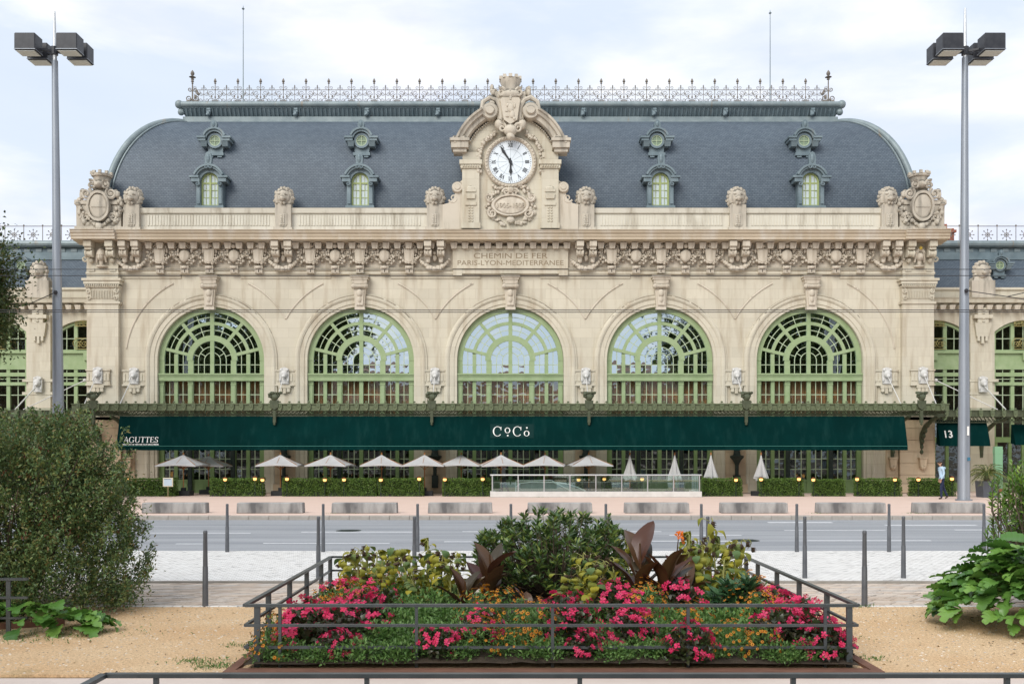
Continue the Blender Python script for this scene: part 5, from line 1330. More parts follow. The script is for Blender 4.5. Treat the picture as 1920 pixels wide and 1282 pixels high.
def small_awning(px0, px1, py0, py1, d, label, txt=None):
    r = thing('awning', label, 'awning', (0, d, 0)); x0, x1 = PX(px0,d), PX(px1,d); z0, z1 = PZ(py1,d), PZ(py0,d); k = MB(); n = 24
    for i in range(n+1):
        x = x0+(x1-x0)*i/n; w = 0.015*math.sin(i*1.1)
        k.v += [(x,0.5,z1),(x,0.12-w,z0+0.3),(x,0.05-w,z0)]
    for i in range(n):
        for j in range(2): a = i*3+j; k.f.append((a,a+3,a+4,a+1)); k.m.append(0)
    obj('awning_canvas', k, M['awning'], r, True)
    for x in (x0,x1): k = MB(); k.add([(x,0.5,z1),(x,0.12,z0+0.3),(x,0.05,z0),(x,0.55,z0+.1)],[(0,1,2,3)]); obj('awning_side', k, M['awning'], r)
    if txt: link('lettering', text_mesh(txt, 0.56, M['white'], 0.01, 'LEFT', 0.006, 0.95), r, (PX(1771,d), 0.13, PZ(820,d)), (-0.35,0,0))
    return r
small_awning(1764, 1858, 787, 836, 50.6, 'small dark green awning with a white number behind the lamp post', '13')
small_awning(1905, 2010, 795, 834, 51.2, 'small plain green awning at the far end of the wing')
# canopies of the wings
def wing_canopy(s, label):
    r = thing('wing_canopy', label, 'canopy', (0, 50.6, 0)); x0, x1 = sorted((s*22.2, s*46))
    z0 = PZ(776,50.6); k = MB(); k.box(x0,x1,0,0.1,z0-0.14,z0+0.16); k.box(x0,x1,-0.04,0.13,z0+0.16,z0+0.2); obj('fascia', k, M['canopy_iron'], r)
    obj('lattice_girder', lattice(0.3, z0-0.45, z0-0.12, x0, x1), M['canopy_iron'], r); obj('lattice_girder', lattice(2.0, z0-0.3, z0+0.05, x0, x1), M['canopy_iron'], r)
    k = MB(); k.add([(x0,0.1,z0+0.05),(x1,0.1,z0+0.05),(x1,3.7,z0+0.5),(x0,3.7,z0+0.5)],[(0,1,2,3)]); obj('glass_roof', k, M['glass_roof'], r)
    for i in range(24): link('shield_ornament', shd, r, (s*(22.7+i*0.6),0,z0-0.1))
    for i in range(3):
        x = s*(abs(PX(1838,DW))+i*5.05); k = MB(); k.tube([(x,DW-50.6-0.4,PZ(722,DW)-.05),(x,1.2,z0+0.3)],0.034,8); obj('tie_rod', k, M['white_paint'], r)
        k = MB(); k.tube([(x,3.9,1.9),(x,3.85,2.7),(x,3.3,3.4),(x,2.2,3.85),(x,0.8,z0-0.2)],[.1,.13,.13,.1,.07],8); obj('bracket', k, M['canopy_iron'], r, True)
wing_canopy(1, 'low dark iron canopy along the wing with the small green awnings')
wing_canopy(-1, 'low dark iron canopy along the wing behind the tall bush')

# ================================================================== terrace: hedges, umbrellas, lanterns, balustrade
DH = 48.0
M['hedge_leaf'] = leafmat('hedge_leaf', [(0.05,0.10,0.018),(0.09,0.17,0.03),(0.14,0.24,0.045),(0.20,0.29,0.07)], 0.5, 0.25)
M['twig'] = mat('twig', (0.07,0.05,0.03), 0.9)
M['planter'] = noisy('dark_planter', (0.02,0.023,0.024), (0.035,0.038,0.04), 5, 0.6, 0)
def hedge_mesh(w, dpt, h, n):
    # leaves on an uneven box shell
    u = rng.random(n); f = rng.random(n); P = np.zeros((n,3))
    P[:,0] = (rng.random(n)-0.5)*w; P[:,1] = (rng.random(n)-0.5)*dpt; P[:,2] = rng.random(n)*h
    a = u < 0.5; P[a,1] = -dpt/2; b = (u >= 0.5)&(u < 0.75); P[b,2] = h; c = (u >= 0.75)&(u < 0.88); P[c,0] = np.sign(f[c]-0.5)*w/2
    for i in range(n):
        q = Vector(P[i])*2.3; P[i] += np.array((0.07*noise.noise(q), 0.07*noise.noise(q+Vector((5,0,0))), 0.08*noise.noise(q+Vector((0,5,0)))))
    D = P-np.array((0,0,h*0.5)); D /= np.linalg.norm(D,axis=1,keepdims=True)+1e-6; D = D*0.6+sph_dirs(n)*0.8; P -= D*rng.random((n,1))*0.08
    return leaf_arrays(P, D, rng.uniform(.045,.085,n), rng.uniform(.03,.05,n))
hmeshes = []
for _ in range(3):
    V, Fc = hedge_mesh(2.1, 0.62, 0.86, 5200); hmeshes.append(arr_mesh('foliage', V, Fc, M['hedge_leaf']))
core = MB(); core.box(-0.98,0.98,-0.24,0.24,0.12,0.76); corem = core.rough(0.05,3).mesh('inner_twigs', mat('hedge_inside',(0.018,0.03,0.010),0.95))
ptr = MB(); ptr.box(-1.0,1.0,-0.26,0.26,0.0,0.2); ptrm = ptr.mesh('planter', M['planter'])
HED = [(232,330,0),(398,495,0),(533,611,0),(616,706,0),(712,794,0),(832,922,0),(1010,1092,1.6),(1128,1198,1.6),(1317,1389,0),(1424,1503,0),(1524,1581,0),(1603,1686,0),(1705,1786,0)]
hl = ['clipped green hedge beside the menu board and the tall bush','clipped green hedge between the first two open umbrellas','clipped green hedge under the second umbrella from the menu board','clipped green hedge under the third umbrella from the menu board','clipped green hedge under the fourth umbrella','clipped green hedge at the near end of the glass balustrade','clipped green hedge seen through the glass beside the stair hood','clipped green hedge seen through the glass panels farther along','clipped green hedge just past the balustrade by a closed parasol','clipped green hedge beside the last closed parasol','short loose green hedge before the last glazed doors','clipped green hedge in front of the stone corner pier','clipped green hedge behind the walking person']
for i, (a, b, dd) in enumerate(HED):
    d = DH+dd; w = (b-a)*d/F; h_ = thing('hedge', hl[i], 'hedge', (PX((a+b)/2,d), d, 0), 0, 'hedges along the restaurant terrace')
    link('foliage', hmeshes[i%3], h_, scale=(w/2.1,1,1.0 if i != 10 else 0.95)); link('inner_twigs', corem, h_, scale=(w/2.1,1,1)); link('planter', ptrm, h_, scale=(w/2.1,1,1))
M['canvas'] = noisy('umbrella_canvas', (0.42,0.415,0.405), (0.48,0.475,0.465), 3, 0.85, 0.05)
M['wood_pole'] = mat('wood_pole', (0.33,0.15,0.05), 0.5)
def umbrella_meshes():
    c = MB(); w = 1.03; H = 2.05; e = 1.56; n = 6
    def pt(x, y_): r = max(abs(x),abs(y_)); return (x*w, y_*w, H-(H-e)*(r**0.92)+(-0.05*(1-abs(abs(x)-abs(y_)))*r if 1 else 0))
    for sd in range(4):
        M4 = Matrix.Rotation(sd*PI/2,4,'Z')
        for i in range(n):
            for j in range(n):
                r0, r1 = i/n, (i+1)/n; t0, t1 = -1+2*j/n, -1+2*(j+1)/n
                q = [pt(t0*r0,-r0),pt(t1*r0,-r0),pt(t1*r1,-r1),pt(t0*r1,-r1)]; c.add([M4@Vector(p) for p in q],[(0,1,2,3)])
        q = [pt(-1,-1),pt(0,-1),pt(1,-1)]; lo = [(p[0],p[1],p[2]-0.05) for p in q]; c.add([M4@Vector(p) for p in q+lo],[(0,1,4,3),(1,2,5,4)])
    rb_ = MB()
    for sd in range(8):
        g = PI/4*sd; r = w*(1.38 if sd % 2 else 0.98); rb_.bar((0.05*math.cos(g),0.05*math.sin(g),H-0.06),(r*math.cos(g),r*math.sin(g),e-0.01),0.02,0.02,(0,0,1)); rb_.bar((0.04*math.cos(g),0.04*math.sin(g),1.35),(0.55*r*math.cos(g),0.55*r*math.sin(g),H-(H-e)*0.55-0.05),0.015,0.015,(0,0,1))
    p = MB(); p.tube([(0,0,0.05),(0,0,H+0.02)],0.028,8); p.lathe([(0,H),(0.05,H+0.01),(0.03,H+0.05),(0.045,H+0.09),(0,H+0.13)],8); p.lathe([(0.06,1.3),(0.06,1.38)],8)
    b = MB(); b.box(-0.42,0.42,-0.3,0.3,0,0.24); b.box(-0.1,0.1,-0.1,0.1,0.24,0.4)
    return c.mesh('umbrella_canopy', M['canvas'], False), rb_.mesh('ribs', M['wood_pole']), p.mesh('pole', M['wood_pole']), b.mesh('base', M['planter'])
um = umbrella_meshes()
ul_ = ['open pale grey square umbrella beside the menu board','open pale grey umbrella in front of the second stone pier','open pale grey umbrella, first of the pair before the second glazed bay','open pale grey umbrella, second of the pair before the second glazed bay','open pale grey umbrella before the pier with the round plaque','open grey umbrella between the plaque pier and the bright umbrella','bright white open umbrella above the near end of the glass balustrade','open grey umbrella over the stair hood','open pale grey umbrella nearest to the closed parasols']
UMB = [(344,0.4),(526,0.3),(620,0.2),(715.5,0.3),(796,0.3),(865,0.9),(939.5,-0.6),(1022,0.5),(1104,0.6)]
def umb(px, dd, label, rot, sc=1):
    d = 48.3+dd; r = thing('umbrella', label, 'umbrella', (PX(px,d), d, 0), rot, 'open umbrellas on the terrace')
    for m_, nm in zip(um, ('umbrella_canopy','ribs','pole','base')): link(nm, m_, r, scale=sc)
for (px, dd), l in zip(UMB, ul_): umb(px, dd, l, random.uniform(-0.14,0.14))
umb(391, 2.2, 'shaded grey umbrella behind the one beside the menu board', 0.05, 0.97)
cm = MB()
n = 16
for i in range(9):
    t = i/8; z = 2.02-1.22*t
    for kx in range(n): g = 2*PI*kx/n; r = (0.03+0.30*t**1.1)*(1+0.28*t*math.cos(kx*PI)) if i < 8 else (0.25)*(1+0.5*math.cos(kx*PI)); cm.v.append((r*math.cos(g), r*math.sin(g), z-(0.06*math.cos(g*4) if i == 8 else 0)))
for i in range(8):
    for kx in range(n): cm.f.append((i*n+kx,(i+1)*n+kx,(i+1)*n+(kx+1)%n,i*n+(kx+1)%n)); cm.m.append(0)
cmm = cm.mesh('folded_canvas', M['canvas'])
for px, dd, l in ((1181,0.8,'closed grey parasol, nearest to the open umbrellas'),(1265,0.5,'closed pale parasol behind the far end of the glass balustrade'),(1333,0.2,'closed grey parasol just past the glass balustrade'),(1427,0.2,'closed grey parasol beyond the iron column')):
    d = 48.3+dd; r = thing('parasol', l, 'parasol', (PX(px,d),d,0), random.uniform(0,1), 'closed parasols on the terrace'); link('folded_canvas', cmm, r); link('pole', um[2], r); link('base', um[3], r)
# lanterns
def emit(name, col, s):
    m = bpy.data.materials.new(name); m.use_nodes = True; b = m.node_tree.nodes['Principled BSDF']; b.inputs['Base Color'].default_value = (*col,1); b.inputs['Emission Color'].default_value = (*col,1); b.inputs['Emission Strength'].default_value = s; return m
M['glow'] = emit('lantern_glow', (1.0,0.50,0.16), 1.3)
M['copper'] = mat('copper_cap', (0.22,0.09,0.04), 0.45, 0.6)
q = MB(); q.tube([(0,0,0),(0,0,0.80)],0.014,6); lpole = q.mesh('stake', M['dark_iron'])
q = MB(); q.lathe([(0.03,0.99),(0.12,0.93),(0.12,0.91)],10); lcap = q.mesh('lantern_cap', M['copper'])
q = MB(); q.lathe([(0.05,0.78),(0.085,0.82),(0.09,0.88),(0.07,0.915)],10); lgl = q.mesh('lantern_globe', M['glow'], True)
for li_, px in enumerate(sorted((194,239,422,492,538,478,609,645,714,786,834,905,1085,1133,1204,1380,1427,1498,1525,1607,1678,1722,1785))):
    d = 47.55; r = thing('garden_lantern', f'{ORD[li_]} small glowing copper lantern along the terrace hedges counted from the tall bush', 'lantern', (PX(px,d),d,0), 0, 'lanterns along the terrace hedges')
    sc = (1,1,random.uniform(.94,1.02)); link('stake', lpole, r, scale=sc); link('lantern_cap', lcap, r, scale=sc); link('lantern_globe', lgl, r, scale=sc)
# menu board
r = thing('menu_board', 'white framed menu board on a thin stand before the hedge', 'sign', (PX(315,47.2), 47.2, 0))
q = MB(); q.tube([(0,0,0),(0,0,0.55)],0.02,6); q.lathe([(0.16,0),(0.16,0.03)],12); obj('stand', q, mat('brass_stand',(0.45,0.36,0.2),0.4,0.5), r)
q = MB(); q.box(-0.24,0.24,-0.02,0.02,0.5,0.93); fr_ = obj('board_frame', q, mat('cream_frame',(0.75,0.68,0.5),0.5), r); q = MB(); q.box(-0.20,0.20,-0.03,-0.021,0.54,0.89); obj('menu_sheet', q, mat('menu_paper',(0.55,0.66,0.75),0.4), fr_); q = MB(); q.box(-0.17,0.15,-0.035,-0.031,0.85,0.87); obj('menu_heading', q, M['black'], fr_)
for i in r.children: i.rotation_euler = (0,0,0)
# glass balustrade round a stairwell
DB = 46.7
x0, x1 = PX(919,DB), PX(1316,DB); bal = thing('glass_balustrade', 'glass balustrade with steel posts and white plinth round a stairwell', 'balustrade', ((x0+x1)/2, DB, 0))
M['steel_pale'] = mat('brushed_steel', (0.55,0.56,0.56), 0.35, 0.6); M['plinth'] = noisy('pale_plinth', (0.56,0.55,0.52), (0.66,0.65,0.62), 3, 0.7, 0.1)
W2 = (x1-x0)/2; q = MB(); q.box(-W2,W2,0,0.25,0.01,0.28); q.box(-W2,-W2+0.25,0.25,2.0,0.01,0.278); q.box(W2-0.25,W2,0.25,2.0,0.01,0.278); obj('plinth', q, M['plinth'], bal)
q = MB(); q.tube([(-W2,0.1,1.07),(W2,0.1,1.07)],0.035,8); q.tube([(W2-.1,0.1,1.07),(W2-.1,1.95,1.07)],0.03,8); q.tube([(-W2+.1,0.1,1.07),(-W2+.1,1.95,1.07)],0.03,8); obj('handrail', q, M['steel_pale'], bal)
q = MB(); q.box(-0.025,0.025,0.07,0.13,0.28,1.05); pme = q.mesh('post', M['steel_pale'])
npn = 8; pw = (2*W2-0.2)/npn
q = MB(); q.box(-pw/2+0.04,pw/2-0.04,0.095,0.107,0.31,1.03); gme = q.mesh('glass_panel', M['glass_clear'])
for i in range(npn+1): link('post', pme, bal, (-W2+0.1+i*pw,0,0))
for i in range(npn): link('glass_panel', gme, bal, (-W2+0.1+(i+0.5)*pw,0,0))
q = MB(); q.box(0.095,0.107,0.06,0.44,0.31,1.03); gside = q.mesh('glass_panel', M['glass_clear'])
for sx in (-W2-0.0, W2-0.2):
    for i in range(4): link('post', pme, bal, (sx+0.1,0.45*(i+1),0)); link('glass_panel', gside, bal, (sx,0.1+0.45*i,0))
hood = thing('stair_hood', 'low arched grey metal stair hood with white tube frame behind glass', 'stair hood', (PX(1030,47.4), 47.5, 0))
q = MB(); arcp_ = [(-1.65,0.28),(-1.62,0.5),(-1.4,0.66),(-0.9,0.72),(0.4,0.70),(0.9,0.62),(1.4,0.45),(1.75,0.28)]; q.prism(arcp_[::-1],-0.25,0.35); obj('hood_shell', q, mat('hood_sheet',(0.33,0.34,0.33),0.4,0.3), hood)
q = MB(); q.tube([(x,-0.3,z) for x, z in arcp_],0.03,8); q.tube([(0.2,-0.32,0.70),(1.1,-0.32,0.28)],0.025,6); q.tube([(-1.65,-0.3,0.28),(-1.65,-0.3,0.78),(0.1,-0.3,0.80),(1.0,-0.3,0.3)],0.025,6); obj('tube_frame', q, M['white_paint'], hood)

# ================================================================== street furniture
blk = MB(); blk.taper(-1.13,1.13,-0.24,0.24,0.0,0.36,0.985); blkm = blk.mesh('concrete_block', M['concrete'])
bvm = []
for i in range(3):
    b_ = MB(); b_.taper(-1.13,1.13,-0.24,0.24,0.0,0.36,0.985); me = b_.mesh('concrete_block', M['concrete']); bm = bmesh.new(); bm.from_mesh(me); bmesh.ops.bevel(bm, geom=bm.edges[:], offset=0.02, segments=1, affect='EDGES'); bm.to_mesh(me); bm.free(); bvm.append(me)
for i, (a, b) in enumerate(((265,385),(443,567),(621,744),(802,923),(989,1111),(1172,1293),(1353,1478),(1535,1662),(1718,1848))):
    d = 33.7; o = link('concrete_block', bvm[i%3], None, (PX((a+b)/2,d), d+0.24, 0.003), (0,0,random.uniform(-.008,.008)), ((b-a)*d/F/2.26,1,1.0))
    o.location.x += 0; tag(o, f'{ORD[i]} low grey concrete block along the kerb, counted from the tall bush', 'concrete block', 'concrete blocks along the kerb')
M['bollard'] = noisy('bollard_steel', (0.10,0.105,0.115), (0.145,0.15,0.16), 5, 0.5, 0.04, metal=0.2)
q = MB(); q.lathe([(0.043,0),(0.042,0.02),(0.037,0.56),(0.034,0.57)],14); bb = q.mesh('lower_shaft', M['bollard'], True)
q = MB(); q.lathe([(0.033,0.57),(0.028,1.02),(0.030,1.03),(0.030,1.06),(0.02,1.075)],14); q.box(-0.005,0.005,-0.036,-0.026,0.6,1.0); bt = q.mesh('upper_shaft', M['bollard'], True)
def bollard(px, d, label, hs=1.0, wx=1.0):
    r = thing('bollard', label, 'bollard', (PX(px,d), d, -0.125), random.uniform(-.3,.3), 'tapered grey bollards'); link('lower_shaft', bb, r, scale=(wx,wx,hs)); link('upper_shaft', bt, r, scale=(wx,wx,hs))
for i, px in enumerate((426,606,783,958,1136,1315,1494,1667,1845)): bollard(px, 21.45, f'{ORD[i]} tapered grey bollard from the tall bush along the road edge', 0.99, 1.05)
for i, px in enumerate((597,777,956,1140,1327,1509,1694)): bollard(px, 16.85, f'{ORD[i]} tapered grey bollard from the tall bush in the row mid pale setts', 1.0)
bollard(385, 13.66, 'nearest tapered grey bollard, on the gravel edge near the tall bush', 1.0); bollard(1621, 13.66, 'nearest tapered grey bollard, on the gravel edge near the big lobed plant', 1.0)
M['mast'] = noisy('mast_steel', (0.24,0.265,0.30), (0.33,0.355,0.385), 1.2, 0.42, 0.0, metal=0.4, sc=(2,2,0.3))
M['lamp_box'] = noisy('lamp_housing', (0.028,0.030,0.036), (0.05,0.052,0.058), 4, 0.4, 0)
M['lens'] = mat('lamp_lens', (0.62,0.63,0.56), 0.25)
def mast(px_b, px_t, py_top, boxes, label):
    d = 43.3; x = PX(px_b, d); r = thing('street_lamp', label, 'street lamp', (x, d, 0)); H = PZ(py_top,d); ln = PX(px_t,d)-x
    q = MB(); zs = [0,0.02,6.0,6.03,11.6,11.63,H-2.2]; rr = [0.27,0.265,0.225,0.222,0.18,0.178,0.13]; q.tube([(ln*z/H,0,z) for z in zs], rr, 16); q.tube([(0,0,0),(0,0,0.06)],0.36,16); obj('mast', q, M['mast'], r, True)
    q = MB(); q.tube([(ln*(H-2.3)/H,0,H-2.3),(ln,0,H)],[0.10,0.045],10); obj('spike', q, M['steel_pale'], r, True)
    zb = PZ(75, 42.3)
    q = MB()
    for bx, by in boxes: q.bar((ln,0,zb-0.1),(ln+bx,by,zb-0.1),0.09,0.09,(0,0,1))
    q.lathe([(0.16,zb-0.25),(0.16,zb+0.1)],10,(ln,0,0)); obj('cross_arm', q, M['lamp_box'], r)
    for bx, by in boxes:
        q = MB(); q.box(-0.46,0.46,-0.36,0.36,-0.38,0.38); me = q.mesh('lamp_box', M['lamp_box']); bm = bmesh.new(); bm.from_mesh(me); bmesh.ops.bevel(bm, geom=bm.edges[:], offset=0.035, segments=1, affect='EDGES'); bm.to_mesh(me); bm.free()
        o = link('lamp_box', me, r, (ln+bx,by,zb)); q = MB(); q.box(-0.40,0.40,-0.30,0.30,-0.405,-0.375); obj('lens', q, M['lens'], o)
        q = MB(); q.box(-0.465,0.465,-0.365,0.365,-0.345,-0.32); obj('trim', q, M['mast'], o)
    return r
mr = mast(1807, 1809.5, 16, ((-0.92,-0.52),(0.92,-0.52),(-0.90,0.52),(0.92,0.52)), 'tall grey street lamp with four dark boxes behind the walking person')
q = MB(); q.box(0.02,0.10,-0.30,-0.27,2.9,3.3); obj('sticker', q, M['white'], mr); q = MB(); q.box(0.04,0.16,-0.285,-0.26,1.78,1.93); obj('sticker', q, mat('blue_sticker',(0.04,0.16,0.25),0.5), mr)
ml = mast(111, 102, 22, ((-0.90,-0.52),(0.93,-0.52),(-0.86,0.52),(0.93,0.52)), 'tall grey street lamp with four dark boxes rising from behind the bush')
q = MB(); q.box(0.05,0.45,-0.34,-0.31,3.0,3.45); q.box(0.05,0.45,-0.34,-0.31,2.5,2.9); obj('blue_sign', q, mat('sign_blue',(0.05,0.22,0.55),0.4), ml)
# overhead wires
M['wire'] = mat('wire', (0.03,0.03,0.035), 0.6)
for (py, z), lab in zip(((501,6.15),(513,6.15),(578,6.1),(582,6.1)), ('upper thin black overhead wire crossing the frieze','lower thin black overhead wire crossing the frieze','upper thin black overhead wire crossing the arch tops','lower thin black overhead wire crossing the arch tops')):
    d = (z-HC)*F/(854-py); q = MB(); q.tube([(-70+14*i, d, z-0.10*(1-((i-5)/5)**2)+0.05) for i in range(11)], 0.0085 if d < 23 else 0.011, 5); o = obj('overhead_wire', q, M['wire']); tag(o, lab, 'wire', 'overhead wires above the road')
for s, pm_t, lab in ((-1,((104,548),(50,572),(-40,566),(-120,545)),'thin span wire fixed to the lamp post by the bush'),(1,((1812,545),(1888,556),(1960,540),(2050,530)),'thin span wire fixed to the lamp post beside the walking person')):
    q = MB(); q.tube([(PX(a,43),43,PZ(b,43)) for a, b in pm_t],0.02,5); q.tube([(PX(pm_t[1][0],43),43,PZ(pm_t[1][1],43)),(PX(pm_t[1][0]+s*60,43),43,PZ(pm_t[1][1]+10,43))],0.02,5); q.ball((PX(pm_t[0][0],43),43,PZ(pm_t[0][1],43)),0.1,6,5); o = obj('span_wire', q, M['wire']); tag(o, lab, 'wire')
# pale green totem by the palm
q = MB(); q.box(-0.19,0.19,-0.1,0.1,0,2.45); q.box(-0.20,0.20,-0.11,0.11,2.1,2.3); o = obj('totem', q, mat('pale_green_panel',(0.22,0.42,0.25),0.3)); o.location = (PX(1871,47.6),47.6,0.0); tag(o, 'slim pale green upright panel beside the potted palm', 'panel')

# ================================================================== flower bed railings and edging
def railing(name, pts_rail, posts, label, H=0.62, zb=GZ, rails=(0.62,0.42,0.20), thin=(), gate=None):
    r = thing(name, label, 'railing', (pts_rail[0][0], pts_rail[0][1], zb)); ox, oy = pts_rail[0]
    for a, b in zip(pts_rail, pts_rail[1:]):
        a_, b_ = (a[0]-ox,a[1]-oy), (b[0]-ox,b[1]-oy)
        for i, h in enumerate(rails):
            q = MB(); w, t = (0.055,0.028) if i == 0 else (0.032,0.026); q.bar((a_[0],a_[1],h),(b_[0],b_[1],h),w,t,(0,0,1)); obj('rail', q, M['steel_rail'], r)
    for (x, y_), wd in posts:
        q = MB(); q.box(-wd/2,wd/2,-wd/2 if wd < .04 else -0.012,wd/2 if wd < .04 else 0.012,0.0,H-0.013); o = obj('post', q, M['steel_rail'], r); o.location = (x-ox,y_-oy,0)
    return r
BX0, BX1, BY0, BY1 = -2.66, 3.48, 9.74, 14.4
pts_ = [(BX0,BY0),(BX1,BY0),(BX1,BY1),(BX0,BY1),(BX0,BY0)]
po = [((BX0+0.12,BY0),0.06),((BX1-0.08,BY0),0.06)]
po += [((PX(px,BY0),BY0+0.0),0.03) for px in (525,781,1036,1290,1547)]
for t in (0.2,0.42,0.63,0.84,0.985):
    for x in (BX0,BX1): po.append(((x,BY0+(BY1-BY0)*t),0.058))
po += [((x,BY1),0.03) for x in (-1.8,-0.4,1.0,2.4)]
railing('bed_railing', pts_, po, 'grey steel railing round the central flower bed')
ed_ = MB()
def edge_ring(mb, x0,x1,y0,y1,t,z0,z1):
    mb.box(x0,x1,y0,y0+t,z0,z1); mb.box(x0,x1,y1-t,y1,z0,z1); mb.box(x0,x0+t,y0+t,y1-t,z0,z1); mb.box(x1-t,x1,y0+t,y1-t,z0,z1)
edge_ring(ed_, BX0-0.13, BX1+0.15, BY0-0.34, BY1+0.06, 0.10, GZ-0.06, GZ+0.03); ed_.box(BX0-0.03, BX1+0.05, BY0-0.238, BY0-0.12, GZ-0.06, GZ+0.018)
o = obj('bed_edging', ed_, M['corten']); tag(o, 'rusty brown steel edging round the central flower bed', 'edging')
M['soil'] = noisy('bed_soil', (0.035,0.026,0.018), (0.07,0.052,0.035), 8, 0.95, 0.8, 30)
sv = []; sf = []; nx, ny = 40, 30
def soil_z(x, y_):
    u = (x-BX0)/(BX1-BX0); v = (y_-BY0)/(BY1-BY0); return GZ+0.05+0.20*max(0,math.sin(PI*min(1,max(0,u))))**0.7*max(0,math.sin(PI*min(1,max(0,v*0.92+0.04))))**0.8
for j in range(ny+1):
    for i in range(nx+1):
        x = BX0+0.01+(BX1-BX0-0.02)*i/nx; y_ = BY0-0.12+(BY1-BY0+0.05)*j/ny; sv.append((x,y_,soil_z(x,y_)+0.015*noise.noise(Vector((x*5,y_*5,0)))))
for j in range(ny):
    for i in range(nx): a = j*(nx+1)+i; sf.append((a,a+1,a+nx+2,a+nx+1))
struct(link('bed_soil', arr_mesh('bed_soil', sv, sf, M['soil'], True)))
NY = 6.64
railing('near_railing', [(-2.78,2.5),(-2.78,NY),(4.6,NY)], [((PX(px,NY),NY),0.032) for px in (293,688,1087,1487,1888)]+[((-2.78,5.2),0.05),((-2.78,3.8),0.05)], 'grey steel railing of the bed at the very bottom of the view')
q = MB(); edge_ring(q, -2.9, 5.2, 2.0, NY+0.12, 0.1, GZ-0.02, GZ+0.075); o = obj('near_bed_edging', q, M['corten']); tag(o, 'rusty brown steel edging under the railing at the very bottom', 'edging')
q = MB(); q.box(-2.8, 5.1, 2.1, NY+0.02, GZ, GZ+0.05); struct(obj('near_bed_soil', q, M['soil']))
railing('side_railing', [(-9.2,11.5),(-5.72,11.5)], [((PX(16,11.5),11.5),0.05),((-7.6,11.5),0.05)], 'grey steel railing end in front of the tall dark bush', rails=(0.66,0.44,0.2), H=0.66)
q = MB(); q.bar((-9.8,10.2,GZ+0.03),(-5.6,12.2,GZ+0.03),0.10,0.1,(0,0,1)); o = obj('bed_edging', q, M['corten']); tag(o, 'rusty brown steel edging below the lobed leaves by the tall bush', 'edging')
# ================================================================== plants
def leafy(name, mesh, parent=None, **k): return link(name, mesh, parent, **k)
def crown_points(n, c, r, lumps=40, shell=0.55, seed=0):
    """points in clumps spread through an ellipsoid"""
    g = np.random.default_rng(seed); cen = g.normal(size=(lumps,3)); cen /= np.linalg.norm(cen,axis=1,keepdims=True); cen *= (shell+(1-shell)*g.random((lumps,1)))**0.6
    idx = g.integers(0,lumps,n); P = cen[idx]*0.9+g.normal(size=(n,3))*0.17*(0.6+0.8*g.random((lumps,1))[idx])
    D = P/np.linalg.norm(P,axis=1,keepdims=True)*0.7+g.normal(size=(n,3))*0.6
    return np.array(c)+P*np.array(r), D
M['bush_leaf'] = leafmat('bush_leaf', [(0.05,0.085,0.030),(0.085,0.145,0.05),(0.125,0.20,0.07),(0.18,0.27,0.10),(0.23,0.27,0.08),(0.22,0.15,0.06)], 0.42, 0.2, 0.4)
M['bark'] = noisy('bark', (0.09,0.065,0.045), (0.15,0.115,0.085), 8, 0.9, 0.3)
M['bush_red'] = leafmat('bush_red', [(0.10,0.02,0.018),(0.15,0.05,0.02),(0.12,0.09,0.03)], 0.5, 0.2)
# big bush by the lamp post
bx, by = -6.74, 13.3
bush = thing('shrub', 'tall dense dark green bush with reddish tips beside the gravel', 'shrub', (bx,by,GZ))
Ps, Ds = [], []
for i in range(640):                                  # sprays: short twigs lined with leaves
    u = rng.random(); th = rng.uniform(0,2*PI); zz_ = 0.05+2.55*u**0.9; rad = (1.60*(1-0.50*(zz_/2.6)**2.0)) * (0.62+0.50*rng.random()) * (1.0 if zz_ > 0.4 else 0.95)
    c = np.array((rad*math.cos(th), rad*math.sin(th)*0.9, zz_)); dr = np.array((math.cos(th)*0.55, math.sin(th)*0.55, 0.75+0.3*rng.random())); dr += rng.normal(size=3)*0.22; dr /= np.linalg.norm(dr)
    ln = rng.uniform(.25,.55); n = 125; t = rng.random(n)
    P = c+dr*ln*(t[:,None]-0.55)+rng.normal(size=(n,3))*(0.085*(1.15-t))[:,None]; Ps.append(P); Ds.append(dr*0.8+rng.normal(size=(n,3))*0.75)
for i in range(90):
    th = rng.uniform(0,2*PI); c = np.array((1.35*math.cos(th),1.25*math.sin(th),rng.uniform(.02,.3))); n = 90; Ps.append(c+rng.normal(size=(n,3))*np.array((.14,.14,.12))); Ds.append(np.array((math.cos(th),math.sin(th),.5))+rng.normal(size=(n,3))*.7)
for i in range(70):                                   # shoots reaching out of the mass
    th = rng.uniform(0,2*PI); zz_ = rng.uniform(0.5,2.35); rad = 1.60*(1-0.50*(zz_/2.6)**2.0)*rng.uniform(.82,1.0); c = np.array((rad*math.cos(th),rad*math.sin(th)*.9,zz_)); dr = np.array((math.cos(th)*.6,math.sin(th)*.6,0.9))+rng.normal(size=3)*.2; dr /= np.linalg.norm(dr); n = 60; t = rng.random(n)
    Ps.append(c+dr*(0.62*t[:,None])+rng.normal(size=(n,3))*0.03); Ds.append(dr*.6+rng.normal(size=(n,3))*.8)
P, D = crown_points(20000, (0,0,1.2), (1.30,1.2,1.2), 90, 0.3, 3); Ps.append(P); Ds.append(D)
P = np.concatenate(Ps); D = np.concatenate(Ds); keep = P[:,2] > 0.015; P, D = P[keep], D[keep]
V, Fc = leaf_arrays(P, D, rng.uniform(.038,.070,len(P)), rng.uniform(.018,.030,len(P)))
link('crown', arr_mesh('crown', V, Fc, M['bush_leaf']), bush)
n = 900; th = rng.uniform(0,2*PI,n); zz_ = rng.uniform(1.0,2.65,n); rad = 1.60*(1-0.50*(zz_/2.6)**2.0)*rng.uniform(.85,1.05,n)
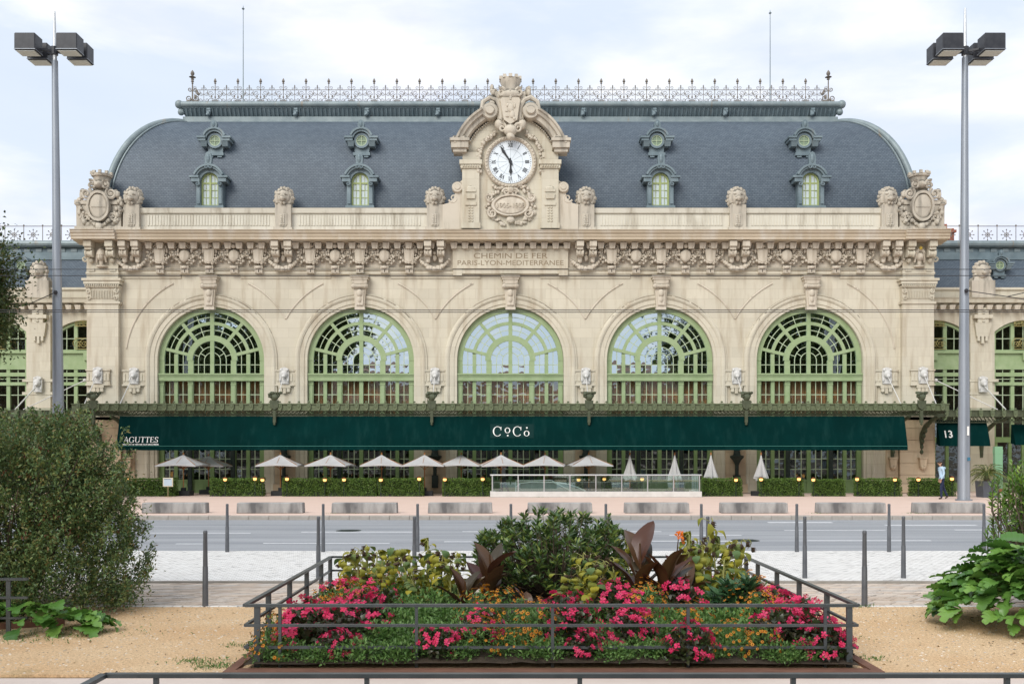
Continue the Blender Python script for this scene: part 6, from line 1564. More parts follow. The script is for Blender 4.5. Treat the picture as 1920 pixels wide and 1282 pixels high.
P = np.stack([rad*np.cos(th),rad*np.sin(th)*.9,zz_],1); P = np.repeat(P[:70],13,0)+rng.normal(size=(910,3))*0.045; D = np.tile((0,0,1.0),(910,1))+rng.normal(size=(910,3))*.5
V, Fc = leaf_arrays(P, D, rng.uniform(.03,.06,910), rng.uniform(.014,.024,910)); link('red_shoots', arr_mesh('red_shoots', V, Fc, M['bush_red']), bush)
q = MB()
for i in range(46):
    th = rng.uniform(0,2*PI); e = rng.uniform(0.3,1.35); z1 = rng.uniform(1.2,2.5); q.tube([(0.1*math.cos(th),0.1*math.sin(th),0),(e*0.5*math.cos(th),e*.5*math.sin(th),z1*.5),(e*math.cos(th+.2),e*math.sin(th+.2),z1)],[.03,.018,.006],5)
obj('stems', q, M['bark'], bush)

# lobed acanthus-like leaf
def lobed(L=0.42, W=0.30, lobes=5, droop=0.5, seed=1):
    g = random.Random(seed); n = lobes*4; vs = []; fs = []
    for i in range(n+1):
        t = i/n; ph = (t*lobes) % 1; wv = W*0.5*(math.sin(PI*min(1,t*0.92+0.08))**0.7)*(0.52+0.48*abs(math.sin(PI*ph)))+0.004
        x = L*t; z = L*0.45*math.sin(t*1.5)-droop*L*t*t*0.75; fold = 0.22*wv; rip = 0.012*math.sin(i*1.7)
        sk = L*0.07*(1 if 0.3 < ph < 0.8 else 0)
        vs += [(x+sk,-wv,z+fold+rip),(x,-wv*0.5,z+fold*.35),(x,0,z-0.004),(x,wv*0.5,z+fold*.35),(x+sk,wv,z+fold-rip)]
    for i in range(n):
        for j in range(4): a = i*5+j; fs.append((a,a+5,a+6,a+1))
    return np.array(vs), np.array(fs)
LOB = [lobed(0.46,0.34,5,0.55,1), lobed(0.40,0.30,4,0.75,2), lobed(0.52,0.34,6,0.35,3)]
M['acanthus'] = leafmat('acanthus_leaf', [(0.055,0.14,0.028),(0.09,0.21,0.04),(0.13,0.27,0.05),(0.20,0.36,0.07)], 0.32, 0.22, 0.5)
def rosette(leaves, n, c, rx, ry, h, seed, sc=(0.8,1.25)):
    g = random.Random(seed); Vs, Fs, b = [], [], 0
    for i in range(n):
        V, Fq = leaves[g.randrange(len(leaves))]; u = g.random()
        th = g.uniform(0,2*PI); r = math.sqrt(g.random()); zz_ = h*(1-r*r*0.8)*g.uniform(.55,1.0)
        M4 = Matrix.Translation((c[0]+rx*r*math.cos(th), c[1]+ry*r*math.sin(th), c[2]+zz_)) @ Matrix.Rotation(th+g.uniform(-.5,.5),4,'Z') @ Matrix.Rotation(g.uniform(-0.2,0.5)*(0.4+r),4,'Y') @ Matrix.Rotation(g.uniform(-.5,.5),4,'X') @ Matrix.Scale(g.uniform(*sc),4)
        A = np.array(M4); Vs.append(V@A[:3,:3].T+A[:3,3]); Fs.append(Fq+b); b += len(V)
    return np.concatenate(Vs), np.concatenate(Fs)
ac = thing('leafy_plant', 'large bright green plant with lobed leaves beside the gravel under the laurel', 'plant', (6.8,12.1,GZ))
V, Fc = rosette(LOB, 760, (0,0,0.02), 1.35, 1.05, 1.08, 5, (0.42,0.8)); link('leaves', arr_mesh('leaves', V, Fc, M['acanthus'], True), ac)
q = MB()
for i in range(30): th = 2*PI*i/30; r = rng.uniform(.3,1.1); q.tube([(0,0,0),(r*.4*math.cos(th),r*.4*math.sin(th),0.35),(r*math.cos(th),r*.8*math.sin(th),0.5)],[.016,.012,.007],5)
obj('stalks', q, M['acanthus'], ac)
ac2 = thing('leafy_plant', 'low plant with lobed green leaves at the foot of the tall bush', 'plant', (-6.0,11.75,GZ))
V, Fc = rosette(LOB, 110, (0,0,0.0), 1.2, 0.35, 0.32, 8, (0.4,0.75)); link('leaves', arr_mesh('leaves', V, Fc, M['acanthus'], True), ac2)
# laurel at the edge of the frame
M['laurel'] = leafmat('laurel_leaf', [(0.05,0.12,0.02),(0.09,0.19,0.03),(0.15,0.28,0.04),(0.26,0.38,0.07)], 0.3, 0.22, 0.5)
lau = thing('shrub', 'glossy bright green laurel shrub with upright shoots at the picture edge', 'shrub', (7.62,13.6,GZ))
Ps, Ds = [], []
q = MB()
for i in range(240):
    th = rng.uniform(0,2*PI); r = 0.85*math.sqrt(rng.random()); top = rng.uniform(.9,2.45)*(1-0.30*r); c = np.array((r*math.cos(th),r*math.sin(th),top)); m_ = 26
    t = rng.random(m_); a = rng.uniform(0,2*PI,m_); dd = np.stack([np.cos(a)*.8,np.sin(a)*.8,0.35+t*0.9],1); Ps.append(c+np.stack([0*t,0*t,(t-1)*0.38],1)); Ds.append(dd)
    q.tube([(0.3*r*math.cos(th),.3*r*math.sin(th),0.0),(c[0],c[1],top-.4),(c[0],c[1],top)],[.015,.009,.004],4)
P = np.concatenate(Ps); D = np.concatenate(Ds); V, Fc = leaf_arrays(P, D, rng.uniform(.07,.12,len(P)), rng.uniform(.022,.036,len(P))); link('crown', arr_mesh('crown', V, Fc, M['laurel']), lau); obj('stems', q, M['bark'], lau)

# trees: one at the frame edge, others across the park, behind the camera, which the windows mirror
M['tree_leaf'] = leafmat('tree_leaf', [(0.03,0.05,0.015),(0.05,0.085,0.022),(0.085,0.125,0.035),(0.11,0.10,0.03)], 0.5, 0.25)
def tree(name, label, loc, H, r, n, ls, seed, z0=0.0, trunk_r=0.2, group=None):
    t = thing(name, label, 'tree', loc, 0, group); g = random.Random(seed); q = MB(); zc = H-r[2]; q.tube([(0,0,0),(0.05,0.02,zc*.5),(0.1,0,zc),(0.05,.1,zc+r[2]*.5)],[trunk_r,trunk_r*.75,trunk_r*.5,trunk_r*.2],10)
    for i in range(14): th = 2*PI*i/14+g.uniform(-.3,.3); e = g.uniform(.5,.85); z = zc-r[2]*.5+g.uniform(0,r[2]); q.tube([(0.05,0,z*.9),(r[0]*e*.5*math.cos(th),r[1]*e*.5*math.sin(th),z+.3),(r[0]*e*math.cos(th),r[1]*e*math.sin(th),z+r[2]*.35)],[trunk_r*.4,trunk_r*.22,.02],6)
    obj('trunk', q, M['bark'], t, True); P, D = crown_points(n, (0,0,zc), r, 70, 0.45, seed); V, Fc = leaf_arrays(P, D, rng.uniform(ls*.7,ls*1.3,n), rng.uniform(ls*.5,ls*.8,n)); link('crown', arr_mesh('crown', V, Fc, M['tree_leaf']), t); return t
tree('tree', 'dark leafy tree crown cut off by the picture edge before the wing', (-23.25,40.5,0), 12.1, (2.6,2.4,3.2), 34000, 0.15, 11)
for i, (x, y_, H, rr) in enumerate(((-26,-14,24,8),(-40,-8,23,8),(-52,2,24,9),(29,-16,25,8.5),(42,-8,23,8),(54,2,24,9))):
    tree('park_tree', f'{ORD[i]} broad park tree mirrored darkly in the arched windows', (x,y_,0), H, (rr,rr,H*.42), 15000, 0.85, 20+i, 0, 0.4, 'park trees mirrored in the windows')

# town houses across the square, which the lower panes mirror
M['town_wall'] = noisy('town_render', (0.42,0.38,0.32), (0.50,0.45,0.38), 0.6, 0.9, 0.1); M['town_roof'] = noisy('town_roof', (0.20,0.12,0.09), (0.27,0.16,0.12), 2, 0.9, 0.2); M['town_glass'] = mat('town_glass', (0.04,0.05,0.06), 0.15)
q = MB(); q.box(-0.55,0.55,0,0.06,0,1.9); q.box(-0.68,0.68,0,0.16,-0.12,0); twm = q.mesh('window', M['town_glass'])
for i, (x0, x1, H) in enumerate(((-52,-19,14.5),(-18.6,16,12.0),(16.4,50,15.0))):
    t = thing('town_house', ('apartment block mirrored behind the tall bush side windows','lower apartment block mirrored in the middle windows','apartment block mirrored in the windows on the walking person side')[i], 'building', ((x0+x1)/2,-64,0)); w2 = (x1-x0)/2
    q = MB(); q.box(-w2,w2,-10,0,0,H); q.box(-w2-0.2,w2+0.2,-10,0.4,H,H+0.35); obj('wall', q, M['town_wall'], t); q = MB(); q.add([(-w2,0.3,H+.35),(w2,0.3,H+.35),(w2,-5,H+2.6),(-w2,-5,H+2.6),(-w2,-10,H+.35),(w2,-10,H+.35)],[(0,1,2,3),(3,2,5,4)]); obj('roof', q, M['town_roof'], t)
    for a in range(int(2*w2/2.9)):
        for b in range(int(H/3.1)): link('window', twm, t, (-w2+1.6+a*2.9,0.01,0.9+b*3.1))
# ------------------------------------------------------------------ flower bed
M['begonia_leaf'] = leafmat('begonia_leaf', [(0.030,0.028,0.014),(0.040,0.055,0.018),(0.05,0.035,0.02),(0.035,0.075,0.02)], 0.35, 0.12, 0.5)
M['begonia_flower'] = leafmat('begonia_flower', [(0.62,0.02,0.10),(0.78,0.045,0.17),(0.70,0.03,0.10),(0.85,0.10,0.24)], 0.5, 0.3)
M['rud_flower'] = leafmat('rudbeckia_flower', [(0.62,0.20,0.015),(0.75,0.26,0.015),(0.70,0.33,0.03),(0.55,0.13,0.01)], 0.55, 0.25)
M['ground_leaf'] = leafmat('ground_leaf', [(0.06,0.13,0.025),(0.09,0.19,0.045),(0.13,0.24,0.06),(0.17,0.27,0.08)], 0.45, 0.2)
M['seed'] = mat('dark_seed_head', (0.035,0.02,0.012), 0.9)
def flower_arrays(C, N, size, petals=5, cup=0.25):
    n = len(C); N = N/np.linalg.norm(N,axis=1,keepdims=True); A = np.cross(N,rng.normal(size=(n,3))); A /= np.linalg.norm(A,axis=1,keepdims=True); B = np.cross(N,A); Vs, Fs = [], []
    for k_ in range(petals):
        g = 2*PI*k_/petals; d = A*math.cos(g)+B*math.sin(g); sd = -A*math.sin(g)+B*math.cos(g); s = np.broadcast_to(size,n)[:,None]
        v = np.stack([C, C+d*s*.6+sd*s*(1.5/petals)+N*s*cup, C+d*s+N*s*cup*0.7, C+d*s*.6-sd*s*(1.5/petals)+N*s*cup],1).reshape(-1,3); Vs.append(v); Fs.append((np.arange(n)*4)[:,None]+np.array([[0,1,2,3]])+k_*n*4)
    return np.concatenate(Vs), np.concatenate(Fs)
def clump_mesh(r, h, nl, ls, lw, up=0.5):
    P = rng.normal(size=(nl,3)); P /= np.linalg.norm(P,axis=1,keepdims=True); P[:,2] = np.abs(P[:,2]); P *= (rng.random((nl,1))**0.4)*np.array((r,r,h)); D = P/np.array((r,r,h))*0.7+rng.normal(size=(nl,3))*.5; D[:,2] += up*0.5; return leaf_arrays(P, D, rng.uniform(ls*.7,ls*1.3,nl), rng.uniform(lw*.7,lw*1.3,nl))
def top_points(n, r, h, k_=0.95):
    P = rng.normal(size=(n,3)); P /= np.linalg.norm(P,axis=1,keepdims=True); P[:,2] = np.abs(P[:,2])*0.9+0.1; N = P.copy(); N[:,1] -= 0.4; return P*np.array((r,r,h))*rng.uniform(k_,k_+.15,(n,1)), N
BEG, RUD, GRN = [], [], []
for v in range(4):
    V, Fc = clump_mesh(0.30,0.34,420,0.075,0.05); lm = arr_mesh('foliage', V, Fc, M['begonia_leaf']); C, N = top_points(34,0.31,0.39); C = np.repeat(C,3,0)+rng.normal(size=(102,3))*.018; N = np.repeat(N,3,0)+rng.normal(size=(102,3))*.3; V, Fc = flower_arrays(C,N,rng.uniform(.030,.046,102),4,0.2); BEG.append((lm, arr_mesh('flowers', V, Fc, M['begonia_flower'])))
    V, Fc = clump_mesh(0.26,0.38,380,0.07,0.022); lm = arr_mesh('foliage', V, Fc, M['ground_leaf']); C, N = top_points(75,0.27,0.44); V, Fc = flower_arrays(C,N,rng.uniform(.020,.030,75),8,-0.08); sq = MB()
    for c in C: sq.ball((c[0],c[1]-.004,c[2]+.004),(.007,.007,.006),5,4)
    RUD.append((lm, arr_mesh('flowers', V, Fc, M['rud_flower']), sq.mesh('flower_centres', M['seed'])))
    V, Fc = clump_mesh(0.32,0.24,620,0.062,0.028); GRN.append(arr_mesh('foliage', V, Fc, M['ground_leaf']))
CNT = {}
ROWN = ['foremost row', 'second row', 'third row', 'fourth row', 'fifth row', 'sixth row', 'rearmost row']
def clump(kind, px, py, d, sc=1.0, row=0):
    """a clump seen near photo column px when it stands at depth d"""
    x = PX(px,d); z = soil_z(x,d); v = random.randrange(4); rot = random.uniform(0,6.28)
    if not (BX0+0.15 < x < BX1-0.1): x = min(max(x,BX0+.2),BX1-.15)
    i = CNT.get((kind,row), 0); CNT[(kind,row)] = i+1; where = f'{ORD[i]} in the {ROWN[row]} of the bed from the bush side'
    if kind == 'b':
        r = thing('begonia', f'pink begonia clump, {where}', 'flower', (x,d,z), rot, 'pink begonias in the flower bed'); link('foliage', BEG[v][0], r, scale=sc); struct(link('flowers', BEG[v][1], r, scale=sc), 'stuff')
    elif kind == 'r':
        r = thing('coneflower', f'orange coneflower clump, {where}', 'flower', (x,d,z), rot, 'orange coneflowers in the flower bed'); link('foliage', RUD[v][0], r, scale=sc); struct(link('flowers', RUD[v][1], r, scale=sc), 'stuff'); struct(link('flower_centres', RUD[v][2], r, scale=sc), 'stuff')
    else:
        r = link('ground_cover_plant', GRN[v], None, (x,d,z-0.01), (0,0,rot), sc); tag(r, f'low green clump, {where}', 'plant', 'low green clumps in the flower bed')
# front rows
for j_, px in enumerate(range(500, 1565, 46)): clump('rggbgggbgr'[j_ % 10], px+random.randint(-12,12), 1240, random.uniform(9.76,9.92), random.uniform(.62,.9), 0)
for px, kk in ((510,'r'),(575,'b'),(640,'b'),(700,'g'),(745,'g'),(800,'g'),(850,'g'),(905,'b'),(960,'g'),(1010,'r'),(1065,'b'),(1120,'g'),(1185,'b'),(1245,'g'),(1300,'r'),(1350,'g'),(1400,'g'),(1460,'b'),(1515,'b')):
    clump(kk, px, 1200, random.uniform(10.15,10.4), random.uniform(.9,1.1) if kk != 'g' else 0.9, 1)
for px, kk in ((575,'b'),(625,'b'),(680,'b'),(735,'g'),(790,'g'),(850,'g'),(900,'r'),(950,'r'),(1010,'g'),(1060,'b'),(1115,'g'),(1165,'b'),(1215,'r'),(1265,'g'),(1320,'g'),(1380,'g'),(1435,'r'),(1480,'b'),(1520,'b')):
    clump(kk, px, 1170, random.uniform(10.8,11.1), random.uniform(.9,1.12), 2)
for px, kk in ((610,'r'),(655,'r'),(705,'b'),(760,'g'),(815,'g'),(1150,'b'),(1210,'r'),(1275,'b'),(1330,'g'),(1390,'r'),(1440,'b'),(1490,'b')): clump(kk, px, 1140, random.uniform(11.5,11.9), random.uniform(.95,1.15), 3)
for px, kk in ((640,'b'),(690,'r'),(745,'g'),(1385,'g'),(1420,'r'),(1465,'b')): clump(kk, px, 1110, random.uniform(12.3,12.7), 1.05, 4)
for px, kk in ((665,'b'),(705,'b'),(760,'g'),(830,'g'),(1330,'g'),(1385,'r'),(1420,'r')): clump(kk, px, 1090, random.uniform(13.2,13.7), 1.0, 5)
for px, kk in ((690,'b'),(745,'r'),(800,'g'),(1250,'g'),(1310,'g'),(1370,'b')): clump(kk, px, 1080, 14.05, 0.9, 6)
# sunflowers past their bloom
M['sun_leaf'] = leafmat('sunflower_leaf', [(0.14,0.19,0.045),(0.30,0.30,0.035),(0.42,0.36,0.03),(0.12,0.20,0.07),(0.22,0.25,0.06)], 0.6, 0.3)
M['sun_stem'] = mat('sunflower_stem', (0.30,0.30,0.10), 0.7); M['dry'] = noisy('dry_flower_head', (0.045,0.028,0.018), (0.10,0.065,0.04), 20, 0.95, 0.4)
def heart(L=0.13, W=0.11):
    vs, fs = [], []; n = 6
    for i in range(n+1):
        t = i/n; w = W*.5*math.sin(PI*min(1,(t+.12)/1.12))**.75 if t < 1 else 0.001; z = 0.03*math.sin(t*3)-0.6*L*t*t; vs += [(L*t-.02*(1 if i == 0 else 0),-w,z-.015),(L*t,0,z),(L*t-.02*(1 if i == 0 else 0),w,z-.015)]
    for i in range(n):
        for j in range(2): a = i*3+j; fs.append((a,a+3,a+4,a+1))
    return np.array(vs), np.array(fs)
HRT = heart()
def sunflower(seed, H):
    g = random.Random(seed); st_ = MB(); hd_ = MB(); Vs, Fs, b = [], [], 0; lean = g.uniform(-.12,.12); lean2 = g.uniform(-.1,.1)
    def stalk(x0, z0, hx, hz, rad):
        pts = [(x0,0,z0),(x0+(hx-x0)*.4,lean2*.3,z0+(hz-z0)*.5),(x0+(hx-x0)*.8,lean2*.8,hz-.02),(hx+.02,lean2-.02,hz),(hx+.05,lean2-.05,hz-.05)]; st_.tube(pts,[rad,rad*.85,rad*.7,rad*.6,rad*.5],6); s0 = len(hd_.v)
        hd_.lathe([(0,-.02),(.022,-.022),(.036,-.008),(.032,.012),(0,.018)],10)
        for i in range(9): a = 2*PI*i/9; hd_.taper(.036*math.cos(a)-.008,.036*math.cos(a)+.008,.036*math.sin(a)-.008,.036*math.sin(a)+.008,-.02,.035,.3)
        hd_.xform(Matrix.Translation((hx+.06,lean2-.06,hz-.07)) @ Matrix.Rotation(g.uniform(1.4,2.6),4,Vector((g.uniform(-.5,.5),1,0)).normalized()) @ Matrix.Scale(g.uniform(.75,1.05),4), s0)
    stalk(0,0,lean,H,.013)
    for i in range(g.randint(1,3)): z0 = H*g.uniform(.45,.7); stalk(lean*.6,z0,lean+g.uniform(-.22,.22),H*g.uniform(.8,1.0),.007)
    for i in range(g.randint(24,32)):
        z = H*g.uniform(.12,.97); th = g.uniform(0,2*PI); s = g.uniform(.55,1.15); e = g.uniform(.04,.14); c = Vector((lean*z/H,0,z)); p = c+Vector((e*math.cos(th),e*math.sin(th),g.uniform(0,.06))); st_.tube([c,p],.004,4)
        M4 = Matrix.Translation(p) @ Matrix.Rotation(th,4,'Z') @ Matrix.Rotation(g.uniform(.2,1.2),4,'Y') @ Matrix.Rotation(g.uniform(-.6,.6),4,'X') @ Matrix.Scale(s,4); A = np.array(M4); Vs.append(HRT[0]@A[:3,:3].T+A[:3,3]); Fs.append(HRT[1]+b); b += len(HRT[0])
    return st_.mesh('stem', M['sun_stem'], True), hd_.mesh('seed_heads', M['dry']), arr_mesh('leaves', np.concatenate(Vs), np.concatenate(Fs), M['sun_leaf'], True)
SUNF = [sunflower(40+i, 1.0) for i in range(6)]
for i, (px, py, d) in enumerate(sorted(((655,1040,13.3),(690,1022,13.6),(756,1028,13.5),(812,1040,13.4),(860,1035,13.0),(1070,1075,11.6),(1112,1062,11.5),(1300,1012,13.4),(1335,1005,13.6),(1378,1030,12.7),(672,1030,12.9),(705,1034,12.6),(738,1025,13.1),(722,1050,12.2),(768,1040,12.7),(800,1012,12.9),(826,1030,12.5),(845,1052,12.2),(690,1060,12.3),(785,1062,12.1),(1085,1060,11.9),(1100,1035,12.3),(1130,1050,11.8),(1155,1045,12.2),(1185,1010,12.9),(1290,1000,13.0),(1320,1020,12.8),(1345,972,13.1),(1365,1015,12.9),(1390,1010,13.0),(1310,1040,12.5),(1355,1050,12.4)))):
    x = PX(px,d); z = soil_z(x,d); h = PZ(py,d)-z; lf_ = px < 900
    r = thing('sunflower', f'{ORD[i]} withered sunflower with dry brown heads in the group near the tall bush' if lf_ else f'{ORD[i-15]} withered sunflower with drooping leaves in the group beside the bronze cannas', 'sunflower', (x,d,z), random.uniform(-.7,.7) if i % 2 else PI+random.uniform(-.7,.7), 'withered sunflowers near the bush side' if lf_ else 'withered sunflowers by the cannas'); s = SUNF[i%6]
    for m_, nm in zip(s, ('stem','seed_heads','leaves')):
        o = link(nm, m_, r, scale=(1,1,h))
        if nm != 'stem': struct(o, 'stuff')
# cannas with bronze leaves
M['canna'] = leafmat('canna_leaf', [(0.045,0.024,0.020),(0.085,0.026,0.018),(0.10,0.055,0.020),(0.050,0.045,0.028)], 0.3, 0.22, 0.5)
def blade(L, W, bend, up, th, c, curl=0.35):
    vs, fs = [], []; n = 10
    for i in range(n+1):
        t = i/n; w = W*.5*(math.sin(PI*min(1,t*.9+.1))**.8 if t < 1 else 0.0)+.002; a = up-bend*t; x = L*t*math.cos(up-bend*t*.5); z = L*t*math.sin(up-bend*t*.5)
        for j, s in enumerate((-1,-.5,0,.5,1)): yv = s*w; zz_ = abs(s)*w*curl; vs.append((x-zz_*math.sin(a),yv,z+zz_*math.cos(a)+.006*math.sin(i*1.3+s*2)))
    M4 = Matrix.Translation(c) @ Matrix.Rotation(th,4,'Z'); A = np.array(M4); V = np.array(vs)@A[:3,:3].T+A[:3,3]
    for i in range(n):
        for j in range(4): a = i*5+j; fs.append((a,a+5,a+6,a+1))
    return V, np.array(fs)
def canna(px, py_top, d, label, nl, seed, flower=False, big=1.0):
    g = random.Random(seed); x = PX(px,d); z = soil_z(x,d); H = PZ(py_top,d)-z; r = thing('canna', label, 'plant', (x,d,z)); Vs, Fs, b = [], [], 0
    for i in range(nl):
        t = (i+.5)/nl; th = (0.35 if i % 2 else PI-.35)+g.uniform(-.8,.8)-(0.9 if i % 3 == 0 else 0); L = g.uniform(.34,.48)*big; V, Fq = blade(L,g.uniform(.15,.21)*big,g.uniform(.2,.8),g.uniform(.85,1.3),th,(g.uniform(-.03,.03),g.uniform(-.03,.03),max(0.05,(H-.34*big)*t*1.05)),g.uniform(.2,.6)); Vs.append(V); Fs.append(Fq+b); b += len(V)
    link('leaves', arr_mesh('leaves', np.concatenate(Vs), np.concatenate(Fs), M['canna'], True), r); q = MB(); q.tube([(0,0,0),(0.01,0,H*.5),(0,0,H*.8)],[.018,.015,.010],8); obj('stem', q, M['canna'], r)
    if flower:
        q = MB(); q.tube([(0,0,H*.7),(0.02,0,H*1.0),(0.03,0,H*1.12)],[.010,.008,.006],6); obj('flower_stalk', q, M['canna'], r); V, Fq = flower_arrays(np.array([(0.03,0,H*1.12),(0.06,-.01,H*1.06),(0.05,0.01,H*1.17)]), np.array([(0.2,-.6,.6),(0.8,-.4,.2),(-.1,-.3,1.0)]), np.array((.075,.065,.06)), 5, 0.55); link('flowers', arr_mesh('flowers', V, Fq, leafmat('canna_flower',[(0.85,0.16,0.01),(0.9,0.24,0.01)],0.5,0.3)), r)
canna(918,1012,12.0,'bronze leaved canna standing before the small sapling',8,1,False,1.25); canna(872,1075,11.8,'low bronze canna among the withered sunflowers',6,2,False,1.05)
canna(1200,985,11.7,'tall bronze leaved canna with two upright leaves in the bed centre',8,3,False,1.3); canna(1248,1022,11.7,'broad dark bronze canna in the middle of the canna group',10,4,False,1.3); canna(1285,1050,12.3,'dark bronze canna with an orange flower at the back of its group',7,5,False,1.15); canna(1268,1020,12.7,'slender canna carrying the single orange blossom',4,6,True,.9)
canna(990,1120,11.5,'low reddish canna leaf in front of the evergreen shrub',3,7,False,.7)
# evergreen shrub with leaf whorls
M['pitto'] = leafmat('evergreen_leaf', [(0.04,0.08,0.025),(0.065,0.125,0.035),(0.10,0.17,0.045),(0.22,0.27,0.05)], 0.28, 0.15, 0.5)
def whorl_shrub(name, label, px, py_top, d, rx, n, seed, ls=0.075, tip_yellow=False, mat_=None):
    g = np.random.default_rng(seed); x = PX(px,d); z = soil_z(x,d); H = PZ(py_top,d)-z; r = thing(name, label, 'shrub', (x,d,z)); Ps, Ds = [], []; q = MB()
    for i in range(n):
        th = g.uniform(0,2*PI); u = math.sqrt(g.random())*rx; zt_ = H*(0.10+0.90*g.random()**0.85)*(1-0.30*(u/rx)**2)*(0.95 if i else 1.0); c = np.array((u*math.cos(th),u*math.sin(th)*.8,zt_)); m_ = 17
        a = g.uniform(0,2*PI,m_); t = g.random(m_); Ps.append(c+np.stack([0*t,0*t,-.10*t],1)); Ds.append(np.stack([np.cos(a),np.sin(a),0.25+0.9*(1-t)],1)); q.tube([(u*.25*math.cos(th),u*.2*math.sin(th),0.02),(c[0]*.8,c[1]*.8,zt_*.6),tuple(c)],[.012,.008,.004],4)
    P, D = np.concatenate(Ps), np.concatenate(Ds); V, Fq = leaf_arrays(P, D, g.uniform(ls*.75,ls*1.25,len(P)), g.uniform(ls*.24,ls*.36,len(P)), 0.08); link('crown', arr_mesh('crown', V, Fq, mat_ or M['pitto']), r); obj('stems', q, M['bark'], r); return r
whorl_shrub('evergreen_shrub','large dark evergreen shrub with leaf whorls in the bed centre',1040,944,13.3,1.08,430,1,0.115); whorl_shrub('sapling','slim sapling with yellowing leaves between the cannas and evergreen',925,965,13.2,0.26,34,2,0.085); whorl_shrub('evergreen_shrub','narrow upright evergreen spire beside the large shrub',1142,958,13.0,0.16,34,3,0.09)
M['lily'] = leafmat('strap_leaf', [(0.03,0.085,0.035),(0.05,0.12,0.05),(0.07,0.15,0.06)], 0.35, 0.15, 0.5)
whorl_shrub('strap_leaf_plant','spiky plant with narrow strap leaves near the railing corner',1378,1078,11.6,0.26,42,4,0.17,False,M['lily']); whorl_shrub('strap_leaf_plant','small spiky strap leaf tuft in front of the evergreen shrub',1080,1128,10.9,0.14,12,5,0.15,False,M['lily'])
# potted palm
pal = thing('potted_palm', 'potted palm with arching fronds in a tall grey planter by the wing', 'plant', (PX(1851,46.8),46.8,0)); q = MB(); q.taper(-0.36,0.36,-0.36,0.36,0,0.78,1.12); obj('planter', q, mat('grey_planter',(0.10,0.11,0.13),0.6), pal); q = MB(); q.tube([(0,0,.7),(0,0,1.15)],[.16,.13],8); obj('trunk', q, M['bark'], pal)
Ps, Ds, q = [], [], MB()
for i in range(38):
    th = 2*PI*i/38*2.4; el = random.uniform(.15,1.35); L = random.uniform(.9,1.35); pts = []
    for j in range(9): t = j/8; pts.append(np.array((L*t*math.cos(el)*math.cos(th)*(1+.1*t), L*t*math.cos(el)*math.sin(th), 1.1+L*t*math.sin(el)-.75*L*t*t*(.5+.5*math.cos(el)))))
    q.tube([tuple(p) for p in pts],[.014-.0012*j for j in range(9)],4)
    for j in range(1,9):
        t_ = pts[j]-pts[j-1]; t_ = t_/np.linalg.norm(t_); sd = np.cross(t_,(0,0,1.0)); sd /= np.linalg.norm(sd)+1e-6
        for w_ in (0,.33,.66):
            for s_ in (-1,1): Ps.append(pts[j-1]+(pts[j]-pts[j-1])*w_); Ds.append(t_*.8+sd*s_+np.array((0,0,-.15)))
obj('frond_ribs', q, M['sun_stem'], pal); P, D = np.array(Ps), np.array(Ds); V, Fq = leaf_arrays(P, D, rng.uniform(.16,.26,len(P)), rng.uniform(.018,.028,len(P)), .05); link('fronds', arr_mesh('fronds', V, Fq, leafmat('palm_leaf',[(0.05,0.09,0.02),(0.09,0.13,0.03),(0.13,0.15,0.04)],.45,.2)), pal)
# weeds at the block feet and grass tufts along the gravel
wv, wf, b_ = [], [], 0
for (x, y_, n, r_) in [(PX(1535,33.4),33.6,50,.2),(PX(1722,33.4),33.6,60,.25),(PX(620,33.4),33.6,30,.15),(PX(660,33.4),33.6,30,.2),(PX(1010,46.6),46.5,50,.2),(-3.2,10.0,160,.18),(-2.95,9.75,160,.12),(-2.95,10.8,90,.12),(-2.75,12.2,80,.3),(3.75,10.1,60,.12),(3.8,11.2,60,.2),(4.95,13.6,40,.12),(-5.2,11.7,200,.5),(-5.6,11.3,140,.4)]:
    P = np.stack([x+rng.normal(size=n)*r_, y_+rng.normal(size=n)*r_*.5, np.full(n,0.0 if y_ > 30 else GZ)],1); D = rng.normal(size=(n,3))*.6+np.array((0,0,.9)); V, Fq = leaf_arrays(P, D, rng.uniform(.02,.06,n), rng.uniform(.007,.015,n)); wv.append(V); wf.append(Fq+b_); b_ += len(V)
o = struct(link('grass_tufts', arr_mesh('grass_tufts', np.concatenate(wv), np.concatenate(wf), M['ground_leaf'])), 'stuff')

n = 420; P = np.stack([rng.uniform(-7,7,n), rng.uniform(9.45,13.6,n), np.full(n, GZ+0.004)],1); P = P[~((P[:,0] > BX0-.15)&(P[:,0] < BX1+.15))]; D = rng.normal(size=P.shape); D[:,2] *= .15
V, Fq = leaf_arrays(P, D, rng.uniform(.02,.06,len(P)), rng.uniform(.01,.03,len(P))); struct(link('fallen_leaves', arr_mesh('fallen_leaves', V, Fq, leafmat('dry_leaf',[(0.20,0.12,0.05),(0.30,0.20,0.08),(0.12,0.08,0.04),(0.5,0.45,0.36)],.9,.1))), 'stuff')
# pebbles on the gravel
pb = []; pfb = []; n = 5200
for x, y_, s_ in zip(rng.uniform(-7.5,7.5,n), rng.uniform(9.44,13.6,n), rng.uniform(.006,.016,n)):
    if BX0-.16 < x < BX1+.18: continue
    b = len(pb); pb += [(x-s_,y_-s_,GZ-.002),(x+s_*1.2,y_-s_*.7,GZ-.002),(x+s_,y_+s_,GZ-.002),(x-s_*.8,y_+s_*1.1,GZ-.002),(x+s_*.1,y_,GZ+s_*.8)]; pfb += [(b,b+1,b+4),(b+1,b+2,b+4),(b+2,b+3,b+4),(b+3,b,b+4)]
struct(link('pebbles', arr_mesh('pebbles', pb, pfb, leafmat('pebble',[(0.30,0.21,0.13),(0.55,0.42,0.28),(0.75,0.64,0.50),(0.45,0.36,0.28)],.9,0))), 'stuff')
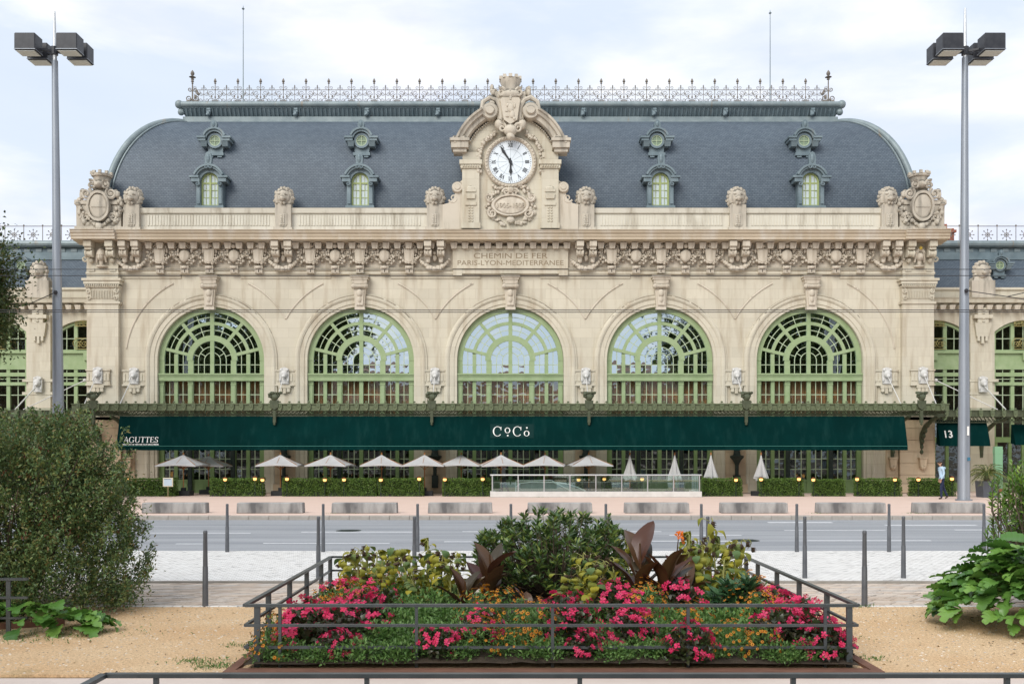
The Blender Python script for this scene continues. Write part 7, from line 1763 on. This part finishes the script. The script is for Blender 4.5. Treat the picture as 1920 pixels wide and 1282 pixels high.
# manhole covers in the road
for x, y_, lab in ((-4.6,27.6,'round iron manhole cover in the road nearer the tall bush'),(5.9,24.4,'round iron manhole cover in the road nearer the lamp post')):
    q = MB(); q.lathe([(0.36,-0.131),(0.36,-0.124)],24); q.ring
    for i in range(6): q.box(-0.26,0.26,-0.25+i*.1-.015,-0.25+i*.1+.015,-0.124,-0.120)
    o = obj('manhole_cover', q, M['dark_iron']); o.location = (x,y_,0); tag(o, lab, 'manhole cover')
# ================================================================== people and dog
def skin_body(name, verts, edges_, mats, matfn, parent=None, levels=2):
    me = bpy.data.meshes.new(name); me.from_pydata([v[:3] for v in verts], edges_, []); o = bpy.data.objects.new(name, me); COL.objects.link(o)
    sk = o.modifiers.new('skin','SKIN'); sk.use_smooth_shade = True
    for i, v in enumerate(verts):
        d = me.skin_vertices[0].data[i]; d.radius = v[3] if isinstance(v[3], tuple) else (v[3],v[3]); d.use_root = (i == 0)
    sb = o.modifiers.new('sub','SUBSURF'); sb.levels = levels; sb.render_levels = levels
    dg = bpy.context.evaluated_depsgraph_get(); dg.update(); m2 = bpy.data.meshes.new_from_object(o.evaluated_get(dg)); bpy.data.objects.remove(o); m2.materials.clear()
    for m_ in mats: m2.materials.append(m_)
    for p in m2.polygons: p.material_index = matfn(p.center); p.use_smooth = True
    return link(name, m2, parent)
skin_m = mat('skin', (0.50,0.30,0.20), 0.6); hair_m = mat('dark_brown_hair', (0.045,0.022,0.012), 0.6); navy = noisy('navy_cloth', (0.018,0.026,0.06), (0.03,0.04,0.085), 12, 0.9, 0.2); blue_c = noisy('pale_blue_cloth', (0.40,0.55,0.68), (0.48,0.63,0.75), 10, 0.9, 0.2); shoe = mat('brown_shoe', (0.05,0.028,0.018), 0.6)
def person(px, d, label, top_m, leg_m, scale=1.0, z=0.004):
    r = thing('person', label, 'person', (PX(px,d),d,z)); r.scale = (scale,)*3
    V = [(0,0,.96,(.135,.11)),(0.0,0,1.12,(.125,.10)),(-.02,0,1.30,(.15,.11)),(-.03,0,1.44,(.13,.09)),(-.05,0,1.52,.055),(-.07,0,1.58,(.075,.075)),(-.085,0,1.66,(.092,.085)),(-.08,0,1.735,(.065,.065)),
         (-.03,-.18,1.42,.062),(-.00,-.23,1.16,.05),(-.13,-.24,.93,.038),(-.16,-.24,.86,.03),
         (-.03,.18,1.42,.062),(.05,.23,1.17,.05),(.0,.24,.94,.038),(-.02,.24,.86,.03),
         (-.01,-.09,.86,.095),(-.07,-.095,.50,.068),(-.06,-.095,.10,.05),(-.07,-.095,.05,.045),(-.19,-.10,.035,.036),
         (.03,.09,.86,.095),(.11,.095,.52,.068),(.28,.095,.16,.05),(.30,.095,.11,.045),(.19,.10,.035,.036)]
    E = [(0,1),(1,2),(2,3),(3,4),(4,5),(5,6),(6,7),(3,8),(8,9),(9,10),(10,11),(3,12),(12,13),(13,14),(14,15),(0,16),(16,17),(17,18),(18,19),(19,20),(0,21),(21,22),(22,23),(23,24),(24,25)]
    def mf(c):
        x, y_, z_ = c
        if z_ < .085 or (x > .22 and z_ < .15): return 4
        if z_ > 1.64 or (z_ > 1.52 and x > -.075): return 3
        if z_ > 1.50: return 0
        if abs(y_) > .19 and z_ < .93: return 0
        if z_ < .965 and abs(y_) < .19: return 2
        return 1
    b = skin_body('body', V, E, [skin_m, top_m, leg_m, hair_m, shoe], mf, r)
    q = MB(); q.ball((-.175,0,1.64),(.022,.016,.026),6,5)                                # nose
    for s_ in (-1,1): q.ball((-.06,s_*.088,1.64),(.02,.012,.03),6,5)                      # ears
    obj('face', q, skin_m, r, True)
    q = MB()
    for s_, hx in ((-1,-.17),(1,-.02)):
        for f_ in range(4): q.tube([(hx-.005+.014*f_,s_*.24,.86),(hx-.012+.015*f_,s_*.24,.80),(hx-.02+.013*f_,s_*.235,.765-.006*abs(f_-1))],[.011,.010,.007],5)
        q.tube([(hx-.02,s_*.23,.875),(hx-.045,s_*.22,.84),(hx-.045,s_*.22,.81)],[.012,.011,.008],5)
    obj('fingers', q, skin_m, r, True)
    return r
pr = person(1766, 44.6, 'person in pale blue hooded top and navy trousers walking past the lamp post', blue_c, navy)
q = MB(); q.lathe([(0.02,0),(0.08,.02),(0.1,.08),(0.06,.12)],10,(0.08,0,1.36)); obj('hood', q, blue_c, pr, True)
person(944, 48.9, 'person in a pale shirt standing behind the glass balustrade', mat('pale_shirt',(0.45,0.50,0.55),0.9), mat('black_trousers',(0.02,0.02,0.025),0.9), 0.97)
dog = thing('dog', 'small brown and white dog standing on the pavement near the palm', 'dog', (PX(1866,46.6),46.6,0.004)); fur_b = noisy('brown_fur', (0.20,0.09,0.04), (0.30,0.15,0.07), 14, 0.9, 0.3); fur_w = mat('white_fur', (0.62,0.58,0.52), 0.9)
V = [(.22,0,.33,(.10,.12)),(.0,0,.33,(.11,.13)),(-.18,0,.36,(.10,.13)),(-.28,0,.46,(.075,.08)),(-.35,0,.53,(.07,.07)),(-.44,0,.50,(.035,.035)),(-.48,0,.49,(.025,.025)),
     (-.20,-.07,.24,.045),(-.20,-.07,.12,.03),(-.20,-.07,.02,.028),(-.20,.07,.24,.045),(-.18,.07,.12,.03),(-.18,.07,.02,.028),
     (.24,-.07,.24,.055),(.20,-.07,.17,.038),(.27,-.07,.09,.026),(.26,-.07,.02,.026),(.24,.07,.24,.055),(.22,.07,.17,.038),(.29,.07,.09,.026),(.28,.07,.02,.026),(.34,0,.38,.035),(.42,0,.44,.025)]
E = [(0,1),(1,2),(2,3),(3,4),(4,5),(5,6),(2,7),(7,8),(8,9),(2,10),(10,11),(11,12),(0,13),(13,14),(14,15),(15,16),(0,17),(17,18),(18,19),(19,20),(0,21),(21,22)]
skin_body('body', V, E, [fur_b, fur_w], lambda c: 1 if (c[2] < .2 or (-.34 < c[0] < -.17) or c[0] < -.41) else 0, dog)
q = MB()
for s_ in (-1,1): q.taper(-.34,-.28,s_*.045-.02,s_*.045+.02,.57,.68,.25)
obj('ears', q, fur_b, dog); q = MB(); q.ball((-.505,0,.495),(.014,.014,.012),6,4)
for s_ in (-1,1): q.ball((-.405,s_*.045,.545),(.01,.01,.01),6,4)
obj('nose_and_eyes', q, M['black'], dog)
